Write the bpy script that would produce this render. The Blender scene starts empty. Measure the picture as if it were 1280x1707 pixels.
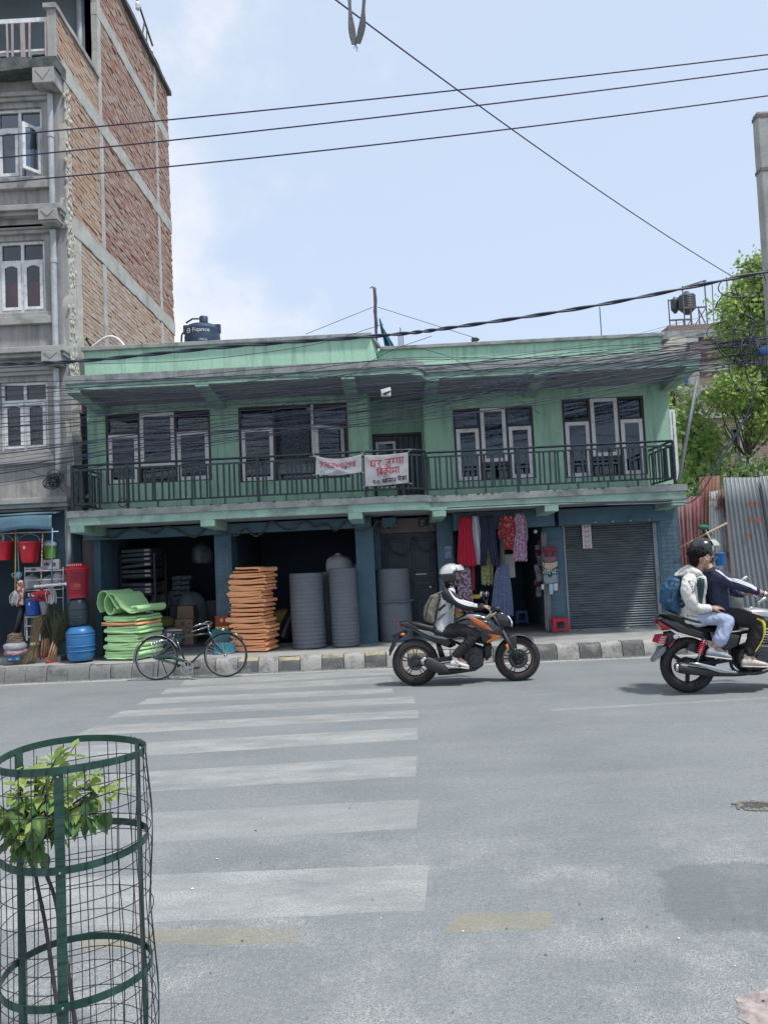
import bpy, bmesh, math, random
import numpy as np
from mathutils import Vector, Matrix, noise
from mathutils.bvhtree import BVHTree
random.seed(11)
PI = math.pi
SC = bpy.context.scene
COL = SC.collection

# ------------------------------------------------------------------ camera
F = 1280.0; CX, CY = 640.0, 853.5                 # focal length and centre in photo pixels (1280 x 1707)
EYE = Vector((0, 0, 1.72)); ROLL = 0.047; PITCH = math.radians(3.35); YAW = math.radians(0.80)
fw = Vector((-math.sin(YAW)*math.cos(PITCH), math.cos(YAW)*math.cos(PITCH), math.sin(PITCH)))
r0 = Vector((math.cos(YAW), math.sin(YAW), 0)); u0 = r0.cross(fw)
RT = r0*math.cos(ROLL) - u0*math.sin(ROLL); UP = u0*math.cos(ROLL) + r0*math.sin(ROLL)
cam = bpy.data.cameras.new('camera'); camo = bpy.data.objects.new('camera', cam); COL.objects.link(camo)
cam.sensor_fit = 'VERTICAL'; cam.sensor_height = 36.0; cam.lens = F/1707.0*36.0
cam.clip_start = 0.05; cam.clip_end = 2000
mw = Matrix((RT, UP, -fw)).transposed().to_4x4(); mw.translation = EYE
camo.matrix_world = mw
SC.camera = camo

# ------------------------------------------------------------------ sky, sun, exposure
SUN_EL, SUN_AZ = math.radians(64), math.radians(128)     # azimuth clockwise from +Y (north)
wd = bpy.data.worlds.new('World'); SC.world = wd; wd.use_nodes = True
nt = wd.node_tree; N = nt.nodes; L = nt.links
for n in list(N): N.remove(n)
out = N.new('ShaderNodeOutputWorld'); bg = N.new('ShaderNodeBackground')
sky = N.new('ShaderNodeTexSky'); sky.sky_type = 'NISHITA'; sky.sun_disc = False
sky.sun_elevation = SUN_EL; sky.sun_rotation = SUN_AZ; sky.air_density = 1.0; sky.dust_density = 2.0; sky.ozone_density = 2.0; sky.altitude = 1300
tc = N.new('ShaderNodeTexCoord')
sep = N.new('ShaderNodeSeparateXYZ'); L.new(tc.outputs['Generated'], sep.inputs[0])
mp = N.new('ShaderNodeMapping'); mp.inputs['Scale'].default_value = (1.5, 1.2, 2.0); mp.inputs['Location'].default_value = (0.35, 0.1, 0.2)
L.new(tc.outputs['Generated'], mp.inputs[0])
nz = N.new('ShaderNodeTexNoise'); nz.inputs['Scale'].default_value = 2.6; nz.inputs['Detail'].default_value = 9; nz.inputs['Roughness'].default_value = 0.58
L.new(mp.outputs[0], nz.inputs['Vector'])
# the cloud bank lies to the west (-X); the east is clear and hazy
wx = N.new('ShaderNodeMath'); wx.operation = 'MULTIPLY_ADD'; wx.inputs[1].default_value = -1.15; wx.inputs[2].default_value = -0.215
L.new(sep.outputs['X'], wx.inputs[0])
ad = N.new('ShaderNodeMath'); ad.operation = 'ADD'; L.new(wx.outputs[0], ad.inputs[0]); L.new(nz.outputs['Fac'], ad.inputs[1])
cr = N.new('ShaderNodeMapRange'); cr.interpolation_type = 'SMOOTHSTEP'
cr.inputs['From Min'].default_value = 0.36; cr.inputs['From Max'].default_value = 0.62
L.new(ad.outputs[0], cr.inputs['Value'])
hz = N.new('ShaderNodeMix'); hz.data_type = 'RGBA'; hz.inputs['Factor'].default_value = 0.80
L.new(sky.outputs[0], hz.inputs['A']); hz.inputs['B'].default_value = (4.05, 4.75, 5.8, 1)
n2 = N.new('ShaderNodeTexNoise'); n2.inputs['Scale'].default_value = 5.0; n2.inputs['Detail'].default_value = 6
L.new(mp.outputs[0], n2.inputs['Vector'])
cc = N.new('ShaderNodeMix'); cc.data_type = 'RGBA'; cc.inputs['A'].default_value = (4.35, 4.8, 5.5, 1); cc.inputs['B'].default_value = (5.75, 5.7, 5.85, 1)
mr2 = N.new('ShaderNodeMapRange'); mr2.inputs['From Min'].default_value = 0.36; mr2.inputs['From Max'].default_value = 0.62
L.new(n2.outputs['Fac'], mr2.inputs['Value']); L.new(mr2.outputs[0], cc.inputs['Factor'])
mx = N.new('ShaderNodeMix'); mx.data_type = 'RGBA'
cf = N.new('ShaderNodeMath'); cf.operation = 'MULTIPLY'; cf.inputs[1].default_value = 0.85; L.new(cr.outputs[0], cf.inputs[0])
L.new(cf.outputs[0], mx.inputs['Factor']); L.new(hz.outputs['Result'], mx.inputs['A']); L.new(cc.outputs['Result'], mx.inputs['B'])
L.new(mx.outputs['Result'], bg.inputs['Color']); bg.inputs['Strength'].default_value = 0.10
L.new(bg.outputs[0], out.inputs[0])

sl = bpy.data.lights.new('sun', 'SUN'); sl.energy = 2.3; sl.angle = math.radians(5.0); sl.color = (1.0, 0.98, 0.93)
so = bpy.data.objects.new('sun', sl); COL.objects.link(so)
sd = Vector((math.cos(SUN_EL)*math.sin(SUN_AZ), math.cos(SUN_EL)*math.cos(SUN_AZ), math.sin(SUN_EL)))
so.rotation_euler = sd.to_track_quat('Z', 'Y').to_euler(); so.location = (20, -20, 40)
vs = SC.view_settings
vs.view_transform = 'Standard'; vs.look = 'None'; vs.exposure = 0.84; vs.gamma = 1.0; vs.use_curve_mapping = False
SC.cycles.max_bounces = 6; SC.cycles.transparent_max_bounces = 16; SC.cycles.use_denoising = True
SC.cycles.caustics_reflective = False; SC.cycles.caustics_refractive = False

# ------------------------------------------------------------------ measuring the photograph
def ray(px, py): return fw + RT*((px-CX)/F) - UP*((py-CY)/F)
def at(px, py, Y):                                # the point seen at a pixel on the plane at distance Y
 d = ray(px, py); return EYE + d*(Y/d.y)
def gr(px, py, z=0.0):                            # ... on the level z
 d = ray(px, py); return EYE + d*((z-EYE.z)/d.z)

# ------------------------------------------------------------------ mesh builder and scene-graph helpers
ORG = {}
class MB:
 def __init__(s): s.v = []; s.f = []; s.m = []; s.cur = 0
 def add(s, vs, fs, m=None):
  b = len(s.v); s.v.extend([tuple(p) for p in vs]); s.f.extend([tuple(i+b for i in f) for f in fs])
  s.m.extend([s.cur if m is None else m]*len(fs)); return s
 def box(s, x0, x1, y0, y1, z0, z1, m=None):
  if x1 < x0: x0, x1 = x1, x0
  if y1 < y0: y0, y1 = y1, y0
  if z1 < z0: z0, z1 = z1, z0
  return s.add([(x0,y0,z0),(x1,y0,z0),(x1,y1,z0),(x0,y1,z0),(x0,y0,z1),(x1,y0,z1),(x1,y1,z1),(x0,y1,z1)],
                     [(3,2,1,0),(4,5,6,7),(0,1,5,4),(1,2,6,5),(2,3,7,6),(3,0,4,7)], m)
 def bar(s, a, b, w, h, up=(0,0,1), m=None):    # rectangular bar from a to b
  a = Vector(a); b = Vector(b); d = (b-a).normalized(); u = Vector(up)
  sd_ = d.cross(u)
  if sd_.length < 1e-4: sd_ = d.cross(Vector((1,0,0)))
  sd_.normalize(); u = sd_.cross(d).normalized()
  vs = [p + sd_*(i*w/2) + u*(j*h/2) for p in (a,b) for (i,j) in ((-1,-1),(1,-1),(1,1),(-1,1))]
  return s.add(vs, [(0,1,2,3),(7,6,5,4),(0,4,5,1),(1,5,6,2),(2,6,7,3),(3,7,4,0)], m)
 def tube(s, pts, r, seg=8, caps=True, m=None, closed=False):
  P = [Vector(p) for p in pts]; n = len(P)
  rr = r if isinstance(r, (list, tuple)) else [r]*n
  rings = []; ref = None
  for i in range(n):
   t = (P[(i+1) % n]-P[i-1]) if closed else (P[min(i+1,n-1)]-P[max(i-1,0)])
   if t.length < 1e-9: t = Vector((0,0,1))
   t.normalize()
   if ref is None:
    ref = Vector((0,0,1)) if abs(t.z) < 0.9 else Vector((1,0,0))
   x = ref - t*ref.dot(t)
   if x.length < 1e-5: x = t.orthogonal()
   x.normalize(); y = t.cross(x); ref = x
   rings.append([P[i] + (x*math.cos(2*PI*k/seg) + y*math.sin(2*PI*k/seg))*rr[i] for k in range(seg)])
  vs = [p for q in rings for p in q]; fs = []
  for i in range(n if closed else n-1):
   for k in range(seg):
    a = i*seg+k; b = i*seg+(k+1) % seg; j = (i+1) % n
    fs.append((a, b, j*seg+(k+1) % seg, j*seg+k))
  if caps and not closed: fs.append(tuple(range(seg-1,-1,-1))); fs.append(tuple((n-1)*seg+k for k in range(seg)))
  return s.add(vs, fs, m)
 def lathe(s, prof, c=(0,0,0), axis='Z', seg=24, m=None, closed=False):   # profile of (radius, height)
  c = Vector(c); vs = []; fs = []; n = len(prof)
  for (r, h) in prof:
   for k in range(seg):
    a = 2*PI*k/seg; p, q = r*math.cos(a), r*math.sin(a)
    vs.append(c + (Vector((p,q,h)) if axis == 'Z' else Vector((p,h,q)) if axis == 'Y' else Vector((h,p,q))))
  flip = axis == 'Y'
  for i in range(n if closed else n-1):
   j = (i+1) % n
   for k in range(seg):
    f = (i*seg+k, i*seg+(k+1)%seg, j*seg+(k+1)%seg, j*seg+k)
    fs.append(f[::-1] if flip else f)
  if not closed:
   for i, rev in ((0, True), (n-1, False)):
    if prof[i][0] > 1e-4:
     f = tuple(i*seg+k for k in range(seg)); fs.append(f[::-1] if rev != flip else f)
  return s.add(vs, fs, m)
 def prism(s, pts, d, m=None):                  # polygon of 3-D points pushed along d
  d = Vector(d); n = len(pts); P = [Vector(p) for p in pts]
  return s.add(P + [p+d for p in P], [tuple(range(n-1,-1,-1)), tuple(range(n,2*n))] + [(i,(i+1)%n,n+(i+1)%n,n+i) for i in range(n)], m)
 def pillow(s, pts, w, m=None, soft=((-1,.80),(-.8,.94),(-.3,1.0),(.3,1.0),(.8,.94),(1,.80))):   # rounded slab, thick along Y
  P = [Vector(p) for p in pts]; n = len(P); c = sum(P, Vector())/n; vs = []; fs = []
  for (o, k) in soft:
   vs += [c + (p-c)*k + Vector((0, o*w, 0)) for p in P]
  for i in range(len(soft)-1):
   for k in range(n): fs.append((i*n+k, i*n+(k+1)%n, (i+1)*n+(k+1)%n, (i+1)*n+k))
  e = len(vs); vs += [c + Vector((0, soft[0][0]*w, 0)), c + Vector((0, soft[-1][0]*w, 0))]
  for k in range(n):
   fs.append((e, (k+1)%n, k)); b = (len(soft)-1)*n; fs.append((e+1, b+k, b+(k+1)%n))
  return s.add(vs, fs, m)
 def ball(s, c, r, seg=12, rings=8, m=None, rot=None):
  c = Vector(c); r = Vector(r) if not isinstance(r, (int, float)) else Vector((r,r,r)); vs = []; fs = []
  for i in range(rings+1):
   t = PI*i/rings
   for k in range(seg):
    a = 2*PI*k/seg; p = Vector((r.x*math.sin(t)*math.cos(a), r.y*math.sin(t)*math.sin(a), r.z*math.cos(t)))
    if rot is not None: p = rot @ p
    vs.append(c+p)
  for i in range(rings):
   for k in range(seg): fs.append((i*seg+k, (i+1)*seg+k, (i+1)*seg+(k+1)%seg, i*seg+(k+1)%seg))
  return s.add(vs, fs, m)
 def loft(s, rings, m=None, cap=True):          # rings: (centre, a, b) ellipses with half-axis vectors
  seg = 14; vs = []; fs = []
  for (c, a, b) in rings:
   for k in range(seg):
    t = 2*PI*k/seg; vs.append(Vector(c) + Vector(a)*math.cos(t) + Vector(b)*math.sin(t))
  for i in range(len(rings)-1):
   for k in range(seg): fs.append((i*seg+k, i*seg+(k+1)%seg, (i+1)*seg+(k+1)%seg, (i+1)*seg+k))
  if cap: fs.append(tuple(range(seg-1,-1,-1))); fs.append(tuple((len(rings)-1)*seg+k for k in range(seg)))
  return s.add(vs, fs, m)
 def grid(s, fn, nu, nv, m=None, closeu=False):
  vs = [fn(i/nu, j/nv) for j in range(nv+1) for i in range(nu+(0 if closeu else 1))]
  w = nu if closeu else nu+1
  fs = [(j*w+i, j*w+(i+1)%w, (j+1)*w+(i+1)%w, (j+1)*w+i) for j in range(nv) for i in range(nu)]
  return s.add(vs, fs, m)
 def mesh(s, name, mats, origin=Vector(), smooth=False):
  me = bpy.data.meshes.new(name)
  o = Vector(origin)
  me.from_pydata([(p[0]-o.x, p[1]-o.y, p[2]-o.z) for p in s.v], [], s.f)
  for mt in (mats if isinstance(mats, (list, tuple)) else [mats]): me.materials.append(mt)
  me.polygons.foreach_set('material_index', s.m)
  if smooth: me.polygons.foreach_set('use_smooth', [True]*len(s.f))
  bm = bmesh.new(); bm.from_mesh(me); bmesh.ops.recalc_face_normals(bm, faces=bm.faces); bm.to_mesh(me); bm.free()
  me.update(); return me
 def build(s, name, mats, parent=None, smooth=False, loc=None, bevel=0, sub=0, solid=0, kind=None, ang=None):
  if parent is not None: o = ORG[parent.name]
  elif loc is not None: o = Vector(loc)
  else:
   a = np.array([tuple(p) for p in s.v]); o = Vector(((a[:,0].min()+a[:,0].max())/2, (a[:,1].min()+a[:,1].max())/2, a[:,2].min()))
  me = s.mesh(name, mats, o, smooth)
  ob = bpy.data.objects.new(name, me); COL.objects.link(ob)
  if parent is not None: ob.parent = parent
  else: ob.location = o
  ORG[ob.name] = o.copy()
  if kind: ob['kind'] = kind
  if solid:
   md = ob.modifiers.new('solid', 'SOLIDIFY'); md.thickness = solid; md.offset = 0
  if bevel:
   md = ob.modifiers.new('bevel', 'BEVEL'); md.width = bevel; md.segments = 2; md.limit_method = 'ANGLE'; md.angle_limit = math.radians(35)
  if sub:
   md = ob.modifiers.new('sub', 'SUBSURF'); md.levels = sub; md.render_levels = sub
  if smooth and ang:
   me.set_sharp_from_angle(angle=math.radians(ang))
  return ob

def tag(o, label=None, cat=None, group=None, kind=None):
 if label: o['label'] = label
 if cat: o['category'] = cat
 if group: o['group'] = group
 if kind: o['kind'] = kind
 return o
def thing(name, label, cat, loc, group=None):
 o = bpy.data.objects.new(name, None); o.empty_display_size = 0.1; COL.objects.link(o); o.location = loc
 ORG[o.name] = Vector(loc); return tag(o, label, cat, group)
def kids(o): return [c for c in o.children]
def copy_tree(o, parent=None):
 c = o.copy(); COL.objects.link(c); ORG[c.name] = ORG[o.name].copy()
 if parent is not None: c.parent = parent
 for k in list(o.children): copy_tree(k, c)
 return c
def piece(name, me, parent, mat=None, loc=(0,0,0), rot=None, scale=None):      # a part that shares mesh data
 ob = bpy.data.objects.new(name, me); COL.objects.link(ob); ob.parent = parent; ob.location = loc
 if rot is not None: ob.rotation_euler = rot
 if scale is not None: ob.scale = scale
 ORG[ob.name] = ORG[parent.name] + Vector(loc); return ob
def bez(pts, n=8):                                 # Catmull-Rom through points
 P = [Vector(p) for p in pts]; P = [2*P[0]-P[1]] + P + [2*P[-1]-P[-2]]; o = []
 for i in range(1, len(P)-2):
  for k in range(n):
   t = k/n; a, b, c, d = P[i-1], P[i], P[i+1], P[i+2]
   o.append(0.5*((2*b) + (c-a)*t + (2*a-5*b+4*c-d)*t*t + (3*b-a-3*c+d)*t**3))
 o.append(P[-2]); return o

# ------------------------------------------------------------------ materials
MC = {}
def M(name, col, rough=.6, metal=0., var=.12, sc=2.5, fine=.0, fsc=40., bump=0., bsc=90., spec=.5, coat=0.,
      dirt=None, damt=.5, dsc=1.6, dlo=.45, dhi=.65, streak=False, island=0., trans=0., wave=None):
 if name in MC: return MC[name]
 m = bpy.data.materials.new(name); m.use_nodes = True; MC[name] = m
 t = m.node_tree; n = t.nodes; l = t.links; bs = n['Principled BSDF']
 bs.inputs['Roughness'].default_value = rough; bs.inputs['Metallic'].default_value = metal
 bs.inputs['Specular IOR Level'].default_value = spec; bs.inputs['Coat Weight'].default_value = coat
 tcn = n.new('ShaderNodeTexCoord'); oi = n.new('ShaderNodeObjectInfo')
 vm = n.new('ShaderNodeVectorMath'); vm.operation = 'MULTIPLY_ADD'
 l.new(oi.outputs['Random'], vm.inputs[0]); vm.inputs[1].default_value = (37, 17, 29); l.new(tcn.outputs['Object'], vm.inputs[2])
 V = vm.outputs[0]
 def nzt(scale, det=5, rgh=.6, vec=V):
  a = n.new('ShaderNodeTexNoise'); a.inputs['Scale'].default_value = scale; a.inputs['Detail'].default_value = det; a.inputs['Roughness'].default_value = rgh
  l.new(vec, a.inputs['Vector']); return a.outputs['Fac']
 def rng(src, a, b, c, d):
  r = n.new('ShaderNodeMapRange'); r.inputs['From Min'].default_value = a; r.inputs['From Max'].default_value = b
  r.inputs['To Min'].default_value = c; r.inputs['To Max'].default_value = d; l.new(src, r.inputs['Value']); return r.outputs[0]
 def mul(a, b):
  k = n.new('ShaderNodeMath'); k.operation = 'MULTIPLY'; l.new(a, k.inputs[0]); l.new(b, k.inputs[1]); return k.outputs[0]
 def scale_col(src_col, fac):
  k = n.new('ShaderNodeVectorMath'); k.operation = 'SCALE'
  if isinstance(src_col, tuple): k.inputs[0].default_value = src_col[:3]
  else: l.new(src_col, k.inputs[0])
  l.new(fac, k.inputs['Scale']); return k.outputs[0]
 fac = rng(nzt(sc), .3, .7, 1-var, 1+var)
 if fine: fac = mul(fac, rng(nzt(fsc, 3, .7), .3, .7, 1-fine, 1+fine))
 if island:
  g = n.new('ShaderNodeNewGeometry'); fac = mul(fac, rng(g.outputs['Random Per Island'], 0, 1, 1-island, 1+island))
 c = scale_col((col[0], col[1], col[2]), fac)
 if dirt is not None:
  vec = V
  if streak:
   k = n.new('ShaderNodeVectorMath'); k.operation = 'MULTIPLY'; l.new(V, k.inputs[0]); k.inputs[1].default_value = (5, 5, .5); vec = k.outputs[0]
  d = rng(nzt(dsc, 7, .65, vec), dlo, dhi, 0, damt)
  x = n.new('ShaderNodeMix'); x.data_type = 'RGBA'; l.new(d, x.inputs['Factor']); l.new(c, x.inputs['A']); x.inputs['B'].default_value = (*dirt, 1)
  c = x.outputs['Result']
 l.new(c, bs.inputs['Base Color'])
 if bump:
  b = n.new('ShaderNodeBump'); b.inputs['Strength'].default_value = bump; b.inputs['Distance'].default_value = .01
  l.new(nzt(bsc, 4, .6), b.inputs['Height']); l.new(b.outputs[0], bs.inputs['Normal'])
 if trans:
  tr = n.new('ShaderNodeBsdfTranslucent'); l.new(scale_col(c, rng(nzt(3), 0, 1, 1.3, 1.5)), tr.inputs['Color'])
  ms = n.new('ShaderNodeMixShader'); ms.inputs[0].default_value = trans
  l.new(bs.outputs[0], ms.inputs[1]); l.new(tr.outputs[0], ms.inputs[2]); l.new(ms.outputs[0], n['Material Output'].inputs[0])
 return m
def two_tone(name, cols, sc=20, lo=.45, hi=.55, rough=.8, kind='noise', stretch=(1,1,1)):    # printed cloth and the like
 if name in MC: return MC[name]
 m = bpy.data.materials.new(name); m.use_nodes = True; MC[name] = m
 t = m.node_tree; n = t.nodes; l = t.links; bs = n['Principled BSDF']; bs.inputs['Roughness'].default_value = rough
 tcn = n.new('ShaderNodeTexCoord'); v = n.new('ShaderNodeVectorMath'); v.operation = 'MULTIPLY'; v.inputs[1].default_value = stretch
 l.new(tcn.outputs['Object'], v.inputs[0]); prev = None
 for i, c in enumerate(cols):
  if i == 0:
   prev = c; continue
  if kind == 'noise':
   a = n.new('ShaderNodeTexNoise'); a.inputs['Scale'].default_value = sc*(1+.4*i); a.inputs['Detail'].default_value = 2
   w = n.new('ShaderNodeVectorMath'); w.operation = 'ADD'; w.inputs[1].default_value = (3.1*i, 7.7*i, 1.3*i); l.new(v.outputs[0], w.inputs[0]); l.new(w.outputs[0], a.inputs['Vector']); o = a.outputs['Fac']
  else:
   a = n.new('ShaderNodeTexVoronoi'); a.inputs['Scale'].default_value = sc*(1+.4*i); l.new(v.outputs[0], a.inputs['Vector']); o = a.outputs['Distance']
  r = n.new('ShaderNodeMapRange'); r.inputs['From Min'].default_value = lo; r.inputs['From Max'].default_value = hi; l.new(o, r.inputs['Value'])
  x = n.new('ShaderNodeMix'); x.data_type = 'RGBA'; l.new(r.outputs[0], x.inputs['Factor'])
  if isinstance(prev, tuple): x.inputs['A'].default_value = (*prev, 1)
  else: l.new(prev, x.inputs['A'])
  x.inputs['B'].default_value = (*c, 1); prev = x.outputs['Result']
 l.new(prev, bs.inputs['Base Color']); return m
def glass_mat(name, tint, rough=.03):
 if name in MC: return MC[name]
 m = bpy.data.materials.new(name); m.use_nodes = True; MC[name] = m
 t = m.node_tree; n = t.nodes; l = t.links; n.remove(n['Principled BSDF'])
 tr = n.new('ShaderNodeBsdfTransparent'); tr.inputs[0].default_value = (*tint, 1)
 gl = n.new('ShaderNodeBsdfGlossy'); gl.inputs['Roughness'].default_value = rough; gl.inputs['Color'].default_value = (.9,.95,1,1)
 fr = n.new('ShaderNodeFresnel'); fr.inputs['IOR'].default_value = 1.55
 bp = n.new('ShaderNodeBump'); bp.inputs['Strength'].default_value = .04; nn = n.new('ShaderNodeTexNoise'); nn.inputs['Scale'].default_value = 3
 l.new(nn.outputs['Fac'], bp.inputs['Height']); l.new(bp.outputs[0], gl.inputs['Normal'])
 x = n.new('ShaderNodeMixShader'); l.new(fr.outputs[0], x.inputs[0]); l.new(tr.outputs[0], x.inputs[1]); l.new(gl.outputs[0], x.inputs[2])
 l.new(x.outputs[0], n['Material Output'].inputs[0]); return m
# ================================================================== ground, road, pavement
def asphalt():
 m = bpy.data.materials.new('asphalt'); m.use_nodes = True
 t = m.node_tree; n = t.nodes; l = t.links; bs = n['Principled BSDF']; bs.inputs['Roughness'].default_value = .85; bs.inputs['Specular IOR Level'].default_value = .25
 g = n.new('ShaderNodeNewGeometry'); P = g.outputs['Position']
 def nz(s, d=5, r=.6, off=0, st=(1,1,1)):
  v = n.new('ShaderNodeVectorMath'); v.operation = 'MULTIPLY_ADD'; v.inputs[1].default_value = st; v.inputs[2].default_value = (off, off*1.7, 0); l.new(P, v.inputs[0])
  a = n.new('ShaderNodeTexNoise'); a.inputs['Scale'].default_value = s; a.inputs['Detail'].default_value = d; a.inputs['Roughness'].default_value = r; l.new(v.outputs[0], a.inputs['Vector']); return a.outputs['Fac']
 def rng(s, a, b, c, d):
  r = n.new('ShaderNodeMapRange'); r.inputs['From Min'].default_value = a; r.inputs['From Max'].default_value = b; r.inputs['To Min'].default_value = c; r.inputs['To Max'].default_value = d; l.new(s, r.inputs['Value']); return r.outputs[0]
 def mix(f, a, b):
  x = n.new('ShaderNodeMix'); x.data_type = 'RGBA'; l.new(f, x.inputs['Factor'])
  for k, c in (('A', a), ('B', b)):
   if isinstance(c, tuple): x.inputs[k].default_value = (*c, 1)
   else: l.new(c, x.inputs[k])
  return x.outputs['Result']
 def mul(a, b):
  k = n.new('ShaderNodeMath'); k.operation = 'MULTIPLY'; l.new(a, k.inputs[0]); l.new(b, k.inputs[1]); return k.outputs[0]
 base = mix(rng(nz(.5, 4), .35, .65, 0, 1), (.170, .186, .193), (.212, .226, .231))
 base = mix(rng(nz(2.2, 6, .65, 5, (.35, 1, 1)), .45, .7, 0, .55), base, (.245, .252, .255))           # dusty drag marks along the road
 sp = n.new('ShaderNodeTexVoronoi'); sp.inputs['Scale'].default_value = 95; l.new(P, sp.inputs['Vector'])
 spec = rng(sp.outputs['Distance'], .12, .28, 1, 0)
 base = mix(mul(spec, rng(nz(14, 3), .38, .58, 0, .75)), base, (.40, .41, .41))                         # pale stones
 sp2 = n.new('ShaderNodeTexVoronoi'); sp2.inputs['Scale'].default_value = 60; l.new(P, sp2.inputs['Vector'])
 base = mix(mul(rng(sp2.outputs['Distance'], .1, .25, 1, 0), rng(nz(9, 3, .6, 9), .44, .62, 0, .85)), base, (.07, .075, .085))   # dark pits
 # stripped surface with a pale net of exposed stones near the camera
 sx = n.new('ShaderNodeSeparateXYZ'); l.new(P, sx.inputs[0])
 near = rng(sx.outputs['Y'], 4.3, 5.6, 1, 0)
 net = n.new('ShaderNodeTexVoronoi'); net.feature = 'DISTANCE_TO_EDGE'; net.inputs['Scale'].default_value = 70; l.new(P, net.inputs['Vector'])
 netm = mul(mul(rng(net.outputs['Distance'], .03, .16, 1, 0), rng(nz(1.6, 5, .7, 21), .47, .62, 0, .62)), near)
 base = mix(netm, base, (.40, .40, .38))
 grit = mul(rng(nz(150, 2, .8, 3), .35, .65, .76, 1.24), rng(nz(38, 3, .75, 8), .35, .65, .88, 1.12))
 k = n.new('ShaderNodeVectorMath'); k.operation = 'SCALE'; l.new(base, k.inputs[0]); l.new(grit, k.inputs['Scale'])
 l.new(k.outputs[0], bs.inputs['Base Color'])
 b = n.new('ShaderNodeBump'); b.inputs['Strength'].default_value = .5; b.inputs['Distance'].default_value = .008
 ad = n.new('ShaderNodeMath'); ad.operation = 'ADD'; l.new(nz(120, 3, .7), ad.inputs[0]); l.new(sp.outputs['Distance'], ad.inputs[1])
 l.new(ad.outputs[0], b.inputs['Height']); l.new(b.outputs[0], bs.inputs['Normal'])
 return m
def worn_paint(name, col, amount, fade=False):
 m = bpy.data.materials.new(name); m.use_nodes = True
 t = m.node_tree; n = t.nodes; l = t.links; bs = n['Principled BSDF']; bs.inputs['Roughness'].default_value = .8; bs.inputs['Specular IOR Level'].default_value = .25
 g = n.new('ShaderNodeNewGeometry'); P = g.outputs['Position']
 def nz(s, d, r, st=(1,1,1)):
  v = n.new('ShaderNodeVectorMath'); v.operation = 'MULTIPLY'; v.inputs[1].default_value = st; l.new(P, v.inputs[0])
  a = n.new('ShaderNodeTexNoise'); a.inputs['Scale'].default_value = s; a.inputs['Detail'].default_value = d; a.inputs['Roughness'].default_value = r; l.new(v.outputs[0], a.inputs['Vector']); return a.outputs['Fac']
 def rng(s, a, b, c, d):
  r = n.new('ShaderNodeMapRange'); r.inputs['From Min'].default_value = a; r.inputs['From Max'].default_value = b; r.inputs['To Min'].default_value = c; r.inputs['To Max'].default_value = d; l.new(s, r.inputs['Value']); return r.outputs[0]
 w = n.new('ShaderNodeMath'); w.operation = 'MULTIPLY'; l.new(rng(nz(3.5, 8, .72, (.4,1.2,1)), .30, .62, .25, 1), w.inputs[0]); l.new(rng(nz(90, 3, .7), .35, .6, .4, 1), w.inputs[1])
 w2 = n.new('ShaderNodeMath'); w2.operation = 'MULTIPLY'; l.new(w.outputs[0], w2.inputs[0]); w2.inputs[1].default_value = amount
 fac = w2.outputs[0]
 if fade:
  at_ = n.new('ShaderNodeAttribute'); at_.attribute_name = 'fade'; f2 = n.new('ShaderNodeMath'); f2.operation = 'ADD'; l.new(at_.outputs['Fac'], f2.inputs[0]); l.new(nz(6, 8, .75), f2.inputs[1])
  fac = rng(f2.outputs[0], .62, .86, 0, amount)
 k = n.new('ShaderNodeVectorMath'); k.operation = 'SCALE'; k.inputs[0].default_value = col; l.new(rng(nz(150, 2, .8), .35, .65, .80, 1.2), k.inputs['Scale'])
 l.new(k.outputs[0], bs.inputs['Base Color'])
 b = n.new('ShaderNodeBump'); b.inputs['Strength'].default_value = .35; b.inputs['Distance'].default_value = .006; l.new(nz(120, 3, .7), b.inputs['Height']); l.new(b.outputs[0], bs.inputs['Normal'])
 tr = n.new('ShaderNodeBsdfTransparent'); ms = n.new('ShaderNodeMixShader'); l.new(fac, ms.inputs[0]); l.new(tr.outputs[0], ms.inputs[1]); l.new(bs.outputs[0], ms.inputs[2]); l.new(ms.outputs[0], n['Material Output'].inputs[0])
 return m
ASPH = asphalt()
earth = M('earth', (.22, .20, .17), .95, var=.25, sc=.6, fine=.15, bump=.4)
mb = MB(); mb.box(-400, 400, -300, 500, -1.2, -.30); tag(mb.build('ground', earth, loc=(0,0,0)), kind='structure')
KY = lambda X: 12.16 - .012*X                       # line of the kerb
mb = MB()
xs = [-40 + 2*i for i in range(41)]
road_hole = (gr(1225,1335), gr(1282,1352))
def road_h(x, y):
 return 0.0
nx, ny = 160, 70
mb.grid(lambda u, v: Vector((-40+80*u, -3 + 15.3*v, 0.0)), 20, 10)
mb.box(-40, 40, -3, 12.3, -.30, -.06)
road = mb.build('road', ASPH, loc=(0,0,0), smooth=1); tag(road, kind='structure')

white_p = worn_paint('worn_white_paint', (.45, .455, .45), .85)
white_f = worn_paint('worn_white_paint_faint', (.45, .455, .45), .62)
edge_p = worn_paint('edge_line_paint', (.58, .565, .52), .92)
yellow_p = worn_paint('worn_yellow_paint', (.42, .37, .26), .50)
def sheet(pts, name, mat, dz=.0012, n=14, jag=.012, parent=road):
 # four corners (two far, two near); edges made ragged; laid on the road surface
 a, b, c, d = [Vector((p[0], p[1], 0)) for p in pts]     # far left, far right, near right, near left
 m_ = MB()
 def fn(u, v):
  u2, v2 = u, v
  p = (a*(1-u2)+b*u2)*(1-v2) + (d*(1-u2)+c*u2)*v2
  if v in (0, 1): p.y += jag*noise.noise(Vector((p.x*3.1, v*9, 1)))*2
  if u in (0, 1): p.x += min(jag*2.5,.02)*noise.noise(Vector((p.y*5.0, u*7, 4)))*2
  return Vector((p.x, p.y, road_h(p.x, p.y)+dz))
 m_.grid(fn, n*2, 1)
 return m_.build(name, mat, parent, smooth=1)
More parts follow.
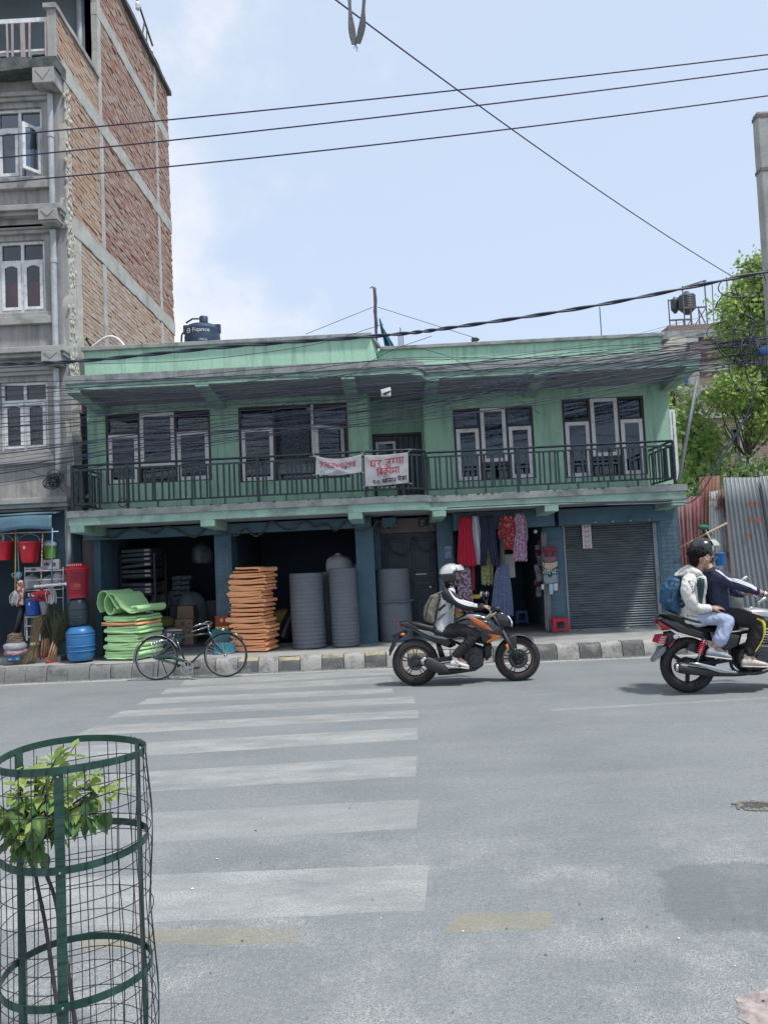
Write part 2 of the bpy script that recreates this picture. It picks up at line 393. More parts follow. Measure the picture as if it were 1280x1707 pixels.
stripes = [((-3.30,11.70),(-.15,11.86),(-.12,11.33),(-3.22,11.17)), ((-3.34,10.98),(-.17,11.14),(-.15,10.64),(-3.29,10.52)),
           ((-3.36,10.24),(-.15,10.20),(-.13,9.82),(-3.38,9.80)), ((-3.42,9.42),(.16,9.50),(.15,9.09),(-3.46,9.03)),
           ((-3.44,8.57),(.15,8.68),(.15,8.28),(-3.46,8.10)), ((-3.40,7.62),(.12,7.80),(.11,7.30),(-3.40,7.06)),
           ((-3.40,6.50),(.09,6.72),(.08,6.11),(-3.40,5.92)), ((-3.40,5.45),(.06,5.53),(.05,4.95),(-3.40,4.86)),
           ((-3.40,4.43),(.09,4.38),(.05,3.83),(-3.40,3.80))]
for i, q in enumerate(stripes): sheet(q, 'crosswalk_stripe', white_f if i in (7,) else white_p, jag=.010)
KYe = lambda x: KY(x)-.04
for (x0, x1) in ((-14, -6.0), (-6.0, -3.0), (-3.0, 1.0), (1.0, 6.0), (6.0, 14)):
 sheet(((x0+.01,KYe(x0)-.10),(x1,KYe(x1)-.10),(x1,KYe(x1)-.24),(x0+.01,KYe(x0)-.24)), 'edge_line', edge_p, dz=.0016, n=20, jag=.01)
sheet(((1.58,8.40),(6.4,8.72),(6.4,8.60),(1.58,8.30)), 'lane_line', white_f, jag=.008)
sheet(((-1.55,3.76),(-.57,3.73),(-.52,3.58),(-1.55,3.58)), 'yellow_dash', yellow_p, jag=.018)
sheet(((.20,3.79),(.66,3.77),(.62,3.60),(.12,3.62)), 'yellow_dash', yellow_p, jag=.018)
# repaired patches of smoother, darker asphalt at the near right
patch = worn_paint('patch_asphalt', (.180, .205, .216), .30, True)
def blob_sheet(pts, name, mat, dz):
 pts = [Vector((p.x, p.y, 0)) for p in pts]; pts = bez(pts+[pts[0]], 14)[:-1]
 pts = [p + Vector((noise.noise(p*6)*.03+noise.noise(p*25)*.012, noise.noise(p*6+Vector((5,0,0)))*.03+noise.noise(p*25+Vector((5,0,0)))*.012, 0)) for p in pts]
 c = sum(pts, Vector())/len(pts); m_ = MB(); n_ = len(pts); vs_ = []
 for k in (.0, .4, .8, 1.0):
  for p in pts: q = c+(p-c)*k; vs_.append((q.x, q.y, road_h(q.x,q.y)+dz))
 m_.add(vs_, [(j*n_+i, j*n_+(i+1)%n_, (j+1)*n_+(i+1)%n_, (j+1)*n_+i) for j in range(3) for i in range(n_)])
 ob = m_.build(name, mat, road, smooth=1); ob.data.attributes.new('fade', 'FLOAT', 'POINT').data.foreach_set('value', [v for v in (.6, .6, .42, .0) for p in pts]); return ob
blob_sheet([gr(*p) for p in ((1078,1450),(1130,1438),(1220,1432),(1310,1432),(1400,1450),(1440,1500),(1400,1545),(1310,1562),(1220,1562),(1150,1560),(1112,1535),(1088,1490))], 'asphalt_patch', patch, .0010)
# pothole: a ring of broken asphalt round a dark hollow
hole_m = M('pothole_dirt', (.07, .07, .065), .95, var=.4, sc=30, bump=.6); rub = M('broken_asphalt', (.20, .195, .17), .9, var=.3, sc=30, bump=.6)
pc = gr(1262, 1344)
m_ = MB(); m_.grid(lambda u, v: Vector((pc.x + .13*v*math.cos(2*PI*u)*(1+.25*noise.noise(Vector((math.cos(2*PI*u)*2, math.sin(2*PI*u)*2, 1)))), pc.y + .08*v*math.sin(2*PI*u), road_h(pc.x,pc.y)+.004-.0*v)), 28, 4, closeu=True)
ho = m_.build('pothole', hole_m, road, smooth=1)
m_ = MB(); random.seed(4)
for k in range(130):
 a = random.uniform(0, 2*PI); q = random.uniform(.75, 1.25)
 s_ = random.uniform(.004, .012); m_.ball((pc.x+.13*q*math.cos(a), pc.y+.08*q*math.sin(a), .006), (s_*1.5, s_, s_*.7), 6, 4)
m_.build('pothole_rubble', rub, ho, kind='stuff')
# stony cover at the lower right
stone = M('pink_stone', (.36, .30, .29), .9, var=.25, sc=20, dirt=(.1,.09,.08), damt=.7, dsc=14, bump=.6)
blob_sheet([gr(*p) for p in ((1228,1668),(1262,1655),(1330,1640),(1400,1690),(1330,1720),(1232,1700))], 'stone_cover', stone, .0025)
# litter on the road
lit_m = M('litter_white', (.75,.75,.74), .6); lit_d = M('litter_dark', (.03,.03,.03), .7); lit_g = M('dry_leaf', (.10,.08,.05), .8)
random.seed(8)
m_ = MB()
for k in range(70):
 px, py = random.uniform(230, 1279), 1180 + 520*random.random()**.7; p = gr(px, py)
 s_ = random.uniform(.0015, .0035); z = road_h(p.x,p.y)+.006; a = random.uniform(0, PI)
 dx, dy = math.cos(a)*s_*random.uniform(1,3), math.sin(a)*s_
 m_.add([(p.x-dx,p.y-dy,z),(p.x+dy,p.y-dx,z+s_*.6),(p.x+dx,p.y+dy,z),(p.x-dy,p.y+dx,z)], [(0,1,2,3)], random.choice((0,1,1,2,2)))
tag(m_.build('road_litter', [lit_m, lit_d, lit_g], road), kind='stuff')

# pavement
pv = M('pavement_concrete', (.31, .31, .30), .9, var=.14, sc=1.2, fine=.10, fsc=30, bump=.5, bsc=50, dirt=(.17,.165,.16), damt=.65, dsc=2.5, dlo=.5, dhi=.68)
m_ = MB()
PZ = .215
def pav_h(x, y): return PZ + .014*noise.noise(Vector((x*.9, y*1.4, 7))) + .004*noise.noise(Vector((x*6, y*6, 2)))
m_.grid(lambda u, v: Vector((-22+44*u, (KY(-22+44*u)+.13)*(1-v) + 20*v, pav_h(-22+44*u, 12.2+8*v))), 220, 40)
m_.box(-22, 22, 12.45, 20, -.25, .14)
pave = m_.build('pavement', pv, loc=(0,0,0), smooth=1); tag(pave, kind='structure')
k_dark = M('kerb_dark', (.10,.103,.105), .85, var=.2, sc=5, dirt=(.24,.23,.21), damt=.7, dsc=6, dlo=.5, dhi=.62, bump=.7, bsc=40)
k_white = M('kerb_white', (.37,.36,.34), .85, var=.14, sc=5, dirt=(.13,.13,.125), damt=.85, dsc=5, dlo=.44, dhi=.60, bump=.7, bsc=40)
k_plain = M('kerb_plain', (.20,.20,.195), .9, var=.2, sc=4, dirt=(.08,.08,.08), damt=.8, dsc=4, dlo=.45, dhi=.62, bump=.8, bsc=40)
k_yel = M('kerb_yellow', (.36,.31,.20), .85, var=.15, sc=5, dirt=(.14,.14,.13), damt=.8, dsc=6, dlo=.46, dhi=.6, bump=.7, bsc=40)
random.seed(3)
x = -12.0; i = 0
while x < 12.0:
 w = .335 + random.uniform(-.012, .012); y0 = KY(x)+random.uniform(-.012,.012); h = PZ + .006 + random.uniform(-.012, .012)
 m_ = MB(); x0, x1 = x+.006, x+w-.006
 prof = [(y0-.01,-.06),(y0+.006,.10),(y0+.018,h-.045),(y0+.045,h-.008),(y0+.09,h),(y0+.24,h-.004),(y0+.24,-.06)]
 vs_ = []; ns = 5
 for k in range(ns+1):
  xx = x0+(x1-x0)*k/ns
  for (yy, zz) in prof: vs_.append((xx, yy+.010*noise.noise(Vector((xx*9, zz*9, i)))-(.012 if k in (0,ns) else 0)*-1*(zz>.1), zz+.008*noise.noise(Vector((xx*11, yy*9, i+3)))*(zz>.1)))
 npf = len(prof)
 fs_ = [(k*npf+j, (k+1)*npf+j, (k+1)*npf+(j+1)%npf, k*npf+(j+1)%npf) for k in range(ns) for j in range(npf)] + [tuple(range(npf)), tuple(ns*npf+j for j in range(npf-1,-1,-1))]
 ms = [k_plain]*2 if x < -3.2 else [k_white, k_white] if i % 2 else [k_dark, k_yel if (x < .2) else k_dark]
 m_.add(vs_, fs_)
 m_.m = [0 if (f % npf) < 2 or k_ >= ns*npf else 1 for k_, f in enumerate(range(len(fs_)))]
 m_.build('kerb_stone', ms, pave, smooth=1, ang=50)
 x += w; i += 1
# grit and dust lying in the gutter
m_ = MB(); random.seed(5)
for k in range(900):
 X = random.uniform(-7, 7); p = Vector((X, KY(X)-.02-abs(random.gauss(0,.05)), 0)); s_ = random.uniform(.004, .013)
 m_.ball((p.x, p.y, road_h(p.x,p.y)+.006), (s_*1.3, s_, s_*.6), 5, 3)
tag(m_.build('gutter_grit', rub, road), kind='stuff')
# ================================================================== the green house with shops
GREEN = M('green_paint', (.34, .55, .42), .8, var=.09, sc=1.0, fine=.06, fsc=14, dirt=(.13, .20, .18), damt=.7, dsc=1.5, dlo=.49, dhi=.72, streak=True, bump=.15, bsc=30)
GREENB = M('green_band_paint', (.27, .42, .35), .85, var=.12, sc=2, fine=.1, fsc=20, dirt=(.13,.15,.14), damt=.6, dsc=3, dlo=.47, dhi=.66, bump=.35, bsc=30)
CONC = M('weathered_concrete', (.27, .29, .285), .9, var=.18, sc=2, fine=.14, fsc=25, dirt=(.085,.10,.095), damt=.7, dsc=3.2, dlo=.48, dhi=.66, bump=.6, bsc=40)
SOFF = M('soffit_plaster', (.25, .26, .30), .9, var=.12, sc=1.5, dirt=(.12,.13,.16), damt=.6, dsc=1.4)
BLUE = M('blue_shop_paint', (.060, .130, .180), .7, var=.12, sc=1.5, fine=.08, fsc=20, dirt=(.05,.075,.09), damt=.6, dsc=2.5, dlo=.5, dhi=.68, bump=.25, bsc=30)
BLUEL = M('blue_grey_shop_paint', (.09, .15, .195), .75, var=.12, sc=1.5, fine=.08, fsc=20, dirt=(.06,.08,.10), damt=.5, dsc=2.5, dlo=.5, dhi=.7, bump=.25, bsc=30, island=.10)
MAUVE = M('mauve_plaster', (.24, .20, .21), .9, var=.15, sc=2, dirt=(.13,.11,.12), damt=.5, dsc=3, bump=.3)
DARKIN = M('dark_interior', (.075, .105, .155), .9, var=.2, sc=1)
FLOORIN = M('shop_floor', (.13, .13, .13), .85, var=.2, sc=3, bump=.2)
DOORN = M('navy_door_paint', (.020, .034, .055), .45, var=.2, sc=4, bump=.1)
BROWN = M('dark_brown_frame', (.042, .034, .038), .5, var=.25, sc=6, bump=.15)
SASH = M('white_sash_paint', (.70, .70, .72), .5, var=.08, sc=6, dirt=(.30,.28,.28), damt=.5, dsc=7, dlo=.52, dhi=.68)
GLASS = glass_mat('window_glass', (.70, .74, .78))
IRON = M('railing_iron', (.012, .026, .034), .5, metal=.2, var=.3, sc=12, bump=.15, dirt=(.07,.075,.08), damt=.35, dsc=20)
CURT = two_tone('lace_curtain', [(.035,.05,.075), (.14,.16,.19)], 34, .48, .56)
CURT2 = M('dark_curtain', (.028,.042,.075), .9, var=.2, sc=3)

GB = thing('green_building', 'long two-storey mint green building with a balcony over blue-fronted shops', 'building', (0, 13.75, PZ))
YL, YR, YEL, YER = 13.75, 14.15, 12.40, 12.85
S0, S1, E0, E1 = 2.46, 2.70, 4.69, 4.93

def wall_open(mb, x0, x1, z0, z1, y0, y1, ops, m=None):
 xs_ = sorted({x0, x1} | {o[0] for o in ops} | {o[1] for o in ops})
 for a, b in zip(xs_[:-1], xs_[1:]):
  cuts = sorted([(o[2], o[3]) for o in ops if o[0] <= a+1e-6 and o[1] >= b-1e-6]); z = z0
  for (c, d) in cuts:
   if c > z+1e-4: mb.box(a, b, y0, y1, z, c, m)
   z = max(z, d)
  if z < z1-1e-4: mb.box(a, b, y0, y1, z, z1, m)
WIN = [(-5.17,-3.26,3.25,4.54), (-2.75,-.77,3.18,4.55)]
WINR = [(1.16,2.64,3.04,4.40), (3.18,4.69,3.01,4.48)]
mb = MB(); wall_open(mb, -5.50, -.40, S1-.02, E0+.02, YL, YL+.2, WIN); mb.build('wall', GREEN, GB)
mb = MB(); wall_open(mb, .62, 5.15, S1-.02, E0+.02, YR, YR+.2, WINR)
mb.box(4.95, 5.15, YR+.2, 19.0, .1, E0+.02); mb.build('wall', GREEN, GB)
mb = MB(); mb.box(-.40, -.36, YL+.2, 14.75, S1-.02, E0); mb.box(.58, .62, YR+.2, 14.75, S1-.02, E0)
mb.box(-.40, .62, 14.62, 14.75, 4.08, E0); mb.build('recess_wall', GREEN, GB)
# rear shell, roof and partitions keep daylight out of the rooms
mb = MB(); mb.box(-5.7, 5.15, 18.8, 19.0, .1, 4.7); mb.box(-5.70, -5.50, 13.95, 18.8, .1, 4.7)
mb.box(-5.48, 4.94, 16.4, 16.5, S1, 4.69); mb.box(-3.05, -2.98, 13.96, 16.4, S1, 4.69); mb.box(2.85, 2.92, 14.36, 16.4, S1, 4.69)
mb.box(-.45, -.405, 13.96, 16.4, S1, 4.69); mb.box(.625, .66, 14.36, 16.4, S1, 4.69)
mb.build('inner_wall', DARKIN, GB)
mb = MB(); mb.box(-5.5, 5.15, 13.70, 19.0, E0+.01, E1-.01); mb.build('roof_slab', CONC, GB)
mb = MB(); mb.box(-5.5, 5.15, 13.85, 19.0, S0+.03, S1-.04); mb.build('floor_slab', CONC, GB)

def arc(cx, cy, r, a0, a1, n=10): return [(cx+r*math.cos(a0+(a1-a0)*k/n), cy+r*math.sin(a0+(a1-a0)*k/n)) for k in range(n+1)]
def slab_plan(xl, xr, off, yb):
 a = arc(.18, 12.82, .42+off, -PI/2, 0)
 return [(xl-off, yb), (xl-off, YEL-off), (.18, YEL-off)] + a[1:] + [(.60+off, YER-off)] + [(xr+off, YER-off), (xr+off, yb)]
def plan_prism(mb, plan, z0, z1, m=None, wob=0):
 mb.prism([(x, y, z0) for x, y in plan], (0, 0, z1-z0), m)
def long_band(mb, plan, z0, z1, seed):     # fascia with a ragged lower and upper edge
 plan_prism(mb, plan, z0, z1)
for nm, xl, xr, z0, z1, zm in (('balcony_slab', -5.30, 4.86, S0, S1, S0+.13), ('eave_slab', -5.28, 5.24, E0, E1, E0+.105)):
 mb = MB(); plan_prism(mb, slab_plan(xl, xr, 0, YR+.01), z0, zm); mb.build(nm+'_band', GREENB, GB)
 mb = MB(); plan_prism(mb, slab_plan(xl, xr, .025, YR+.012), zm, z1); mb.build(nm, CONC, GB, bevel=.012)
 mb = MB(); plan_prism(mb, slab_plan(xl, xr, -.10, YR-.01), z0-.004, z0+.01); mb.build('soffit', SOFF, GB)
# moss and crumbs along the balcony edge
MOSS = M('black_moss', (.05,.055,.045), .95, var=.4, sc=20, bump=.6)
mb = MB(); random.seed(6)
for k in range(420):
 X = random.uniform(-5.3, 4.8); yb_ = (YEL if X < .2 else YER) - .02 + abs(random.gauss(0, .035)); s_ = random.uniform(.008, .022)
 if .2 < X < .62: continue
 mb.ball((X, yb_, S1), (s_*1.8, s_, s_*.55), 6, 4)
mb.build('moss', MOSS, GB, smooth=1, kind='stuff')
# beams under eave and balcony
for X, yf, y2 in ((-5.18,YEL,YL),(-3.06,YEL,YL),(-.66,YEL,YL),(.74,YER,YR),(2.58,YER,YR),(5.13,YER,YR)):
 w = .115
 mb = MB(); mb.prism([(X-w, yf+.004, E0+.09), (X-w, yf+.004, E0-.045), (X-w, y2+.02, E0-.16), (X-w, y2+.02, E0+.09)], (2*w, 0, 0)); mb.build('eave_beam', [GREENB], GB, bevel=.008)
for X, yf, y2 in ((-5.17,YEL,YL),(-3.04,YEL,YL),(-.64,YEL,YL),(.74,YER,YR),(2.62,YER,YR),(4.74,YER,YR)):
 w = .115
 mb = MB(); mb.prism([(X-w, yf+.004, S0+.11), (X-w, yf+.004, S0-.11), (X-w, y2+.02, S0-.16), (X-w, y2+.02, S0+.11)], (2*w, 0, 0)); mb.build('balcony_beam', [GREENB], GB, bevel=.008)
# parapets
mb = MB(); mb.box(-5.50, -.28, 13.70, 13.82, E1-.03, 5.70)
mb.prism([(-.28,13.70,E1-.03),(-.18,14.62,E1-.03),(-.30,14.62,E1-.03),(-.40,13.82,E1-.03)], (0,0,5.70-E1+.03)); mb.build('parapet', GREEN, GB)
mb = MB(); mb.box(-.18, 5.22, 14.50, 14.62, E1-.03, 5.66); mb.build('parapet', GREEN, GB)
mb = MB(); mb.box(-5.54, -.27, 13.63, 13.88, 5.70, 5.775)
mb.prism([(-.27,13.63,5.70),(-.12,14.45,5.70),(-.34,14.62,5.70),(-.46,13.88,5.70)], (0,0,.073)); mb.build('coping', CONC, GB, bevel=.01)
mb = MB(); mb.box(-.14, 5.28, 14.44, 14.68, 5.66, 5.73); mb.build('coping', CONC, GB, bevel=.01)

# windows: frame, white sashes, panes
def frame_rect(mb, x0, x1, z0, z1, y0, y1, t, m=None):
 mb.box(x0, x0+t, y0, y1, z0, z1, m); mb.box(x1-t, x1, y0, y1, z0, z1, m); mb.box(x0+t, x1-t, y0, y1, z1-t, z1, m); mb.box(x0+t, x1-t, y0, y1, z0, z0+t, m)
def pane(x0, x1, z0, z1, y, par, name='pane', mat=None):
 m_ = MB(); m_.box(x0, x1, y, y+.006, z0, z1); return m_.build(name, mat or GLASS, par)
def sash(x0, x1, z0, z1, y, par, t=.068, swing=0, hinge=0):
 m_ = MB(); frame_rect(m_, x0, x1, z0, z1, y, y+.04, t); g_ = MB(); g_.box(x0+t-.004, x1-t+.004, y+.017, y+.023, z0+t-.004, z1-t+.004)
 if swing:
  hx = x1 if hinge else x0; R_ = Matrix.Translation((hx, y, 0)) @ Matrix.Rotation(swing, 4, 'Z') @ Matrix.Translation((-hx, -y, 0))
  m_.v = [tuple(R_ @ Vector(p)) for p in m_.v]; g_.v = [tuple(R_ @ Vector(p)) for p in g_.v]
 m_.build('sash_frame', SASH, par, bevel=.004); g_.build('pane', GLASS, par)
def window3(x0, x1, z0, z1, y, cols, ztr, zmid, curtain=None, openright=False):
 # brown frame of three columns; side columns have a transom above a white sash, the middle one a tall sash over a panel
 w = MB(); t = .045; c1, c2 = cols
 frame_rect(w, x0, x1, z0, z1, y, y+.11, t)
 for c in (c1, c2): w.box(c-t/2, c+t/2, y+.002, y+.108, z0+t, z1-t)
 w.box(x0+t, c1-t/2, y+.004, y+.106, ztr, ztr+t); w.box(c2+t/2, x1-t, y+.004, y+.106, ztr, ztr+t); w.box(c1+t/2, c2-t/2, y+.004, y+.106, zmid-t, zmid)
 fr = w.build('window', BROWN, GB, bevel=.004)
 yp = y+.05
 pane(x0+t, c1-t/2, ztr+t, z1-t, yp, fr); pane(c2+t/2, x1-t, ztr+t, z1-t, yp, fr); pane(c1+t/2, c2-t/2, z0+t, zmid-t, yp, fr)
 sash(x0+t, c1-t/2, z0+.02, ztr, y-.022, fr)
 sash(c1+t/2, c2-t/2, zmid, z1-.012, y-.022, fr, swing=(-1.15 if openright else 0), hinge=1)
 sash(c2+t/2, x1-t, z0+.02, ztr, y-.022, fr, swing=(.38 if openright else 0), hinge=0)
 if curtain is not None:
  q = MB(); q.grid(lambda u, v: Vector((x0+.05+(x1-x0-.1)*u, y+.20+.018*math.sin(u*46), z0+.05+(z1-z0-.1)*v)), 90, 2); q.build('curtain', curtain, fr, smooth=1)
 return fr
window3(*WIN[0], YL+.03, (-4.57,-3.90), 4.16, 3.56, CURT2)
window3(*WIN[1], YL+.03, (-2.11,-1.40), 4.16, 3.58, CURT, True)
window3(*WINR[0], YR+.03, (1.645,2.155), 4.02, 3.38, CURT2)
window3(*WINR[1], YR+.03, (3.685,4.225), 4.05, 3.39, CURT2)
# balcony door and its side light in the recess
w = MB(); frame_rect(w, -.36, .58, S1-.02, 4.08, 14.62, 14.74, .05); w.box(.08, .13, 14.625, 14.735, S1, 4.04); w.box(-.31, .08, 14.625, 14.735, 3.92, 3.97); dr = w.build('door', BROWN, GB, bevel=.004)
sash(-.305, .075, 3.02, 3.92, 14.59, dr, t=.045)
q = MB()
for k in range(4): q.box(.135+k*.1, .23+k*.1, 14.66, 14.70, S1, 4.03)
q.build('door_leaf', DOORN, dr, bevel=.006); pane(-.31, .08, 3.97, 4.03, 14.67, dr)
q = MB(); q.box(-.31, .08, 14.66, 14.70, S1, 3.02); q.build('panel', GREEN, dr)
q = MB(); q.box(.17, .19, 14.62, 14.66, 3.45, 3.57); q.build('handle', SASH, dr)

# balcony railing
RL = bpy.data.objects.new('balcony_railing', None); COL.objects.link(RL); RL.parent = GB; ORG[RL.name] = ORG['green_building'].copy()
inn = .05
path = [(-5.25, 13.72), (-5.25, YEL+inn), (.18, YEL+inn)] + arc(.18, 12.82, .42-inn, -PI/2, 0, 8)[1:] + [(.55, YER+inn+.02), (4.72, YER+inn+.02), (4.72, 14.12)]
def along(path, step):
 o = []; carry = step/2
 for (a, b) in zip(path[:-1], path[1:]):
  a, b = Vector((*a,0)), Vector((*b,0)); Ls = (b-a).length; d = carry
  while d < Ls: o.append((a+(b-a)*(d/Ls), (b-a).normalized())); d += step
  carry = d-Ls
 return o
mb = MB(); mb.tube([(x,y,3.445) for x,y in path], .02, 8); mb.build('top_rail', IRON, RL, smooth=1)
for z in (3.365, 2.815):
 mb = MB()
 for a, b in zip(path[:-1], path[1:]): mb.bar((*a, z), (*b, z), .014, .03)
 mb.build('rail', IRON, RL)
bal = MB(); bal.box(-.006, .006, -.016, .016, 2.825, 3.355); bme = bal.mesh('baluster', IRON, (0,0,0))
random.seed(2)
for p, d in along(path, .0905):
 a = math.atan2(d.y, d.x) + PI/2
 piece('baluster', bme, RL, loc=(p.x-ORG[RL.name].x, p.y-ORG[RL.name].y, -ORG[RL.name].z), rot=(random.gauss(0,.006), random.gauss(0,.006), a))
pst = MB(); pst.box(-.02, .02, -.02, .02, 2.70, 3.44); pme = pst.mesh('post', IRON, (0,0,0))
for X in (-5.25, -4.34, -2.20, -.45, .16): piece('post', pme, RL, loc=(X-0, YEL+inn-ORG[RL.name].y, -ORG[RL.name].z))
for X in (.57, 2.10, 4.72): piece('post', pme, RL, loc=(X, YER+inn+.02-ORG[RL.name].y, -ORG[RL.name].z))
sm_ = MB(); sm_.box(-.012, .012, -.012, .012, 2.69, 2.82); sme = sm_.mesh('rail_foot', IRON, (0,0,0))
for X in (-4.8,-3.85,-3.3,-2.75,-1.75,-1.2): piece('rail_foot', sme, RL, loc=(X, YEL+inn-ORG[RL.name].y, -ORG[RL.name].z))
for X in (1.05,1.55,2.6,3.1,3.6,4.1): piece('rail_foot', sme, RL, loc=(X, YER+inn+.02-ORG[RL.name].y, -ORG[RL.name].z))

# ground-floor fronts
def painted_bricks(mb, x0, x1, y, z0, z1, seed, rowh=.072, ln=.22, face=-1, axis='X'):
 rd = random.Random(seed); z = z0; r = 0
 while z < z1-.02:
  h = min(rowh, z1-z); x = x0 - (ln/2 if r % 2 else 0)
  while x < x1:
   a, b = max(x, x0)+.004, min(x+ln, x1)-.004; d = rd.uniform(.004, .009)
   if b-a > .02:
    if axis == 'X': mb.box(a, b, y-d, y+.01, z+.004, z+h-.004)
    else: mb.box(y-.01, y+d, a, b, z+.004, z+h-.004)
   x += ln
  z += rowh; r += 1
def pillar(x0, x1, y0, y1, z0, z1, brick=True, mat=BLUE, seed=0):
 m_ = MB(); m_.box(x0, x1, y0, y1, z0, z1); p = m_.build('pillar', mat, GB)
 if brick:
  q = MB(); painted_bricks(q, x0+.045, x1-.045, y0, z0+.03, z1-.25, seed); q.build('brick_facing', BLUEL, p, kind='stuff')
 return p
FZ = PZ-.03
mb = MB(); mb.box(-5.62, -5.37, 13.70, 13.9, FZ, S0-.16); mb.build('plaster_wall', MAUVE, GB)
pillar(-5.36, -5.24, 13.55, 14.1, FZ, 2.26, False, seed=1)
pillar(-3.23, -2.93, 13.62, 14.1, FZ, 2.26, True, seed=2)
pillar(-.72, -.40, 13.62, 14.15, FZ, 2.26, False, seed=3)
pillar(.745, 1.03, 14.02, 14.4, FZ, S0-.03, True, seed=4)
pillar(2.66, 3.02, 14.02, 14.4, FZ, 2.12, True, seed=5)
pb = pillar(4.74, 5.13, 14.02, 14.4, FZ, S0-.03, True, seed=6)
mb = MB(); mb.box(-.40, -.30, 14.16, 14.66, FZ, S0-.03); rs = mb.build('recess_side', BLUE, GB)
q = MB(); painted_bricks(q, 14.17, 14.64, -.30, FZ+.03, 2.2, 9, axis='Y'); q.build('brick_facing', BLUEL, rs, kind='stuff')
mb = MB(); mb.box(-5.47, -.42, 13.36, 13.61, 2.25, S0-.035); mb.build('shop_lintel', BLUE, GB, bevel=.006)
mb = MB(); mb.box(1.035, 2.84, 13.72, 14.01, 2.13, S0-.035); mb.build('shop_lintel', BLUE, GB, bevel=.006)
mb = MB(); mb.box(2.91, 4.80, 13.72, 14.01, 2.13, S0-.035)
lb = mb.build('shop_lintel', BLUE, GB, bevel=.006)
BRASS = M('brass_lug', (.45,.33,.14), .4, metal=.8)
for X in (3.55, 3.86, 4.17, 4.50):
 q = MB(); q.box(X-.012, X+.012, 13.70, 13.72, 2.145, 2.175); q.build('lug', BRASS, lb)
mb = MB(); mb.box(1.03, 2.70, 13.78, 13.80, S0-.03, S0-.02); mb.build('hanging_rail', SASH, GB)
# door between the shops
mb = MB(); mb.box(-.30, .745, 14.50, 14.64, 2.16, S0-.03); mb.build('door_head', MAUVE, GB)
mb = MB(); mb.box(-.29, .735, 14.52, 14.58, FZ, 2.15); dd = mb.build('door', DOORN, GB)
for k in (0, 1):
 for (z0, z1) in ((.35,.95),(1.1,1.30),(1.42,2.05)):
  q = MB(); x0 = -.22+k*.5; q.box(x0, x0+.40, 14.505, 14.52, z0, z1); q.box(x0+.05, x0+.35, 14.49, 14.505, z0+.05, z1-.05); q.build('panel', DOORN, dd, bevel=.008)
q = MB(); q.box(.34, .54, 14.47, 14.49, 1.36, 1.375); q.tube([(.60,14.50,1.12),(.60,14.46,1.12)], .02, 8); q.build('handle', M('door_steel', (.5,.5,.5), .3, metal=.9), dd)
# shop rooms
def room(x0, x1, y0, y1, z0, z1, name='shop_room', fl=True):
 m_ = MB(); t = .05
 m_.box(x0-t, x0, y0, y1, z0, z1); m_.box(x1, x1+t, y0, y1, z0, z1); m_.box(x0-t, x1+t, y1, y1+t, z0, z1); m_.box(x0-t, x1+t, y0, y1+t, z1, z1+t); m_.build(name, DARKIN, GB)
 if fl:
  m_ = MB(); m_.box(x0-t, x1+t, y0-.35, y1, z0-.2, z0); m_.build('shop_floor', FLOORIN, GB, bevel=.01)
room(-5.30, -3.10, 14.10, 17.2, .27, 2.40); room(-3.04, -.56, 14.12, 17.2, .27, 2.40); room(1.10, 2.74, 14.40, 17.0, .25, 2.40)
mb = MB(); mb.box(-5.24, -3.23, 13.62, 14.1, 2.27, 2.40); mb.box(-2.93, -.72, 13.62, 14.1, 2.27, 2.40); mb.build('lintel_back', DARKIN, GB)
# rolling shutter: guides, slats, bottom bar
SHUT = M('shutter_steel', (.205,.235,.26), .45, metal=.3, var=.12, sc=2, fine=.08, fsc=30, dirt=(.07,.08,.09), damt=.5, dsc=3, bump=.1, spec=.5)
mb = MB(); mb.box(3.02, 4.74, 14.085, 14.11, FZ, 2.13); sh = mb.build('rolling_shutter', SHUT, GB)
for a, b in ((3.03,3.07),(4.66,4.735)): mb = MB(); mb.box(a, b, 14.03, 14.083, FZ, 2.13); mb.build('guide', SHUT, sh, bevel=.004)
sl_ = MB(); prof = [(14.080,0),(14.060,.008),(14.045,.020),(14.060,.034),(14.080,.043),(14.083,.043),(14.083,0)]
sl_.prism([(3.07,y,z) for y,z in prof], (1.59,0,0)); sme_ = sl_.mesh('slat', SHUT, (3.07,14.09,0)); n_s = 42
random.seed(12)
for k in range(n_s): piece('slat', sme_, sh, loc=Vector((3.07, 14.09+random.gauss(0,.0012), .26+k*.0440))-ORG[sh.name], rot=(0, random.gauss(0,.0008), 0))
mb = MB(); mb.box(3.07, 4.66, 14.05, 14.10, FZ+.01, .258); mb.build('bottom_bar', SHUT, sh, bevel=.005)
for X in (3.32, 4.08):
 q = MB(); q.box(X-.05, X+.05, 14.015, 14.05, .20, .245); q.tube([(X-.02,14.01,.235),(X+.02,14.01,.235)], .016, 8); q.build('lock', M('lock_steel', (.35,.36,.37), .4, metal=.8), sh, bevel=.004)
# threshold of the third shop and of the door
mb = MB(); mb.box(1.04, 2.66, 13.95, 14.5, FZ-.05, .245); mb.box(-.3, .74, 14.2, 14.5, FZ-.05, .25); mb.build('threshold', FLOORIN, GB, bevel=.01)
# house number plate over the door (three dark digits on a small plate)
PLATE = M('number_plate_dark', (.012,.016,.022), .4); PLT = M('plate_lettering', (.55,.58,.62), .5)
q = MB(); q.box(.44, .62, 14.475, 14.50, 2.26, 2.40); npb = q.build('number_plate', PLATE, GB, bevel=.003)
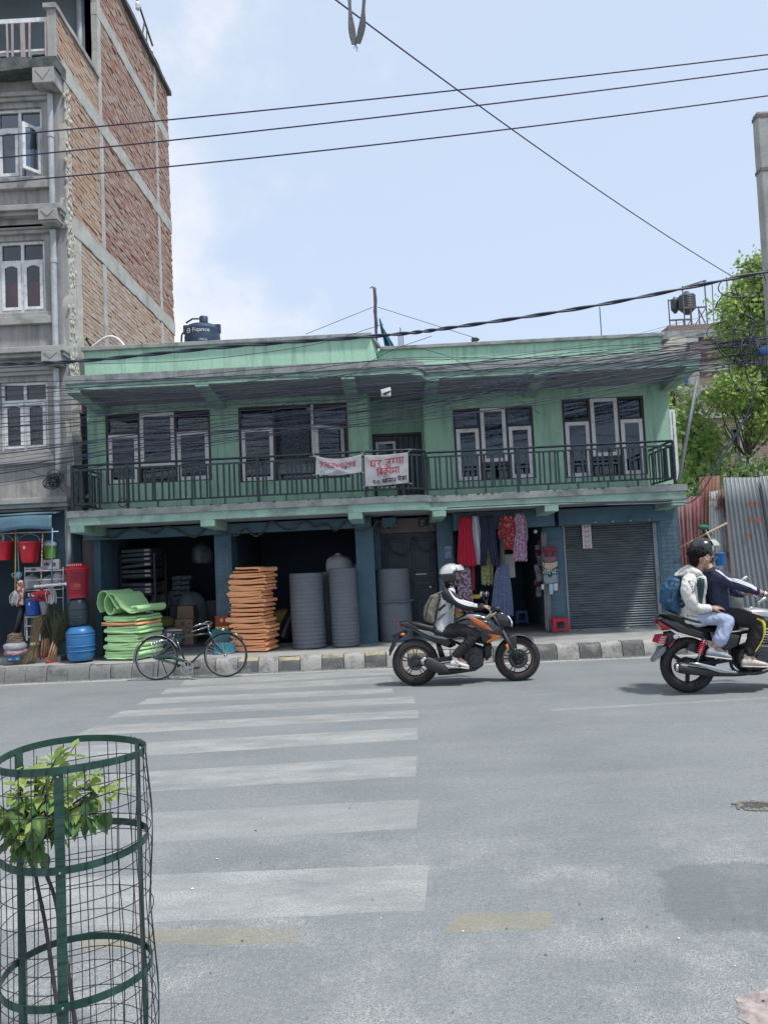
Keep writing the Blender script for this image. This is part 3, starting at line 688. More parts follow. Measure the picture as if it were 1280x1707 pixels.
# ================================================================== brush lettering: strokes of each character in a unit box
GLY = {
 'घ': (1.0, [[(.05,.85),(.2,.95),(.3,.8),(.2,.62),(.35,.6),(.2,.45),(.15,.25),(.4,.15),(.75,.25)], [(.75,1),(.75,0)], [(.35,1),(1,1)]]),
 'र': (.75, [[(.2,1),(.45,.85),(.45,.6),(.15,.5),(.3,.45),(.6,0)], [(0,1),(.75,1)]]),
 'ज': (1.0, [[(.35,.6),(.75,.6)], [(.35,.6),(.4,.35),(.25,.1),(.05,.2)], [(.75,1),(.75,0)], [(0,1),(1,1)]]),
 'G': (.6, [[(.2,1),(.2,.45),(.12,.3),(.3,.35)], [(.2,.4),(.5,.42)], [(0,1),(.6,1)]]),
 'ग': (.85, [[(.25,1),(.25,.4),(.1,.25),(.3,.3)], [(.65,1),(.65,0)], [(0,1),(.85,1)]]),
 'ा': (.4, [[(.2,1),(.2,0)], [(0,1),(.4,1)]]),
 'ि': (.4, [[(.2,0),(.2,1),(.25,1.25),(.6,1.3),(.95,1.05)], [(0,1),(.4,1)]]),
 'ब': (.85, [[(.6,1),(.6,0)], [(.6,.65),(.3,.7),(.1,.45),(.3,.2),(.6,.35)], [(.15,.6),(.55,.3)], [(0,1),(.85,1)]]),
 'क्र': (1.0, [[(.5,1),(.5,0)], [(.5,.65),(.25,.72),(.05,.45),(.25,.25),(.5,.45),(.8,.62),(.95,.4),(.8,.25)], [(.5,.4),(.15,-.1)], [(0,1),(1,1)]]),
 'ी': (.45, [[(.2,0),(.2,1),(.1,1.3),(-.25,1.3),(-.5,1.05)], [(0,1),(.45,1)]]),
 'म': (.95, [[(.2,1),(.2,.3),(.05,.2),(.1,.4),(.75,.4)], [(.75,1),(.75,0)], [(0,1),(.95,1)]]),
 'आ': (1.35, [[(.05,.85),(.25,.95),(.35,.75),(.2,.55),(.4,.45),(.3,.15),(.05,.15)], [(.3,.55),(.75,.5)], [(.75,1),(.75,0)], [(1.1,1),(1.1,0)], [(.5,1),(1.35,1)]]),
 'न': (.9, [[(.1,.4),(.25,.5),(.3,.35),(.15,.3)], [(.25,.5),(.65,.5)], [(.65,1),(.65,0)], [(0,1),(.9,1)]]),
 'प': (.9, [[(.15,1),(.15,.55),(.35,.3),(.65,.45)], [(.65,1),(.65,0)], [(0,1),(.9,1)]]),
 'ै': (0, [[(-.3,1),(-.6,1.35)], [(-.25,1),(-.35,1.4)]]),
 'स': (1.0, [[(.15,1),(.4,.8),(.35,.6),(.1,.5),(.3,.4),(.5,0)], [(.35,.5),(.75,.5)], [(.75,1),(.75,0)], [(0,1),(1,1)]]),
 '१': (.7, [[(.35,.5),(.15,.5),(.1,.75),(.3,.95),(.5,.8),(.5,.5),(.35,.2),(.55,0)]]),
 '०': (.75, [[(.35,.9),(.1,.5),(.35,.1),(.6,.5),(.35,.9)]]),
 '२': (.75, [[(.1,.85),(.35,.95),(.5,.75),(.3,.45),(.1,.35),(.35,.4),(.6,0)]]),
 '9': (.8, [[(.6,.75),(.4,.98),(.12,.8),(.2,.55),(.5,.55),(.6,.75),(.55,.3),(.15,0)]]),
 '7': (.7, [[(.08,.7),(.15,.95),(.6,.9),(.3,0)], [(.15,.45),(.55,.5)]]),
 '6': (.75, [[(.6,.95),(.2,.7),(.1,.25),(.35,.02),(.6,.25),(.4,.5),(.12,.3)]]),
 '2': (.75, [[(.1,.8),(.35,.98),(.58,.75),(.1,.02),(.65,.06)]]),
 '4': (.75, [[(.15,1),(.1,.45),(.65,.5)], [(.5,.85),(.5,0)]]),
 '1': (.4, [[(.2,1),(.2,0)]]),
 '0': (.75, [[(.35,.98),(.1,.5),(.35,.02),(.6,.5),(.35,.98)]]),
 '8': (.75, [[(.35,.52),(.12,.75),(.35,.98),(.58,.75),(.35,.52),(.1,.25),(.35,.02),(.6,.25),(.35,.52)]]),
 ' ': (.6, []),
}
def brush(chars, h, adv=1.0, wd=.10):     # -> list of (polyline points, width) in metres; x from 0
 x = 0; out_ = []
 for ch in chars:
  w, st = GLY[ch]
  for s_ in st:
   p = [Vector((x+(a)*h*.8*adv, b*h, 0)) for a, b in s_]
   out_.append(bez(p, 5) if len(p) > 2 else [p[0]+(p[1]-p[0])*k/4 for k in range(5)])
  x += w*h*.8*adv
 return out_, x
def ribbons(mb, lines, mapf, wd, m=None):   # flat painted strokes laid on a surface: mapf(x, z) -> point
 for ln in lines:
  n_ = len(ln); vs_ = []
  for i in range(n_):
   t = (ln[min(i+1,n_-1)]-ln[max(i-1,0)]); t = t.normalized() if t.length > 1e-9 else Vector((1,0,0)); nn_ = Vector((-t.y, t.x, 0))
   w = wd*(.8+.35*math.sin(i*1.3+n_)*.5)
   for s_ in (-1, 1): q = ln[i]+nn_*(w/2*s_); vs_.append(mapf(q.x, q.y))
  mb.add(vs_, [(2*i, 2*i+1, 2*i+3, 2*i+2) for i in range(n_-1)], m)
def font_mesh(txt, size):                   # latin and digits in Blender's own font -> list of (verts2d, faces)
 cu = bpy.data.curves.new('txt', 'FONT'); cu.body = txt; cu.size = size; cu.resolution_u = 3
 ob = bpy.data.objects.new('txt', cu); COL.objects.link(ob)
 dg = bpy.context.evaluated_depsgraph_get(); me = bpy.data.meshes.new_from_object(ob.evaluated_get(dg))
 vs_ = [Vector(v.co) for v in me.vertices]; fs_ = [tuple(p.vertices) for p in me.polygons]
 bpy.data.objects.remove(ob); bpy.data.meshes.remove(me); bpy.data.curves.remove(cu)
 return vs_, fs_
# number plate digits
q = MB(); ln_, w_ = brush(['0','2','7'], .045); ribbons(q, ln_, lambda x, z: (.475+x, 14.472, 2.335+z), .009); ln_, w_ = brush(['1','1','0','2'], .028); ribbons(q, ln_, lambda x, z: (.475+x, 14.472, 2.285+z), .006); q.build('lettering', PLT, npb)
# banners tied to the railing
CLOTH = M('banner_cloth', (.50,.48,.50), .85, var=.10, sc=4, fine=.05, fsc=60, dirt=(.33,.30,.31), damt=.7, dsc=4, bump=.5, bsc=22)
RED = M('red_brush_paint', (.40,.05,.09), .8, var=.35, sc=18); BLK = M('black_brush_paint', (.02,.02,.025), .7); TEAL = M('teal_print', (.10,.42,.42), .7)
def banner(label, corners, Y, sag, fold, draw, seed):
 a, b, c, d = [at(*p, Y) for p in corners]     # top left, top right, bottom right, bottom left
 t = thing('banner', label, 'banner', a.lerp(b, .5), 'hand-painted sale banners on the balcony railing')
 W = (b-a).length; Hh = (d-a).length
 def sf(u, v, lift=0):
  p = (a*(1-u)+b*u)*(1-v) + (d*(1-u)+c*u)*v
  p.z -= sag*math.sin(PI*u)*(1-.4*v)
  # creases run from the tied corners towards the middle
  y = fold*(math.sin((u*1.6+v*1.2)*5+seed)*.35 + math.exp(-((u-v*.75)**2)*90)*.9 + math.exp(-(((1-u)-v*.8)**2)*90)*.7*(v*.8+.2)) + .012*noise.noise(Vector((u*5, v*4, seed)))
  p.y -= y*(.3+.7*math.sin(PI*min(1, max(0, u)))) + lift; return p
 m_ = MB(); m_.grid(sf, 48, 30); m_.build('cloth', CLOTH, t, smooth=1, solid=.003)
 def mf(x, z): return sf(x/W, 1-z/Hh, .005)
 for (lines, mat, wd) in draw(W, Hh):
  m_ = MB(); ribbons(m_, lines, mf, wd); m_.build('lettering', mat, t)
 for p, e in ((a, (-.05,.0,.05)), (b, (.05,.0,.05)), (c, (.06,0,-.01)), (d, (-.05,0,0))):
  m_ = MB(); m_.tube([p, p+Vector(e)*.6+Vector((0,0,-.008)), p+Vector(e)], .005, 5); m_.build('tie', CLOTH, t)
def place(chars, h, x0, z0, adv=1.0, slope=0, wfit=None):
 ln_, w_ = brush(chars, h, adv); k = (wfit/w_) if wfit else 1
 return [[Vector((x0+p.x*k, z0+p.y+slope*p.x*k, 0)) for p in l_] for l_ in ln_]
def draw_phone(W, Hh):
 o = [(place(list('9762410298'), Hh*.30, W*.08, Hh*.46, wfit=W*.80, slope=-.02), RED, .017)]
 cx_, cz_, r_ = W*.16, Hh*.17, Hh*.12
 o.append(([[Vector((cx_+r_*math.cos(2*PI*k/16), cz_+r_*math.sin(2*PI*k/16), 0)) for k in range(17)], [Vector((cx_-.4*r_,cz_+.3*r_,0)), Vector((cx_-.1*r_,cz_-.3*r_,0)), Vector((cx_+.45*r_,cz_-.35*r_,0))]], TEAL, .012))
 o.append(([[Vector((W*.30+W*.5*k/40, Hh*.15+Hh*.03*math.sin(k*2.1)+.0*k, 0)) for k in range(41)]], M('faint_teal_print', (.42,.50,.52), .8), .02))
 return o
def draw_sale(W, Hh):
 return [(place(['घ','र'], Hh*.20, W*.12, Hh*.62, wfit=W*.27), RED, .020), (place(['ज','G','ग','ा'], Hh*.20, W*.47, Hh*.64, wfit=W*.43, slope=.05), RED, .020),
   (place(['ि','ब','क्र','ी','म','ा'], Hh*.20, W*.27, Hh*.33, wfit=W*.53, slope=.05), RED, .020),
   (place(['१','०'], Hh*.13, W*.17, Hh*.06, wfit=W*.18), BLK, .017), (place(['आ','न','ा','२'], Hh*.13, W*.39, Hh*.07, wfit=W*.33, slope=.03), BLK, .017),
   (place(['प','ै','स','ा'], Hh*.13, W*.75, Hh*.10, wfit=W*.21, slope=.03), BLK, .017)]
banner('small white cloth banner with red phone number 9762410298, tied to the railing', [(527,761),(602,758),(603,787),(526,791)], YEL+.01, .05, .025, draw_phone, 1.0)
banner('square white cloth banner with red and black Nepali words, tied at the railing bend', [(607,759),(680,754),(681,805),(609,811)], YEL+.005, .015, .03, draw_sale, 2.2)
# ================================================================== the tall brick-sided building at the left
CEM = M('grey_cement', (.325, .32, .31), .9, var=.14, sc=.9, fine=.08, fsc=12, dirt=(.14,.15,.155), damt=.7, dsc=1.1, dlo=.45, dhi=.66, streak=True, bump=.35, bsc=25)
CEM2 = M('moulding_cement', (.34, .335, .325), .9, var=.12, sc=2, fine=.08, fsc=20, dirt=(.10,.105,.105), damt=.7, dsc=2.5, dlo=.5, dhi=.68, bump=.4, bsc=30)
BEAMC = M('raw_concrete', (.40, .40, .37), .9, var=.12, sc=1.6, fine=.12, fsc=14, dirt=(.20,.19,.17), damt=.6, dsc=3, dlo=.5, dhi=.7, bump=.7, bsc=25)
PLAS = M('rough_plaster', (.46, .43, .38), .9, var=.15, sc=2, fine=.12, fsc=20, dirt=(.27,.24,.20), damt=.6, dsc=4, bump=.8, bsc=18)
def brick_mat(name, ca, cb, cj):
 m = bpy.data.materials.new(name); m.use_nodes = True; n = m.node_tree.nodes; l = m.node_tree.links; bs = n['Principled BSDF']; bs.inputs['Roughness'].default_value = .92; bs.inputs['Specular IOR Level'].default_value = .2
 g = n.new('ShaderNodeNewGeometry'); r = n.new('ShaderNodeValToRGB'); l.new(g.outputs['Random Per Island'], r.inputs[0])
 r.color_ramp.elements[0].color = (*ca, 1); r.color_ramp.elements[1].color = (*cb, 1)
 e = r.color_ramp.elements.new(.5); e.color = tuple((ca[i]*.4+cb[i]*.6) for i in range(3)) + (1,)
 e = r.color_ramp.elements.new(.9); e.color = (*cj, 1)
 a = n.new('ShaderNodeTexNoise'); a.inputs['Scale'].default_value = 1.1; a.inputs['Detail'].default_value = 7; a.inputs['Roughness'].default_value = .7; l.new(g.outputs['Position'], a.inputs['Vector'])
 q = n.new('ShaderNodeMapRange'); q.inputs['From Min'].default_value = .45; q.inputs['From Max'].default_value = .7; q.inputs['To Max'].default_value = .5; l.new(a.outputs['Fac'], q.inputs['Value'])
 x = n.new('ShaderNodeMix'); x.data_type = 'RGBA'; l.new(q.outputs[0], x.inputs['Factor']); l.new(r.outputs[0], x.inputs['A']); x.inputs['B'].default_value = (*cj, 1)
 a2 = n.new('ShaderNodeTexNoise'); a2.inputs['Scale'].default_value = 60; a2.inputs['Detail'].default_value = 4; l.new(g.outputs['Position'], a2.inputs['Vector'])
 q2 = n.new('ShaderNodeMapRange'); q2.inputs['To Min'].default_value = .75; q2.inputs['To Max'].default_value = 1.25; l.new(a2.outputs['Fac'], q2.inputs['Value'])
 k = n.new('ShaderNodeVectorMath'); k.operation = 'SCALE'; l.new(x.outputs['Result'], k.inputs[0]); l.new(q2.outputs[0], k.inputs['Scale']); l.new(k.outputs[0], bs.inputs['Base Color'])
 b = n.new('ShaderNodeBump'); b.inputs['Strength'].default_value = .6; b.inputs['Distance'].default_value = .01; l.new(a2.outputs['Fac'], b.inputs['Height']); l.new(b.outputs[0], bs.inputs['Normal'])
 return m
BRK = brick_mat('red_brick', (.28,.15,.12), (.37,.24,.195), (.37,.31,.27))
BRKP = brick_mat('pale_brick', (.37,.26,.20), (.45,.345,.27), (.45,.385,.33))
BRKO = brick_mat('orange_brick', (.36,.23,.165), (.45,.315,.235), (.42,.345,.285))
MORT = M('mortar', (.20,.165,.14), .95, var=.2, sc=4, bump=.5)
MORTL = M('pale_mortar', (.40,.33,.27), .95, var=.2, sc=4, bump=.5)
MOSSB = M('mossy_concrete', (.09,.10,.10), .95, var=.4, sc=6, fine=.3, fsc=30, bump=.9, bsc=25)

FY, SX = 13.35, -5.62
TB = thing('tall_building', 'tall unfinished building with grey cement front and bare red brick side wall', 'building', (-7.5, FY, PZ))
def bricks_x(mb, y0, y1, z0, z1, x, rd, out_=.012, rh=.079, ln=.235):
 z = z0; r = 0
 while z < z1-.03:
  h = min(rh, z1-z)-.012; y = y0-(ln/2 if r % 2 else 0)+rd.uniform(-.02,.02)
  while y < y1:
   a, b = max(y, y0), min(y+ln-.012, y1)
   if b-a > .03:
    d = rd.gauss(.012, out_*.6); tl = rd.gauss(0, .004)
    mb.add([(x-.02,a,z),(x+d,a,z+tl*.3),(x+d+tl,b,z),(x-.02,b,z),(x-.02,a,z+h),(x+d,a,z+h+tl*.3),(x+d+tl,b,z+h),(x-.02,b,z+h)],
                       [(0,1,5,4),(1,2,6,5),(2,3,7,6),(4,5,6,7),(0,3,2,1)])
   y += ln
  z += rh; r += 1
# core of the side wall, then panels of real brick courses between concrete columns and beams
mb = MB(); mb.box(SX-.25, SX-.03, FY+.02, 20.0, 0, 10.9); mb.box(SX-.25, SX-.03, 15.05, 20.0, 10.9, 14.55); mb.box(-11, SX-.25, 19.8, 20.0, 0, 14.55); mb.build('side_wall', MORT, TB)
cols_y = (15.10, 18.92); beams_z = ((7.86, 8.20), (10.62, 10.93), (13.08, 13.36))
rd = random.Random(21)
ys = [(FY+.10, 14.99), (15.21, 18.82), (19.02, 20.0)]
zs = [(4.6, 7.86), (8.20, 10.62), (10.93, 13.08), (13.36, 14.52)]
for j, (z0, z1) in enumerate(zs):
 for i, (y0, y1) in enumerate(ys):
  if i == 0 and j >= 2: continue
  if i == 0 and j == 0: y0 = FY+.62
  q = MB(); bricks_x(q, y0, y1, z0, z1, SX, rd, out_=(.006 if j == 0 else .009))
  q.build('brick_panel', BRKP if j == 0 else (BRKO if (j == 1 and i == 0) else BRK), TB, kind='stuff')
q = MB(); q.box(SX-.03, SX-.012, FY+.6, 20.0, 4.6, 7.86); q.build('mortar_bed', MORTL, TB)
def rough_box(x0, x1, y0, y1, z0, z1, seed, name, mat, amp=.012, ny=2, nz=2):
 m_ = MB(); m_.box(x0, x1, y0, y1, z0, z1); o = m_.mesh(name, mat); bm = bmesh.new(); bm.from_mesh(o)
 long_ = max(x1-x0, y1-y0, z1-z0); ed = [e for e in bm.edges if e.calc_length() > long_*.5]
 bmesh.ops.subdivide_edges(bm, edges=ed, cuts=max(4, int(long_/.16)), use_grid_fill=True)
 for v in bm.verts: v.co += Vector((noise.noise(v.co*4+Vector((seed,0,0)))*amp*.6, noise.noise(v.co*4+Vector((0,seed,0)))*amp*.6, noise.noise(v.co*4+Vector((0,0,seed)))*amp*1.5))
 org = ORG[TB.name]
 for v in bm.verts: v.co -= org
 bm.to_mesh(o); bm.free(); ob = bpy.data.objects.new(name, o); COL.objects.link(ob); ob.parent = TB; ORG[ob.name] = org.copy(); return ob
for y in cols_y:
 for (z0, z1) in zs:
  rough_box(SX-.10, SX+.018, y-.095, y+.095, z0, z1, y+z0, 'column', BEAMC, .014)
for (z0, z1), y0 in zip(beams_z, (FY-.05, FY-.10, 15.0)): rough_box(SX-.10, SX+.026, y0, 20.02, z0, z1, z0, 'beam', BEAMC, .02)
rough_box(SX-.35, SX+.10, 15.0, 20.15, 14.53, 14.64, 3, 'roof_coping', MOSSB, .02)
rough_box(SX-.10, SX+.016, FY+.34, FY+.60, 4.6, 7.86, 5, 'plaster_strip', PLAS, .02)
rough_box(SX-.10, SX+.020, FY+.004, FY+.33, 2.8, 7.86, 8, 'rough_corner', BEAMC, .05)
rough_box(SX-.10, SX+.016, FY+.004, FY+.22, 8.2, 10.6, 9, 'rough_corner', PLAS, .04)
mb = MB(); random.seed(9)           # mortar squeezed and dropped down the corner
for k in range(260):
 z = random.uniform(5, 10.5); y = FY+.12+random.gauss(0,.07); s_ = random.uniform(.012,.04)
 mb.ball((SX+.02, y, z), (s_*.7, s_, s_*1.6), 6, 4)
mb.build('mortar_lumps', PLAS, TB, smooth=1, kind='stuff')
# front wall with windows on three floors
WX0, WX1 = -6.88, -6.03
fw_ops = [(WX0,WX1,8.84,10.14), (WX0,WX1,6.37,7.68), (WX0,WX1,3.88,5.12), (-8.6,-7.4,8.84,10.14), (-8.6,-7.4,6.37,7.68), (-8.6,-7.4,3.88,5.12)]
mb = MB(); wall_open(mb, -11.0, SX, 3.0, 10.65, FY, FY+.22, fw_ops); mb.build('front_wall', CEM, TB)
mb = MB()
for z in (2.85, 5.32, 7.88, 10.62): mb.box(-11, SX-.26, FY+.22, 19.8, z, z+.2)
mb.box(-11, SX-.26, 16.2, 16.3, 2.85, 14.5); mb.box(-11.1, -11, FY, 20, 0, 14.5); mb.build('floor_slab', DARKIN, TB)
WHT = M('chalky_white_frame', (.66,.67,.69), .6, var=.1, sc=6, dirt=(.33,.33,.33), damt=.6, dsc=9, dlo=.5, dhi=.64, bump=.2)
CUR_R = M('red_curtain', (.75,.04,.14), .9, var=.25, sc=4); CUR_B = two_tone('stripe_curtain', [(.30,.34,.38),(.09,.14,.22),(.30,.20,.20)], 9, .46, .54, stretch=(3,3,.2)); CUR_W = M('white_curtain', (.52,.53,.58), .9, var=.1, sc=4)
for fl, (x0, x1, z0, z1) in enumerate(fw_ops):
 main = fl < 3; cur = (CUR_W, CUR_R, CUR_B)[fl % 3]; t = .055; zt = z0+(z1-z0)*.70; xm = (x0+x1)/2; y = FY+.05
 w = MB(); frame_rect(w, x0, x1, z0, z1, y, y+.09, t); w.box(xm-t/2, xm+t/2, y+.002, y+.088, z0+t, z1-t); w.box(x0+t, xm-t/2, y+.004, y+.086, zt, zt+t); w.box(xm+t/2, x1-t, y+.004, y+.086, zt, zt+t)
 wn = w.build('window', WHT, TB, bevel=.006)
 for (a, b) in ((x0+t, xm-t/2), (xm+t/2, x1-t)):
  pane(a, b, zt+t, z1-t, y+.04, wn)
  opened = fl == 0 and a > xm
  s_ = .055; q = MB(); frame_rect(q, a, b, z0+t, zt, y-.02, y+.02, s_)
  n_ = 6      # arched head of the lower sash
  for k in range(n_):
   u = (k+.5)/n_; q.box(a+s_+(b-a-2*s_)*k/n_, a+s_+(b-a-2*s_)*(k+1)/n_, y-.018, y+.018, zt-s_-.045*(2*u-1)**2, zt-s_+.002)
  g_ = MB(); g_.box(a+s_, b-s_, y-.003, y+.003, z0+t+s_, zt-s_)
  if opened:
   R_ = Matrix.Translation((b, y, 0)) @ Matrix.Rotation(.95, 4, 'Z') @ Matrix.Translation((-b, -y, 0)); q.v = [tuple(R_ @ Vector(p)) for p in q.v]; g_.v = [tuple(R_ @ Vector(p)) for p in g_.v]
  q.build('sash_frame', WHT, wn, bevel=.004); g_.build('pane', GLASS, wn)
 top = {0: z0+.62, 1: z0+.60, 2: zt}[fl % 3]
 q = MB(); q.grid(lambda u, v: Vector((x0+.04+(x1-x0-.08)*u, y+.13+.02*math.sin(u*40+.7*math.sin(v*3)), z0+.04+(top-z0-.04)*v)), 80, 4); q.build('curtain', cur, wn, smooth=1)
 # stepped sill and head mouldings
 q = MB(); q.box(x0-.12, x1+.15, FY-.05, FY+.001, z0-.10, z0-.015); q.box(x0-.12, x1+.18, FY-.09, FY+.001, z0-.24, z0-.10); q.build('sill', CEM2, wn, bevel=.008)
 q = MB(); q.box(x0-.12, x1+.14, FY-.06, FY+.001, z1+.10, z1+.17); q.box(x0-.12, x1+.18, FY-.10, FY+.001, z1+.17, z1+.25); q.build('window_head', CEM2, wn, bevel=.008)
# floor bands with corner brackets
for z0, z1, m_ in ((2.86,3.02,CEM2), (5.40,5.66,CEM2), (7.93,8.20,CEM2)):
 q = MB(); q.box(-11, SX+.02, FY-.30, FY+.001, z1-.10, z1); q.box(-11, SX+.0, FY-.24, FY+.002, z1-.17, z1-.098); q.box(-11, SX-.06, FY-.10, FY+.003, z0-.06, z1-.168); b_ = q.build('floor_band', m_, TB, bevel=.01)
 if z0 > 3:
  q = MB(); q.box(-5.99, SX-.04, FY-.31, FY-.02, z0-.03, z1-.10); q.box(-5.97, SX-.06, FY-.28, FY-.02, z0-.07, z0-.03); br = q.build('bracket', m_, TB, bevel=.006)
  q = MB(); q.prism([(-5.95,FY-.32,z1-.13),(-5.71,FY-.32,z1-.13),(-5.83,FY-.32,z0+.03)], (0,.02,0)); q.build('diamond', CEM2, br)
# top floor: open balcony with a mossy slab, brick side parapet and slat railing
rough_box(-11, SX+.03, FY-.35, FY+.05, 10.64, 10.84, 4, 'balcony_slab', MOSSB, .03)
q = MB(); q.box(-6.02, SX-.02, FY-.36, FY-.0, 10.36, 10.64); br = q.build('bracket', CEM2, TB, bevel=.006)
q = MB(); q.prism([(-5.97,FY-.37,10.60),(-5.70,FY-.37,10.60),(-5.835,FY-.37,10.42)], (0,.02,0)); q.build('diamond', CEM2, br)
q = MB(); bricks_x(q, FY-.28, 15.0, 10.94, 11.72, SX, rd, out_=.006); q.build('brick_panel', BRKO, TB, kind='stuff')
mb = MB(); mb.box(SX-.11, SX-.012, FY-.28, 15.0, 10.84, 11.72); mb.build('parapet_core', MORTL, TB)
q = MB(); bx0 = SX-.24; q.box(SX-.13, SX+.02, FY-.34, FY-.285, 10.84, 11.74); q.build('parapet_post', CEM, TB, bevel=.008)
rough_box(SX-.18, SX+.05, FY-.38, 15.02, 11.72, 11.81, 6, 'parapet_coping', CEM2, .012)
BLUEG = M('blue_grey_wall', (.17,.21,.25), .85, var=.1, sc=1.5, bump=.2); PINKW = M('pinkish_slat', (.36,.29,.28), .7, var=.15, sc=8)
TOPW = [(-8.2,-7.45,10.9,12.4),(-7.05,-6.3,10.9,12.4)]
mb = MB(); wall_open(mb, -11, SX-.10, 10.84, 14.5, 15.05, 15.2, TOPW); mb.build('balcony_wall', BLUEG, TB)
for (a, b, c, d) in TOPW:
 w = MB(); frame_rect(w, a, b, c, d, 15.07, 15.15, .06); w.box((a+b)/2-.03, (a+b)/2+.03, 15.072, 15.148, c+.06, d-.06)
 for zz in (11.35, 11.85): w.box(a+.06, (a+b)/2-.03, 15.074, 15.146, zz, zz+.06); w.box((a+b)/2+.03, b-.06, 15.074, 15.146, zz, zz+.06)
 wn = w.build('window', WHT, TB, bevel=.005); pane(a+.05, b-.05, c+.05, d-.05, 15.11, wn)
q = MB(); q.tube([(-5.95,14.98,10.9),(-5.95,14.98,14.4)], .055, 10); q.build('drainpipe', M('grey_pipe', (.40,.42,.45), .5, var=.1, sc=4, dirt=(.2,.2,.2), damt=.5, dsc=5), TB, smooth=1)
mb = MB(); mb.box(-11, SX+.0, FY-.3, 15.05, 13.55, 13.70); mb.build('roof_canopy', CEM, TB, bevel=.01)
q = MB(); q.lathe([(.0,13.46),(.10,13.47),(.13,13.51),(.14,13.55)], (-6.75, 13.9, 0), 'Z', 16); q.build('ceiling_lamp', M('dark_lamp', (.05,.06,.06), .5), TB, smooth=1)
slatr = bpy.data.objects.new('slat_railing', None); COL.objects.link(slatr); slatr.parent = TB; ORG[slatr.name] = ORG[TB.name].copy()
q = MB(); q.box(-11, SX-.13, FY-.30, FY-.27, 11.52, 11.60); q.box(-11, SX-.13, FY-.295, FY-.275, 10.98, 11.02); q.build('rail', WHT, slatr)
q = MB(); q.box(-.015, .015, -.010, .010, 10.86, 11.50); sme = q.mesh('slat', PINKW)
x = SX-.18; random.seed(4)
while x > -8.2:
 if random.random() > .12: piece('slat', sme, slatr, loc=(x-ORG[slatr.name].x, FY-.32-ORG[slatr.name].y, -ORG[slatr.name].z), rot=(0, random.gauss(0,.012), 0))
 x -= .062
PIPE = MC['grey_pipe']
q = MB()
for (a, b) in ((10.3,7.95),(7.80,5.45),(5.30,3.25)): q.tube([(-5.83,FY-.09,a),(-5.83,FY-.09,b)], .052, 10)
for z in (7.3, 9.6, 4.8): q.tube([(-5.83,FY-.09,z),(-5.83,FY-.09,z-.10)], .062, 10)
q.build('drainpipe', PIPE, TB, smooth=1, ang=40)
q = MB(); q.tube([(-5.63,FY-.22,2.78),(-5.62,FY-.22,.25)], .05, 10); q.build('drainpipe', M('dark_pipe', (.16,.18,.20), .5, var=.15, sc=4), TB, smooth=1)
# ground floor: shop opening, pier, blue tarpaulin
mb = MB(); mb.box(-5.95, SX-.0, FY-.05, FY+.3, FZ, 2.86); mb.build('pier', BLUE, TB)
mb = MB(); mb.box(-11, -5.95, FY+.0, FY+.2, 2.25, 2.86); mb.build('shop_lintel', BLUE, TB)
mb = MB(); mb.box(-11, -10.9, FY, 16.5, FZ, 2.8); mb.box(-5.97, -5.90, FY+.3, 16.5, FZ, 2.8); mb.box(-11, -5.9, 16.4, 16.5, FZ, 2.8); mb.box(-11,-5.9,FY+.2,16.5,2.7,2.8); mb.build('shop_room', DARKIN, TB)
TARP = M('blue_tarpaulin', (.10,.20,.27), .55, var=.15, sc=3, fine=.05, dirt=(.06,.10,.13), damt=.5, dsc=2)
a = at(-60, 842, FY-.62); b = at(100, 838, FY-.62)
aw = thing('awning', 'faded blue tarpaulin awning over the household-goods shop', 'awning', (-6.6, FY-.3, 2.6))
mb = MB(); mb.grid(lambda u, v: Vector((-9.5+3.78*u, FY+.02-.66*min(1, v*1.6), 2.80-.10*min(1,v*1.6)-.26*max(0, v-.62)/.38 + .012*math.sin(u*23)*v - .02*math.sin(u*PI*4)*v)), 60, 10); mb.build('canopy_cloth', TARP, aw, smooth=1, solid=.006)
mb = MB(); mb.tube([(-9.5,FY-.62,2.70),(-5.70,FY-.62,2.705)], .015, 8); mb.build('rod', IRON, aw, smooth=1)
# small pole with an old bracket on the roof edge
pp = at(250, 78, 18.2)
jp = thing('roof_bracket', 'small rusty pole bracket with white insulator standing up from tall roof edge', 'bracket', (SX, 18.2, 14.6))
ST = M('rusty_steel', (.12,.10,.10), .7, var=.3, sc=10)
q = MB(); q.bar((SX-.02,18.0,14.60), (SX+.02,18.2,15.25), .03, .03); q.bar((SX,17.7,15.45),(SX+.05,18.7,14.95), .04,.04); q.bar((SX,18.35,14.6),(SX+.02,18.35,15.1),.025,.025); q.build('frame', ST, jp)
q = MB(); q.lathe([(.03,0),(.06,.03),(.04,.07),(.06,.11),(.05,.2),(.0,.22)], (SX, 17.75, 15.2), 'Z', 10); q.build('insulator', SASH, jp, smooth=1); q = MB(); q.lathe([(.05,0),(.07,.05),(.05,.10),(0,.12)], (SX, 18.7, 14.75), 'Z', 10); q.build('insulator', SASH, jp, smooth=1)
# tangle of cable on the wall by the drainpipe
random.seed(14)
q = MB()
for k in range(16):
 c = Vector((-5.90+random.gauss(0,.05), FY-.16, 3.30+random.gauss(0,.05))); r_ = random.uniform(.06,.15); pts = []
 for i in range(22):
  a_ = i*.42+k; pts.append(c+Vector((r_*math.cos(a_)*(1+.3*math.sin(k)), -.03*math.sin(a_*1.3+k)-.02, r_*.7*math.sin(a_))))
 q.tube(pts, .006, 5)
q.tube(bez([(-6.4,FY-.1,3.55),(-6.1,FY-.12,3.42),(-5.9,FY-.15,3.35),(-5.7,FY-.16,3.1)]), .006, 5); q.tube(bez([(-6.3,FY-.1,2.9),(-6.0,FY-.12,2.82),(-5.8,FY-.15,3.0)]), .008, 5)
CABM = M('haze_tinted_cable_rubber', (.022,.030,.055), .5, var=.2, sc=5)  # black rubber, with the blue cast of haze and lens contrast put into its colour
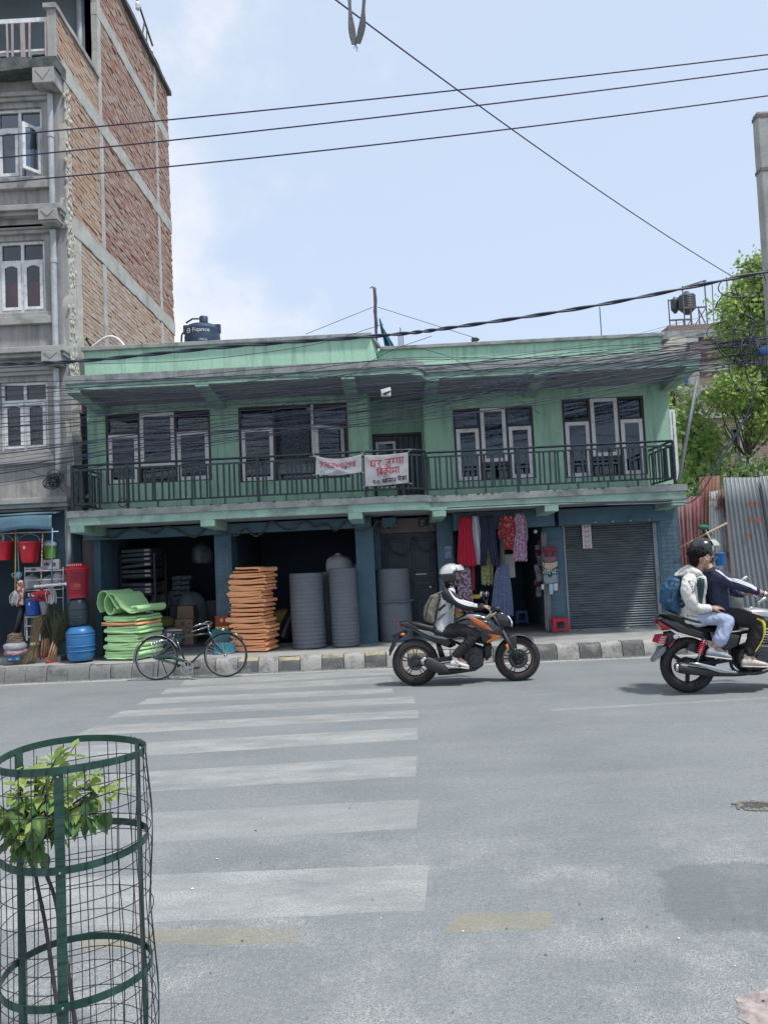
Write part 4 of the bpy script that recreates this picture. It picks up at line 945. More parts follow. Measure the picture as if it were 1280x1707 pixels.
tag(q.build('cable_tangle', CABM), 'black knot of spare cable tied to drainpipe above the blue awning', 'cable')
# ================================================================== behind and beside: roof things, brick house, fence, trees, pole
def brick_far(name, ca, cb):
 m = bpy.data.materials.new(name); m.use_nodes = True; n = m.node_tree.nodes; l = m.node_tree.links; bs = n['Principled BSDF']; bs.inputs['Roughness'].default_value = .9
 tcn = n.new('ShaderNodeTexCoord'); b = n.new('ShaderNodeTexBrick'); mpp = n.new('ShaderNodeMapping'); mpp.inputs['Rotation'].default_value = (math.radians(90), 0, 0)
 l.new(tcn.outputs['Object'], mpp.inputs[0]); l.new(mpp.outputs[0], b.inputs['Vector']); b.inputs['Scale'].default_value = 1; b.inputs['Brick Width'].default_value = .24; b.inputs['Row Height'].default_value = .08; b.inputs['Mortar Size'].default_value = .012
 b.inputs['Color1'].default_value = (*ca,1); b.inputs['Color2'].default_value = (*cb,1); b.inputs['Mortar'].default_value = (.24,.21,.19,1)
 a = n.new('ShaderNodeTexNoise'); a.inputs['Scale'].default_value = 1.3; a.inputs['Detail'].default_value = 8; l.new(tcn.outputs['Object'], a.inputs['Vector'])
 q = n.new('ShaderNodeMapRange'); q.inputs['From Min'].default_value=.4; q.inputs['From Max'].default_value=.65; q.inputs['To Max'].default_value=.6; l.new(a.outputs['Fac'], q.inputs['Value'])
 x = n.new('ShaderNodeMix'); x.data_type='RGBA'; l.new(q.outputs[0], x.inputs['Factor']); l.new(b.outputs['Color'], x.inputs['A']); x.inputs['B'].default_value = (.21,.165,.15,1); l.new(x.outputs['Result'], bs.inputs['Base Color'])
 bb = n.new('ShaderNodeBump'); bb.inputs['Strength'].default_value=.6; bb.inputs['Distance'].default_value=.015; l.new(b.outputs['Fac'], bb.inputs['Height']); bb.invert = True; l.new(bb.outputs[0], bs.inputs['Normal']); return m
BF = brick_far('far_brick', (.20,.125,.105), (.26,.17,.14))
HY = 25.0
def hx(px, py): p = at(px, py, HY); return p.x, p.z
BH = thing('brick_house', 'old brown brick house with grey concrete bands and a blue window behind the trees', 'building', (12, HY, 0))
x0 = at(1112,600,HY).x; zt = at(1150,566,HY).z; x1 = 18.0
zb1 = at(1200,640,HY).z; zb2 = at(1200,790,HY).z; bw = [at(1126,628,HY).x, at(1149,626,HY).x, at(1137,656,HY).z, at(1137,628,HY).z]
mb = MB(); wall_open(mb, x0, x1, 0, zt, HY, HY+.3, [(bw[0],bw[1],bw[2],bw[3]), (at(1216,730,HY).x, at(1234,730,HY).x, at(1225,760,HY).z, at(1225,712,HY).z)]); mb.box(x0, x0+.3, HY+.3, HY+9, 0, zt); mb.box(x1-.3,x1,HY+.3,HY+9,0,zt); mb.box(x0+.3,x1-.3,HY+8.7,HY+9,0,zt); mb.build('wall', BF, BH)
mb = MB(); mb.box(x0-.2, x1, HY-.25, HY+9, zt, zt+.25); mb.build('roof_slab', CONC, BH)
for py in (612, 648, 690, 790):
 z = at(1200,py,HY).z; mb = MB(); mb.box(x0-.03, x1, HY-.06, HY+.02, z-.13, z+.13); mb.build('concrete_band', CEM2, BH)
for px in (1160, 1237): X = at(px,700,HY).x; mb = MB(); mb.box(X-.16, X+.16, HY-.07, HY+.02, 0, zt-.01); mb.build('column', CEM2, BH)
w = MB(); frame_rect(w, bw[0], bw[1], bw[2], bw[3], HY-.03, HY+.1, .07); wn = w.build('window', SASH, BH)
BLUW = M('bright_blue_shutter', (.06,.16,.52), .5, var=.15, sc=5)
q = MB(); q.box(bw[0]+.07, bw[1]-.07, HY+.03, HY+.06, bw[2]+.07, bw[3]-.07); q.build('pane', BLUW, wn)
q = MB(); xm = (bw[0]+bw[1])/2; zm = (bw[2]+bw[3])/2; q.box(xm-.02, xm+.02, HY, HY+.03, bw[2]+.07, bw[3]-.07); q.box(bw[0]+.07, bw[1]-.07, HY+.001, HY+.029, zm-.02, zm+.02); q.build('glazing_bar', BLUE, wn)
w = MB(); ox0, ox1, oz0, oz1 = at(1216,730,HY).x, at(1234,730,HY).x, at(1225,760,HY).z, at(1225,712,HY).z
frame_rect(w, ox0, ox1, oz0, oz1, HY+.05, HY+.2, .06); w2 = w.build('window', CEM2, BH); q = MB(); q.box(ox0+.05, ox1-.05, HY+.15, HY+.18, oz0+.05, oz1-.05); q.build('pane', GLASS, w2)
# roof room: brick block, cream stair head
a = at(1113, 543, HY+1); b = at(1194, 570, HY+1)
mb = MB(); mb.box(a.x, b.x+1.2, HY+1, HY+4, zt+.25, at(1150,541,HY+1).z); mb.build('roof_room', BF, BH)
CREAM = M('cream_plaster', (.52,.48,.42), .85, var=.1, sc=2, dirt=(.35,.31,.28), damt=.5, dsc=3)
mb = MB(); p = [at(1106,590,HY-.6), at(1143,588,HY-.6), at(1143,562,HY-.6), at(1118,563,HY-.6)]; mb.prism(p, (0,1.2,0)); mb.build('stair_head', CREAM, BH)
GREYP = M('grey_panel', (.38,.40,.40), .8, var=.1, sc=3)
mb = MB(); p0 = at(1143,590,HY-.5); p1 = at(1163,563,HY-.5); mb.box(p0.x+.01, p1.x, HY-.5, HY-.3, p0.z, p1.z); mb.build('grey_panel', GREYP, BH)
mb = MB(); p0 = at(1150,590,HY-.7); p1 = at(1200,568,HY-.7); mb.box(p0.x, p1.x, HY-.7, HY-.52, p0.z, p1.z); mb.build('brick_parapet', BF, BH)
# tank on a steel stand on that roof
TANK = M('black_tank_plastic', (.045,.06,.075), .55, var=.15, sc=3, bump=.1)
TY = HY+2.2; c = at(1146, 525, TY); tt = thing('water_tank', 'black ribbed water tank on a steel frame above the brick house', 'tank', (c.x, TY, at(1150,541,HY+1).z), )
r_ = (at(1160,500,TY).x-at(1132,500,TY).x)/2; zb, ztop = at(1145,524,TY).z, at(1145,486,TY).z
prof = [(r_*.35,zb),(r_*.7,zb+.12)]
for k in range(8):
 z = zb+.2+(ztop-zb-.4)*k/7; prof += [(r_,z),(r_*.955,z+(ztop-zb-.4)/14)]
prof += [(r_*.9,ztop-.14),(r_*.3,ztop-.05),(r_*.25,ztop),(.0,ztop+.02)]
mb = MB(); mb.lathe(prof, (c.x,TY,0), 'Z', 24); mb.lathe([(p_[0]*.5, zb+.15+(p_[1]-zb)*.72) for p_ in prof], (c.x-r_*1.1,TY+.3,0), 'Z', 18); mb.build('barrel', TANK, tt, smooth=1, ang=40)
zbase = ORG[tt.name].z-.01; q = MB()
for dx in (-1.35, -.55, .35, 1.25):
 for dy in (-.7, .7): q.bar((c.x+dx*r_, TY+dy, zbase), (c.x+dx*r_, TY+dy, zb+(.8 if abs(dx)>1.2 else .05)), .035,.035)
for dy in (-.7,.7):
 q.bar((c.x-1.35*r_,TY+dy,zb+.02),(c.x+1.25*r_,TY+dy,zb+.02),.05,.05); q.bar((c.x-1.35*r_,TY+dy,zb+.75),(c.x+1.25*r_,TY+dy,zb+.95),.04,.04); q.bar((c.x-.5*r_,TY+dy,zbase),(c.x+1.25*r_,TY+dy,zb),.03,.03); q.bar((c.x+1.2*r_,TY+dy,zbase),(c.x+.3*r_,TY+dy,zb),.03,.03)
q.bar((c.x+1.25*r_,TY-.7,zb+.8),(c.x+1.25*r_,TY-.7,ztop+.1),.04,.04); q.bar((c.x+1.1*r_,TY-.7,ztop+.1),(c.x+1.45*r_,TY-.7,ztop+.12),.05,.05)
q.build('steel_stand', ST, tt)
for px_, ya, yb in ((1187,470,520),(1211,462,500)):
 p0 = at(px_, yb, HY+2); p1 = at(px_-1, ya, HY+2); q = MB(); q.tube([(p0.x,p0.y,ORG[tt.name].z-.4),p1], .018, 6)
 tag(q.build('roof_rod', ST), ('thin bare rod on the brick house roof, nearer the tank' if px_ < 1200 else 'thin bare rod on the brick house roof, beside the leafy tree top'), 'rod', 'rods on the brick house roof')
# things on the green roof
TK = M('blue_black_tank', (.022,.045,.085), .45, var=.15, sc=3, bump=.06)
ty = 15.2; c = at(338, 566, ty); r_ = (at(367,555,ty).x-at(308.5,555,ty).x)/2; zb = E1; ztop = at(338,551,ty).z
wt = thing('water_tank', 'big round blue-black water tank with white lettering on the green roof', 'tank', (c.x, ty, zb))
prof = [(r_*.98,zb)]; nrib = 6
for k in range(nrib): z = zb+(ztop-zb)*(k+.6)/nrib; prof += [(r_,z-.05),(r_*.97,z),(r_,z+.05)]
prof += [(r_*.99,ztop),(r_*.8,ztop+.08),(r_*.3,ztop+.14)]
mb = MB(); mb.lathe(prof, (c.x,ty,0), 'Z', 40); mb.build('barrel', TK, wt, smooth=1, ang=35)
mb = MB(); mb.lathe([(r_*.24,ztop+.12),(r_*.24,ztop+.24),(r_*.22,ztop+.25),(0,ztop+.26)], (c.x+.06,ty-.1,0), 'Z', 18); mb.build('lid', TK, wt, smooth=1, ang=40)
mb = MB()
for a_ in (0.05, PI-.05, PI/2+1.2): mb.box(c.x+r_*.85*math.cos(a_)-.07, c.x+r_*.85*math.cos(a_)+.07, ty-r_*.3*math.sin(a_)-.05, ty-r_*.3*math.sin(a_)+.05, ztop-.06, ztop+.10)
mb.tube([(c.x-r_*.75,ty-.2,ztop+.11),(c.x-r_*.35,ty-.25,ztop+.17),(c.x,ty-.2,ztop+.18)], .02, 6); mb.build('lifting_lug', TK, wt)
mb = MB(); mb.tube(bez([(c.x-r_*.98,ty,ztop-.05),(c.x-r_*1.14,ty,ztop-.05),(c.x-r_*1.22,ty,ztop-.3),(c.x-r_*1.3,ty,zb)]), .018, 6); mb.build('pipe', TK, wt, smooth=1)
q = MB()
def onbarrel(x, z): a_ = -PI/2 - .05 + x/r_; return (c.x+(r_+.008)*math.cos(a_), ty+(r_+.008)*math.sin(a_), z)
for txt, sz, x_, z_ in (('Fiqance', .115, -.10, ztop-.115), ('1000 ltr', .055, .02, ztop-.295)):
 vs_, fs_ = font_mesh(txt, sz); q.add([onbarrel(v.x+x_, v.y+z_) for v in vs_], fs_)
for r2, r1 in ((.055,.035),):
 n_ = 18; vs_ = [onbarrel(-.19+rr*math.cos(2*PI*k/n_), ztop-.08+rr*math.sin(2*PI*k/n_)) for rr in (r1,r2) for k in range(n_)]; q.add(vs_, [(k,(k+1)%n_,n_+(k+1)%n_,n_+k) for k in range(n_)])
q.add([onbarrel(-.19+dx, ztop-.08+dz) for dx,dz in ((-.03,-.01),(.03,-.01),(.03,.012),(-.03,.012))], [(0,1,2,3)])
q.build('lettering', M('white_lettering', (.62,.65,.68), .6), wt)
# bent white hose by the parapet corner
q = MB(); hp = [at(x_,y_,14.0) for x_,y_ in ((151,580),(160,574),(172,565),(184,561),(195,564),(204,572),(209,580))]; q.tube(bez(hp), .026, 8); tag(q.build('hose', SASH, smooth=1), 'bent white hose arching over the green parapet next to brick wall', 'hose')
q = MB(); q.bar(at(152,577,13.9), at(144,565,13.9), .03, .03); q.bar(at(144,565,13.9), at(147,564,13.9), .04,.03); tag(q.build('stub_pipe', IRON), 'short black pipe stub leaning off the corner of the green roof', 'pipe')
# pole with furled blue flag
fy = 15.6; p0 = at(626.5, 585, fy); p1 = at(624.5, 480, fy)
q = MB(); pts = [Vector((p0.x+(p1.x-p0.x)*t_+.006*math.sin(t_*30)*(t_>.6), fy, E1+(p1.z-E1)*t_)) for t_ in [k/24 for k in range(25)]]; q.tube(pts, [.028+(.012*abs(math.sin(k*1.9)) if k > 14 else 0) for k in range(25)], 7); q.tube([pts[-1], pts[-1]+Vector((-.03,0,.03)), pts[-1]+Vector((-.09,0,.0))], .012, 5)
tag(q.build('roof_pole', M('knotty_wood', (.09,.07,.09), .8, var=.3, sc=12), smooth=1), 'thin knotty wooden pole wrapped at the top, standing on the green roof', 'pole')
FLAG = M('teal_flag_cloth', (.02,.12,.17), .8, var=.2, sc=5)
rows = [(533,632.5,634.5),(545,634,638),(555,636,644),(565,640,650),(575,643,656),(579,646,653)]
fl = thing('flag', 'furled dark teal flag leaning beside knotty pole on the green roof', 'flag', at(649,582,fy))
q = MB()
def ff(u, v):
 k = min(int(v*(len(rows)-1)), len(rows)-2); t_ = v*(len(rows)-1)-k; y_ = rows[k][0]*(1-t_)+rows[k+1][0]*t_; xl = rows[k][1]*(1-t_)+rows[k+1][1]*t_; xr = rows[k][2]*(1-t_)+rows[k+1][2]*t_
 p = at(xl+(xr-xl)*u, y_, fy); p.y += .05*math.sin(u*9); return p
q.grid(ff, 20, 20); q.build('cloth', FLAG, fl, smooth=1, solid=.01)
q = MB(); a_, b_ = at(633,531,fy+.06), at(651,578,fy+.06); b_ = b_+(b_-a_)*.3; q.tube([a_, Vector((b_.x, fy+.06, E1))], .014, 6); q.build('stick', ST, fl)
for k, (px_, ya, lb_) in enumerate(((664,555,'short bare steel rod on green roof beside the teal flag'),(667,546,'taller bare steel rod between two short ones by the teal flag'),(671,556,'bare steel rod nearest the lower roof edge by the flag'),(999,512,'lone thin steel rod rising from the low right end of the green roof'))):
 pa = at(px_, ya, 15.8); q = MB(); q.tube([(pa.x, 15.8, E1), pa], .011, 6); tag(q.build('steel_rod', ST), lb_, 'rod', 'starter rods on the green roof')
for k, (sx_, ex_, lb_) in enumerate(((624,510,'thin guy wire from roof pole down to the far parapet'),(627,800,'thin guy wire from roof pole down over the low parapet'))):
 a_ = at(sx_, 511, fy); b_ = at(ex_, 557 if k == 0 else 566, fy); q = MB(); q.tube([a_, b_], .006, 5); tag(q.build('guy_wire', CABM), lb_, 'wire', 'guy wires of the roof pole')
q = MB(); p = at(790, 568, 14.56); q.box(p.x-.05, p.x+.06, 14.5, 14.6, 5.73, 5.83); q.tube([(p.x+.06,14.55,5.80),(p.x+.09,14.55,5.80)], .03, 8); q.box(p.x-.02,p.x+.02,14.53,14.57,5.66,5.74); tag(q.build('flood_lamp', IRON, bevel=.006), 'small dark lamp box on the parapet of the green roof', 'lamp')
q = MB(); p = at(808, 569, 14.7); q.pillow([(p.x-.09,14.7,5.70),(p.x+.09,14.7,5.70),(p.x+.08,14.7,5.775),(p.x-.07,14.7,5.78)], .06); tag(q.build('cloth_bundle', M('mint_cloth', (.10,.42,.36), .8), smooth=1), 'folded mint cloth lying on the parapet beside the dark lamp', 'cloth')

# leaning pipe at the right end of the house, narrow glazed panel behind it
q = MB(); q.tube([at(1131,802,13.7), at(1163,622,13.3)], .032, 8); tag(q.build('stay_pipe', PIPE, smooth=1), 'grey steel pipe leaning from balcony end up to the roof edge', 'pipe')
pn = thing('side_screen', 'narrow pale framed glass screen at the side of the green house', 'screen', at(1121,800,14.6))
a_ = at(1114,705,14.7); b_ = at(1131,800,14.7); q = MB(); frame_rect(q, a_.x, b_.x, b_.z, a_.z+.25, 14.66, 14.72, .05); q.box(a_.x+.05,b_.x-.05,14.665,14.715,a_.z-.1,a_.z-.05); q.build('frame', SASH, pn); pane(a_.x+.05,b_.x-.05,b_.z+.05,a_.z-.1,14.69,pn)
pane(a_.x+.05,b_.x-.05,a_.z-.05,a_.z+.20,14.69,pn)

# corrugated fence
RUST = M('rusty_sheet', (.20,.085,.065), .75, metal=.1, var=.25, sc=3, fine=.12, fsc=30, dirt=(.26,.24,.24), damt=.6, dsc=2.4, dlo=.48, dhi=.66, streak=True, bump=.2)
RUSTR = M('maroon_sheet', (.21,.075,.085), .7, metal=.1, var=.25, sc=3, fine=.12, fsc=30, dirt=(.33,.30,.29), damt=.6, dsc=2.0, dlo=.5, dhi=.66, streak=True, bump=.2)
GALV = M('galvanised_sheet', (.20,.225,.245), .55, metal=.35, var=.14, sc=2, fine=.10, fsc=25, dirt=(.16,.17,.18), damt=.6, dsc=2.2, dlo=.48, dhi=.66, streak=True, bump=.15)
GALR = M('half_rusted_sheet', (.25,.27,.28), .6, metal=.25, var=.15, sc=2, fine=.1, fsc=25, dirt=(.10,.035,.025), damt=.95, dsc=1.5, dlo=.46, dhi=.54, bump=.2)
RED_S = M('rust_stencil', (.30,.10,.06), .85)
FEN = thing('corrugated_fence', 'fence of leaning corrugated iron sheets, rusty red and grey', 'fence', at(1210,1040,14.0))
def corr(tl, tr, br, bl, Y, mat, pitch=.076, amp=.012, lab=None):
 a, b, c, d = [at(*p, Y) for p in (tl, tr, br, bl)]
 W = (b-a).length; nu = max(8, int(W/pitch*8)); m_ = MB()
 def fn(u, v):
  p = (a*(1-u)+b*u)*(1-v) + (d*(1-u)+c*u)*v; p.y += amp*math.sin(u*W/pitch*2*PI) + .012*noise.noise(Vector((u*2, v*3, Y*3))); return p
 m_.grid(fn, nu, 6); o = m_.build('corrugated_sheet', mat, FEN, smooth=1, solid=.0015); return tag(o, label=lab)
corr((1122,832),(1168,826),(1172,1046),(1142,1048), 14.20, RUSTR, lab='maroon sheet with pale top edge')
corr((1166,795),(1199,793),(1192,1040),(1160,1042), 14.32, RUST, pitch=.065, lab='tall rust-red sheet')
corr((1181,820),(1206,816),(1226,1040),(1182,1040), 14.12, GALR, pitch=.05, amp=.006, lab='grey sheet half covered in brown rust')
big = corr((1205,796),(1268,796),(1318,1060),(1234,1056), 14.02, GALV, lab='tall grey galvanised sheet with rust stencil marks')
corr((1266,794),(1345,790),(1400,1065),(1314,1060), 13.97, GALV, lab='grey galvanised sheet overlapping at the edge')
corr((1342,790),(1420,788),(1470,1065),(1396,1065), 14.02, GALV)
q = MB(); random.seed(13)
for (px_, py_, w_, h_) in ((1246,841,5,8),(1253,841,5,8),(1261,842,6,9),(1251,865,8,9),(1264,866,9,10),(1246,893,7,10)):
 p = at(px_, py_, 13.985); sx_ = w_/1280*13.98/2; sz_ = h_/1280*13.98/2
 q.add([(p.x+sx_*math.cos(a_)*random.uniform(.7,1.2), p.y, p.z+sz_*math.sin(a_)*random.uniform(.7,1.2)) for a_ in [k*2*PI/9 for k in range(9)]], [tuple(range(9))])
q.build('rust_mark', RED_S, big)
BAMB = M('bamboo', (.38,.32,.20), .7, var=.15, sc=8)
q = MB(); q.tube([at(1132,913,13.93), at(1170,893,13.93), at(1211,872,13.93)], .018, 8); q.build('bamboo_rail', BAMB, FEN, smooth=1)
gm = thing('mop', 'green-headed mop hung upside down over the bamboo rail of the fence', 'mop', at(1180,950,13.85))
q = MB(); q.tube([at(1175,882,13.86), at(1186,905,13.86), at(1192,955,13.84)], .012, 6); q.build('handle', SASH, gm)
q = MB(); c = at(1172,879,13.86); q.ball(c, (.10,.06,.05), 14, 8); q.build('head', M('mop_green', (.02,.16,.10), .8, bump=.5), gm, smooth=1)
bk = thing('bucket', 'small blue bucket hung on corrugated fence beside the driver helmet', 'bucket', at(1199,944,13.8))
BLUP = M('blue_plastic', (.025,.14,.42), .4, var=.08, sc=4)
def lathe_px(mb, rows, Y, seg=28, hollow=True, m=None):     # rows: (py, xl, xr) -> a turned shape
 pr = []
 for (py, xl, xr) in rows:
  a_, b_ = at(xl, py, Y), at(xr, py, Y); pr.append(((b_.x-a_.x)/2, (a_.z+b_.z)/2))
 cxm = sum((at(xl,py,Y).x+at(xr,py,Y).x)/2 for py,xl,xr in rows)/len(rows)
 if hollow:
  top = pr[-1] if pr[-1][1] > pr[0][1] else pr[0]
  P_ = pr if pr[-1][1] > pr[0][1] else pr[::-1]
  P_ = [(0.0001, P_[0][1])] + P_ + [(P_[-1][0]*.94, P_[-1][1])] + [(max(.001,r-.012), z+.006) for r, z in P_[::-1]] + [(0.0001, P_[0][1]+.008)]
 else: P_ = pr if pr[-1][1] > pr[0][1] else pr[::-1]
 mb.lathe(P_, (cxm, Y, 0), 'Z', seg, m); return cxm, P_
q = MB(); lathe_px(q, [(943,1193,1207),(924,1190,1209),(922,1189,1210)], 13.8); q.build('body', BLUP, bk, smooth=1, ang=40)
q = MB(); q.tube(bez([at(1190,924,13.8), at(1193,908,13.8), at(1199,900,13.84), at(1206,908,13.8), at(1209,924,13.8)]), .005, 5); q.build('handle', IRON, bk)
RUB = M('grey_rubble_sack', (.13,.13,.12), .95, var=.3, sc=8, bump=1.0, bsc=14)
q = MB(); c = at(1208, 985, 13.6); q.ball((c.x,13.55,.42), (.30,.26,.44), 28, 18)
q.v = [tuple(Vector(p)*1+Vector((.05,.04,.05))*noise.noise(Vector(p)*5)+Vector((.02,.02,.02))*noise.noise(Vector(p)*14)) for p in q.v]
tag(q.build('rubble_sack', RUB, smooth=1), 'lumpy grey sack of rubble at the foot of the corrugated fence', 'sack')

# trees
def leaf_mat(name, ca, cb):
 m = bpy.data.materials.new(name); m.use_nodes = True; n = m.node_tree.nodes; l = m.node_tree.links; bs = n['Principled BSDF']; bs.inputs['Roughness'].default_value = .55
 g = n.new('ShaderNodeNewGeometry'); r = n.new('ShaderNodeMix'); r.data_type='RGBA'; l.new(g.outputs['Random Per Island'], r.inputs['Factor']); r.inputs['A'].default_value = (*ca,1); r.inputs['B'].default_value = (*cb,1)
 l.new(r.outputs['Result'], bs.inputs['Base Color']); tr = n.new('ShaderNodeBsdfTranslucent'); k = n.new('ShaderNodeVectorMath'); k.operation='SCALE'; k.inputs['Scale'].default_value = 1.5; l.new(r.outputs['Result'], k.inputs[0]); l.new(k.outputs[0], tr.inputs[0])
 ms = n.new('ShaderNodeMixShader'); ms.inputs[0].default_value = .45; l.new(bs.outputs[0], ms.inputs[1]); l.new(tr.outputs[0], ms.inputs[2]); l.new(ms.outputs[0], n['Material Output'].inputs[0]); return m
LEAF1 = leaf_mat('neem_leaf', (.13,.22,.05), (.37,.47,.15)); LEAF2 = leaf_mat('young_leaf', (.12,.22,.06), (.40,.50,.19)); LEAF3 = leaf_mat('shrub_leaf', (.10,.19,.06), (.26,.36,.13))
BARK = M('bark', (.10,.085,.07), .9, var=.3, sc=8, bump=.8)
def tree(name, label, cat, clumps, Y, base, mat, density, lsz, seed, droop=.3, group=None, limbs=True):
 rd = random.Random(seed); t = thing(name, label, cat, base, group); m_ = MB(); cs = []
 vs_ = []; fs_ = []
 for (px, py, rp) in clumps:
  c = at(px, py, Y + rd.uniform(-.9, .9)); r = rp/1280*Y*.95; cs.append((c, r))
  nl = int(density*r*r*10)
  tw = [Vector((rd.gauss(0,1), rd.gauss(0,1), rd.gauss(0,1))).normalized()*rd.uniform(.35,1.02)*r for k in range(max(6, nl//14))]
  for w in tw:
   w.z *= .85
   for k in range(14):
    p = c+w+Vector((rd.gauss(0,1), rd.gauss(0,1), rd.gauss(0,1)))*(lsz*1.1)
    ax_ = (w.normalized()*.6+Vector((rd.gauss(0,.6), rd.gauss(0,.6), rd.gauss(0,.6)-droop))).normalized(); sd_ = ax_.cross(Vector((rd.gauss(0,1),rd.gauss(0,1),rd.gauss(0,1)))).normalized()
    ln = lsz*rd.uniform(.7,1.4); wd_ = ln*.30; b = len(vs_); nrm = ax_.cross(sd_)*(ln*.08)
    vs_ += [p, p+ax_*ln*.5+sd_*wd_+nrm, p+ax_*ln, p+ax_*ln*.5-sd_*wd_+nrm]; fs_.append((b,b+1,b+2,b+3))
 m_.add(vs_, fs_)
 me = bpy.data.meshes.new('crown'); o_ = ORG[t.name]; me.from_pydata([tuple(v-o_) for v in vs_], [], fs_); me.materials.append(mat); cr_ = bpy.data.objects.new('crown', me); COL.objects.link(cr_); cr_.parent = t; cr_['kind'] = 'stuff'; ORG[cr_.name] = o_.copy()
 if limbs:
  q = MB(); base = Vector(base); mid = sum((c for c, r in cs), Vector())/len(cs); fork = base.lerp(Vector((mid.x, mid.y, mid.z)), .62)
  q.tube(bez([base, base.lerp(fork,.5)+Vector((.1,.0,0)), fork]), [.06-.03*k/16 for k in range(17)], 8)
  for (c, r) in cs:
   m2 = fork.lerp(c, .5)+Vector((rd.gauss(0,.15), rd.gauss(0,.15), .15)); pts = bez([fork, m2, c+Vector((0,0,-r*.2))], 6); q.tube(pts, [.022*(1-.8*k/(len(pts)-1)) for k in range(len(pts))], 6)
   for k in range(3):
    e = c+Vector((rd.gauss(0,.5), rd.gauss(0,.5), rd.gauss(0,.4)))*r*1.2; q.tube([c.lerp(m2,.3), c.lerp(e,.5)+Vector((0,0,.05)), e], [.02,.014,.006], 5)
  q.build('trunk', BARK, t, smooth=1)
 return t
T1 = [(1262,450,24),(1243,478,28),(1268,490,30),(1225,508,26),(1250,520,34),(1215,540,20),(1240,560,34),(1270,560,36),(1222,585,24),(1252,610,34),(1228,640,34),(1200,664,22),(1262,650,34),(1242,684,16),(1186,664,12),(1214,686,14),(1276,700,16),(1268,722,13),(1252,712,14),(1300,500,50),(1320,580,60),(1310,660,50),(1360,540,60),(1340,690,40)]
tree('tree', 'tall bright green tree crowding the concrete pole at the road edge', 'tree', T1, 16.5, (7.3, 17.0, 0), LEAF1, 540, .10, 31)
T2 = [(1122,655,14),(1120,690,12),(1142,672,16),(1135,705,20),(1160,705,24),(1150,738,28),(1182,728,24),(1176,760,26),(1150,770,26),(1200,748,12),(1128,790,16),(1145,805,18),(1125,822,16),(1165,795,18),(1192,790,10)]
tree('tree', 'smaller drooping young tree between the green house and the iron fence', 'tree', T2, 17.2, (6.3, 17.4, 0), LEAF2, 240, .14, 32, droop=.7)
for i, (cl, lb_, bs_) in enumerate((([(1212,785,14),(1228,782,15),(1242,786,14)], 'leafy shrub showing over the grey iron sheet', (7.6,16.4,0)), ([(1262,780,14),(1278,772,16),(1295,775,18)], 'leafy shrub at the frame edge over the grey iron sheets', (8.3,16.4,0)), ([(1178,812,14),(1192,806,12),(1160,826,12),(1140,836,12)], 'low shrub behind the rust-red iron sheet', (6.6,15.6,0)))):
 tree('shrub', lb_, 'shrub', cl, 16.0 if i < 2 else 15.2, bs_, LEAF3, 300, .09, 40+i, group='shrubs behind the iron fence')

# concrete pole with its cables
POLE = M('pole_concrete', (.33,.34,.34), .85, var=.12, sc=2, fine=.1, fsc=30, dirt=(.2,.2,.19), damt=.5, dsc=3, bump=.4)
PX, PY_ = 6.46, 12.6
ep = thing('utility_pole', 'square tapered concrete electricity pole with strap bands at the road edge', 'pole', (PX, PY_, PZ))
q = MB(); zt_ = at(1263,190,PY_).z; vs_ = []
for z, w in ((PZ-.2,.19),(zt_,.112)): vs_ += [(PX-w,PY_-w*.8,z),(PX+w,PY_-w*.8,z),(PX+w,PY_+w*.8,z),(PX-w,PY_+w*.8,z)]
q.add(vs_, [(0,1,5,4),(1,2,6,5),(2,3,7,6),(3,0,4,7),(4,5,6,7),(3,2,1,0)]); q.build('shaft', POLE, ep, bevel=.02)
q = MB()
for z in (zt_-.08, zt_-1.0, 5.3, 4.6): w = .112+(zt_-z)/(zt_-PZ)*.08+.006; q.box(PX-w,PX+w,PY_-w*.82,PY_+w*.82,z-.03,z+.03)
q.build('strap', ST, ep); q = MB(); q.bar((PX+.1,PY_-.1,zt_-.10),(PX+.5,PY_-.15,zt_+.25),.05,.05); q.build('cross_arm', ST, ep)

CABP = M('purple_wire', (.035,.025,.07), .4, var=.1)
def cable(pts, r, mat, label, cat='cable', group=None, seg=5, twist=0):
 q = MB()
 if twist:
  for s_ in (0, PI):
   P_ = []
   for i, p in enumerate(pts):
    f = i*twist+s_; P_.append(Vector(p)+Vector((0, r*.9*math.cos(f), r*.9*math.sin(f))))
   q.tube(P_, r, seg)
 else: q.tube(pts, r, seg)
 return tag(q.build('cable', mat, smooth=1), label, cat, group)
def span(a, b, sag, n_=30):
 a, b = Vector(a), Vector(b); return [a.lerp(b, k/n_)+Vector((0,0,-sag*4*(k/n_)*(1-k/n_))) for k in range(n_+1)]
UY = 11.9
for (ya, ym, yb, lb_) in ((222,151,87,'thin purple overhead wire, topmost of the three high ones'),(258,177,110,'thin purple overhead wire, middle of the three high ones'),(297,216,153,'thin purple overhead wire, lowest of the three high ones')):
 xm_ = {151:753,177:786,216:841}[ym]; A, B = at(-260, ya+260*(ya-yb)/1280, UY), at(1500, yb-220*(ya-yb)/1280, UY); mid = at(xm_, ym, UY); t_ = (mid.x-A.x)/(B.x-A.x); s_ = (A.lerp(B,t_).z-mid.z)/(4*t_*(1-t_))
 cable(span(A, B, max(s_, .02)), .012, CABP, lb_, 'wire', 'three high overhead wires')
A = at(520,-30,6.0); B = at(1222,462,PY_); q = span(A, B, .10); cable(q, .007, CABP, 'single thin wire slanting down across the sky to the tree', 'wire')
tw = [at(x_, y_, 11.8) for x_, y_ in ((-200,613),(0,607),(143,601),(380,578),(640,559),(760,545),(1000,508),(1280,452),(1420,424),(2600,200))]
cable(bez(tw, 24), .017, CABM, 'thick twisted black power cable crossing in front of the parapet', 'cable', None, 6, twist=.55)
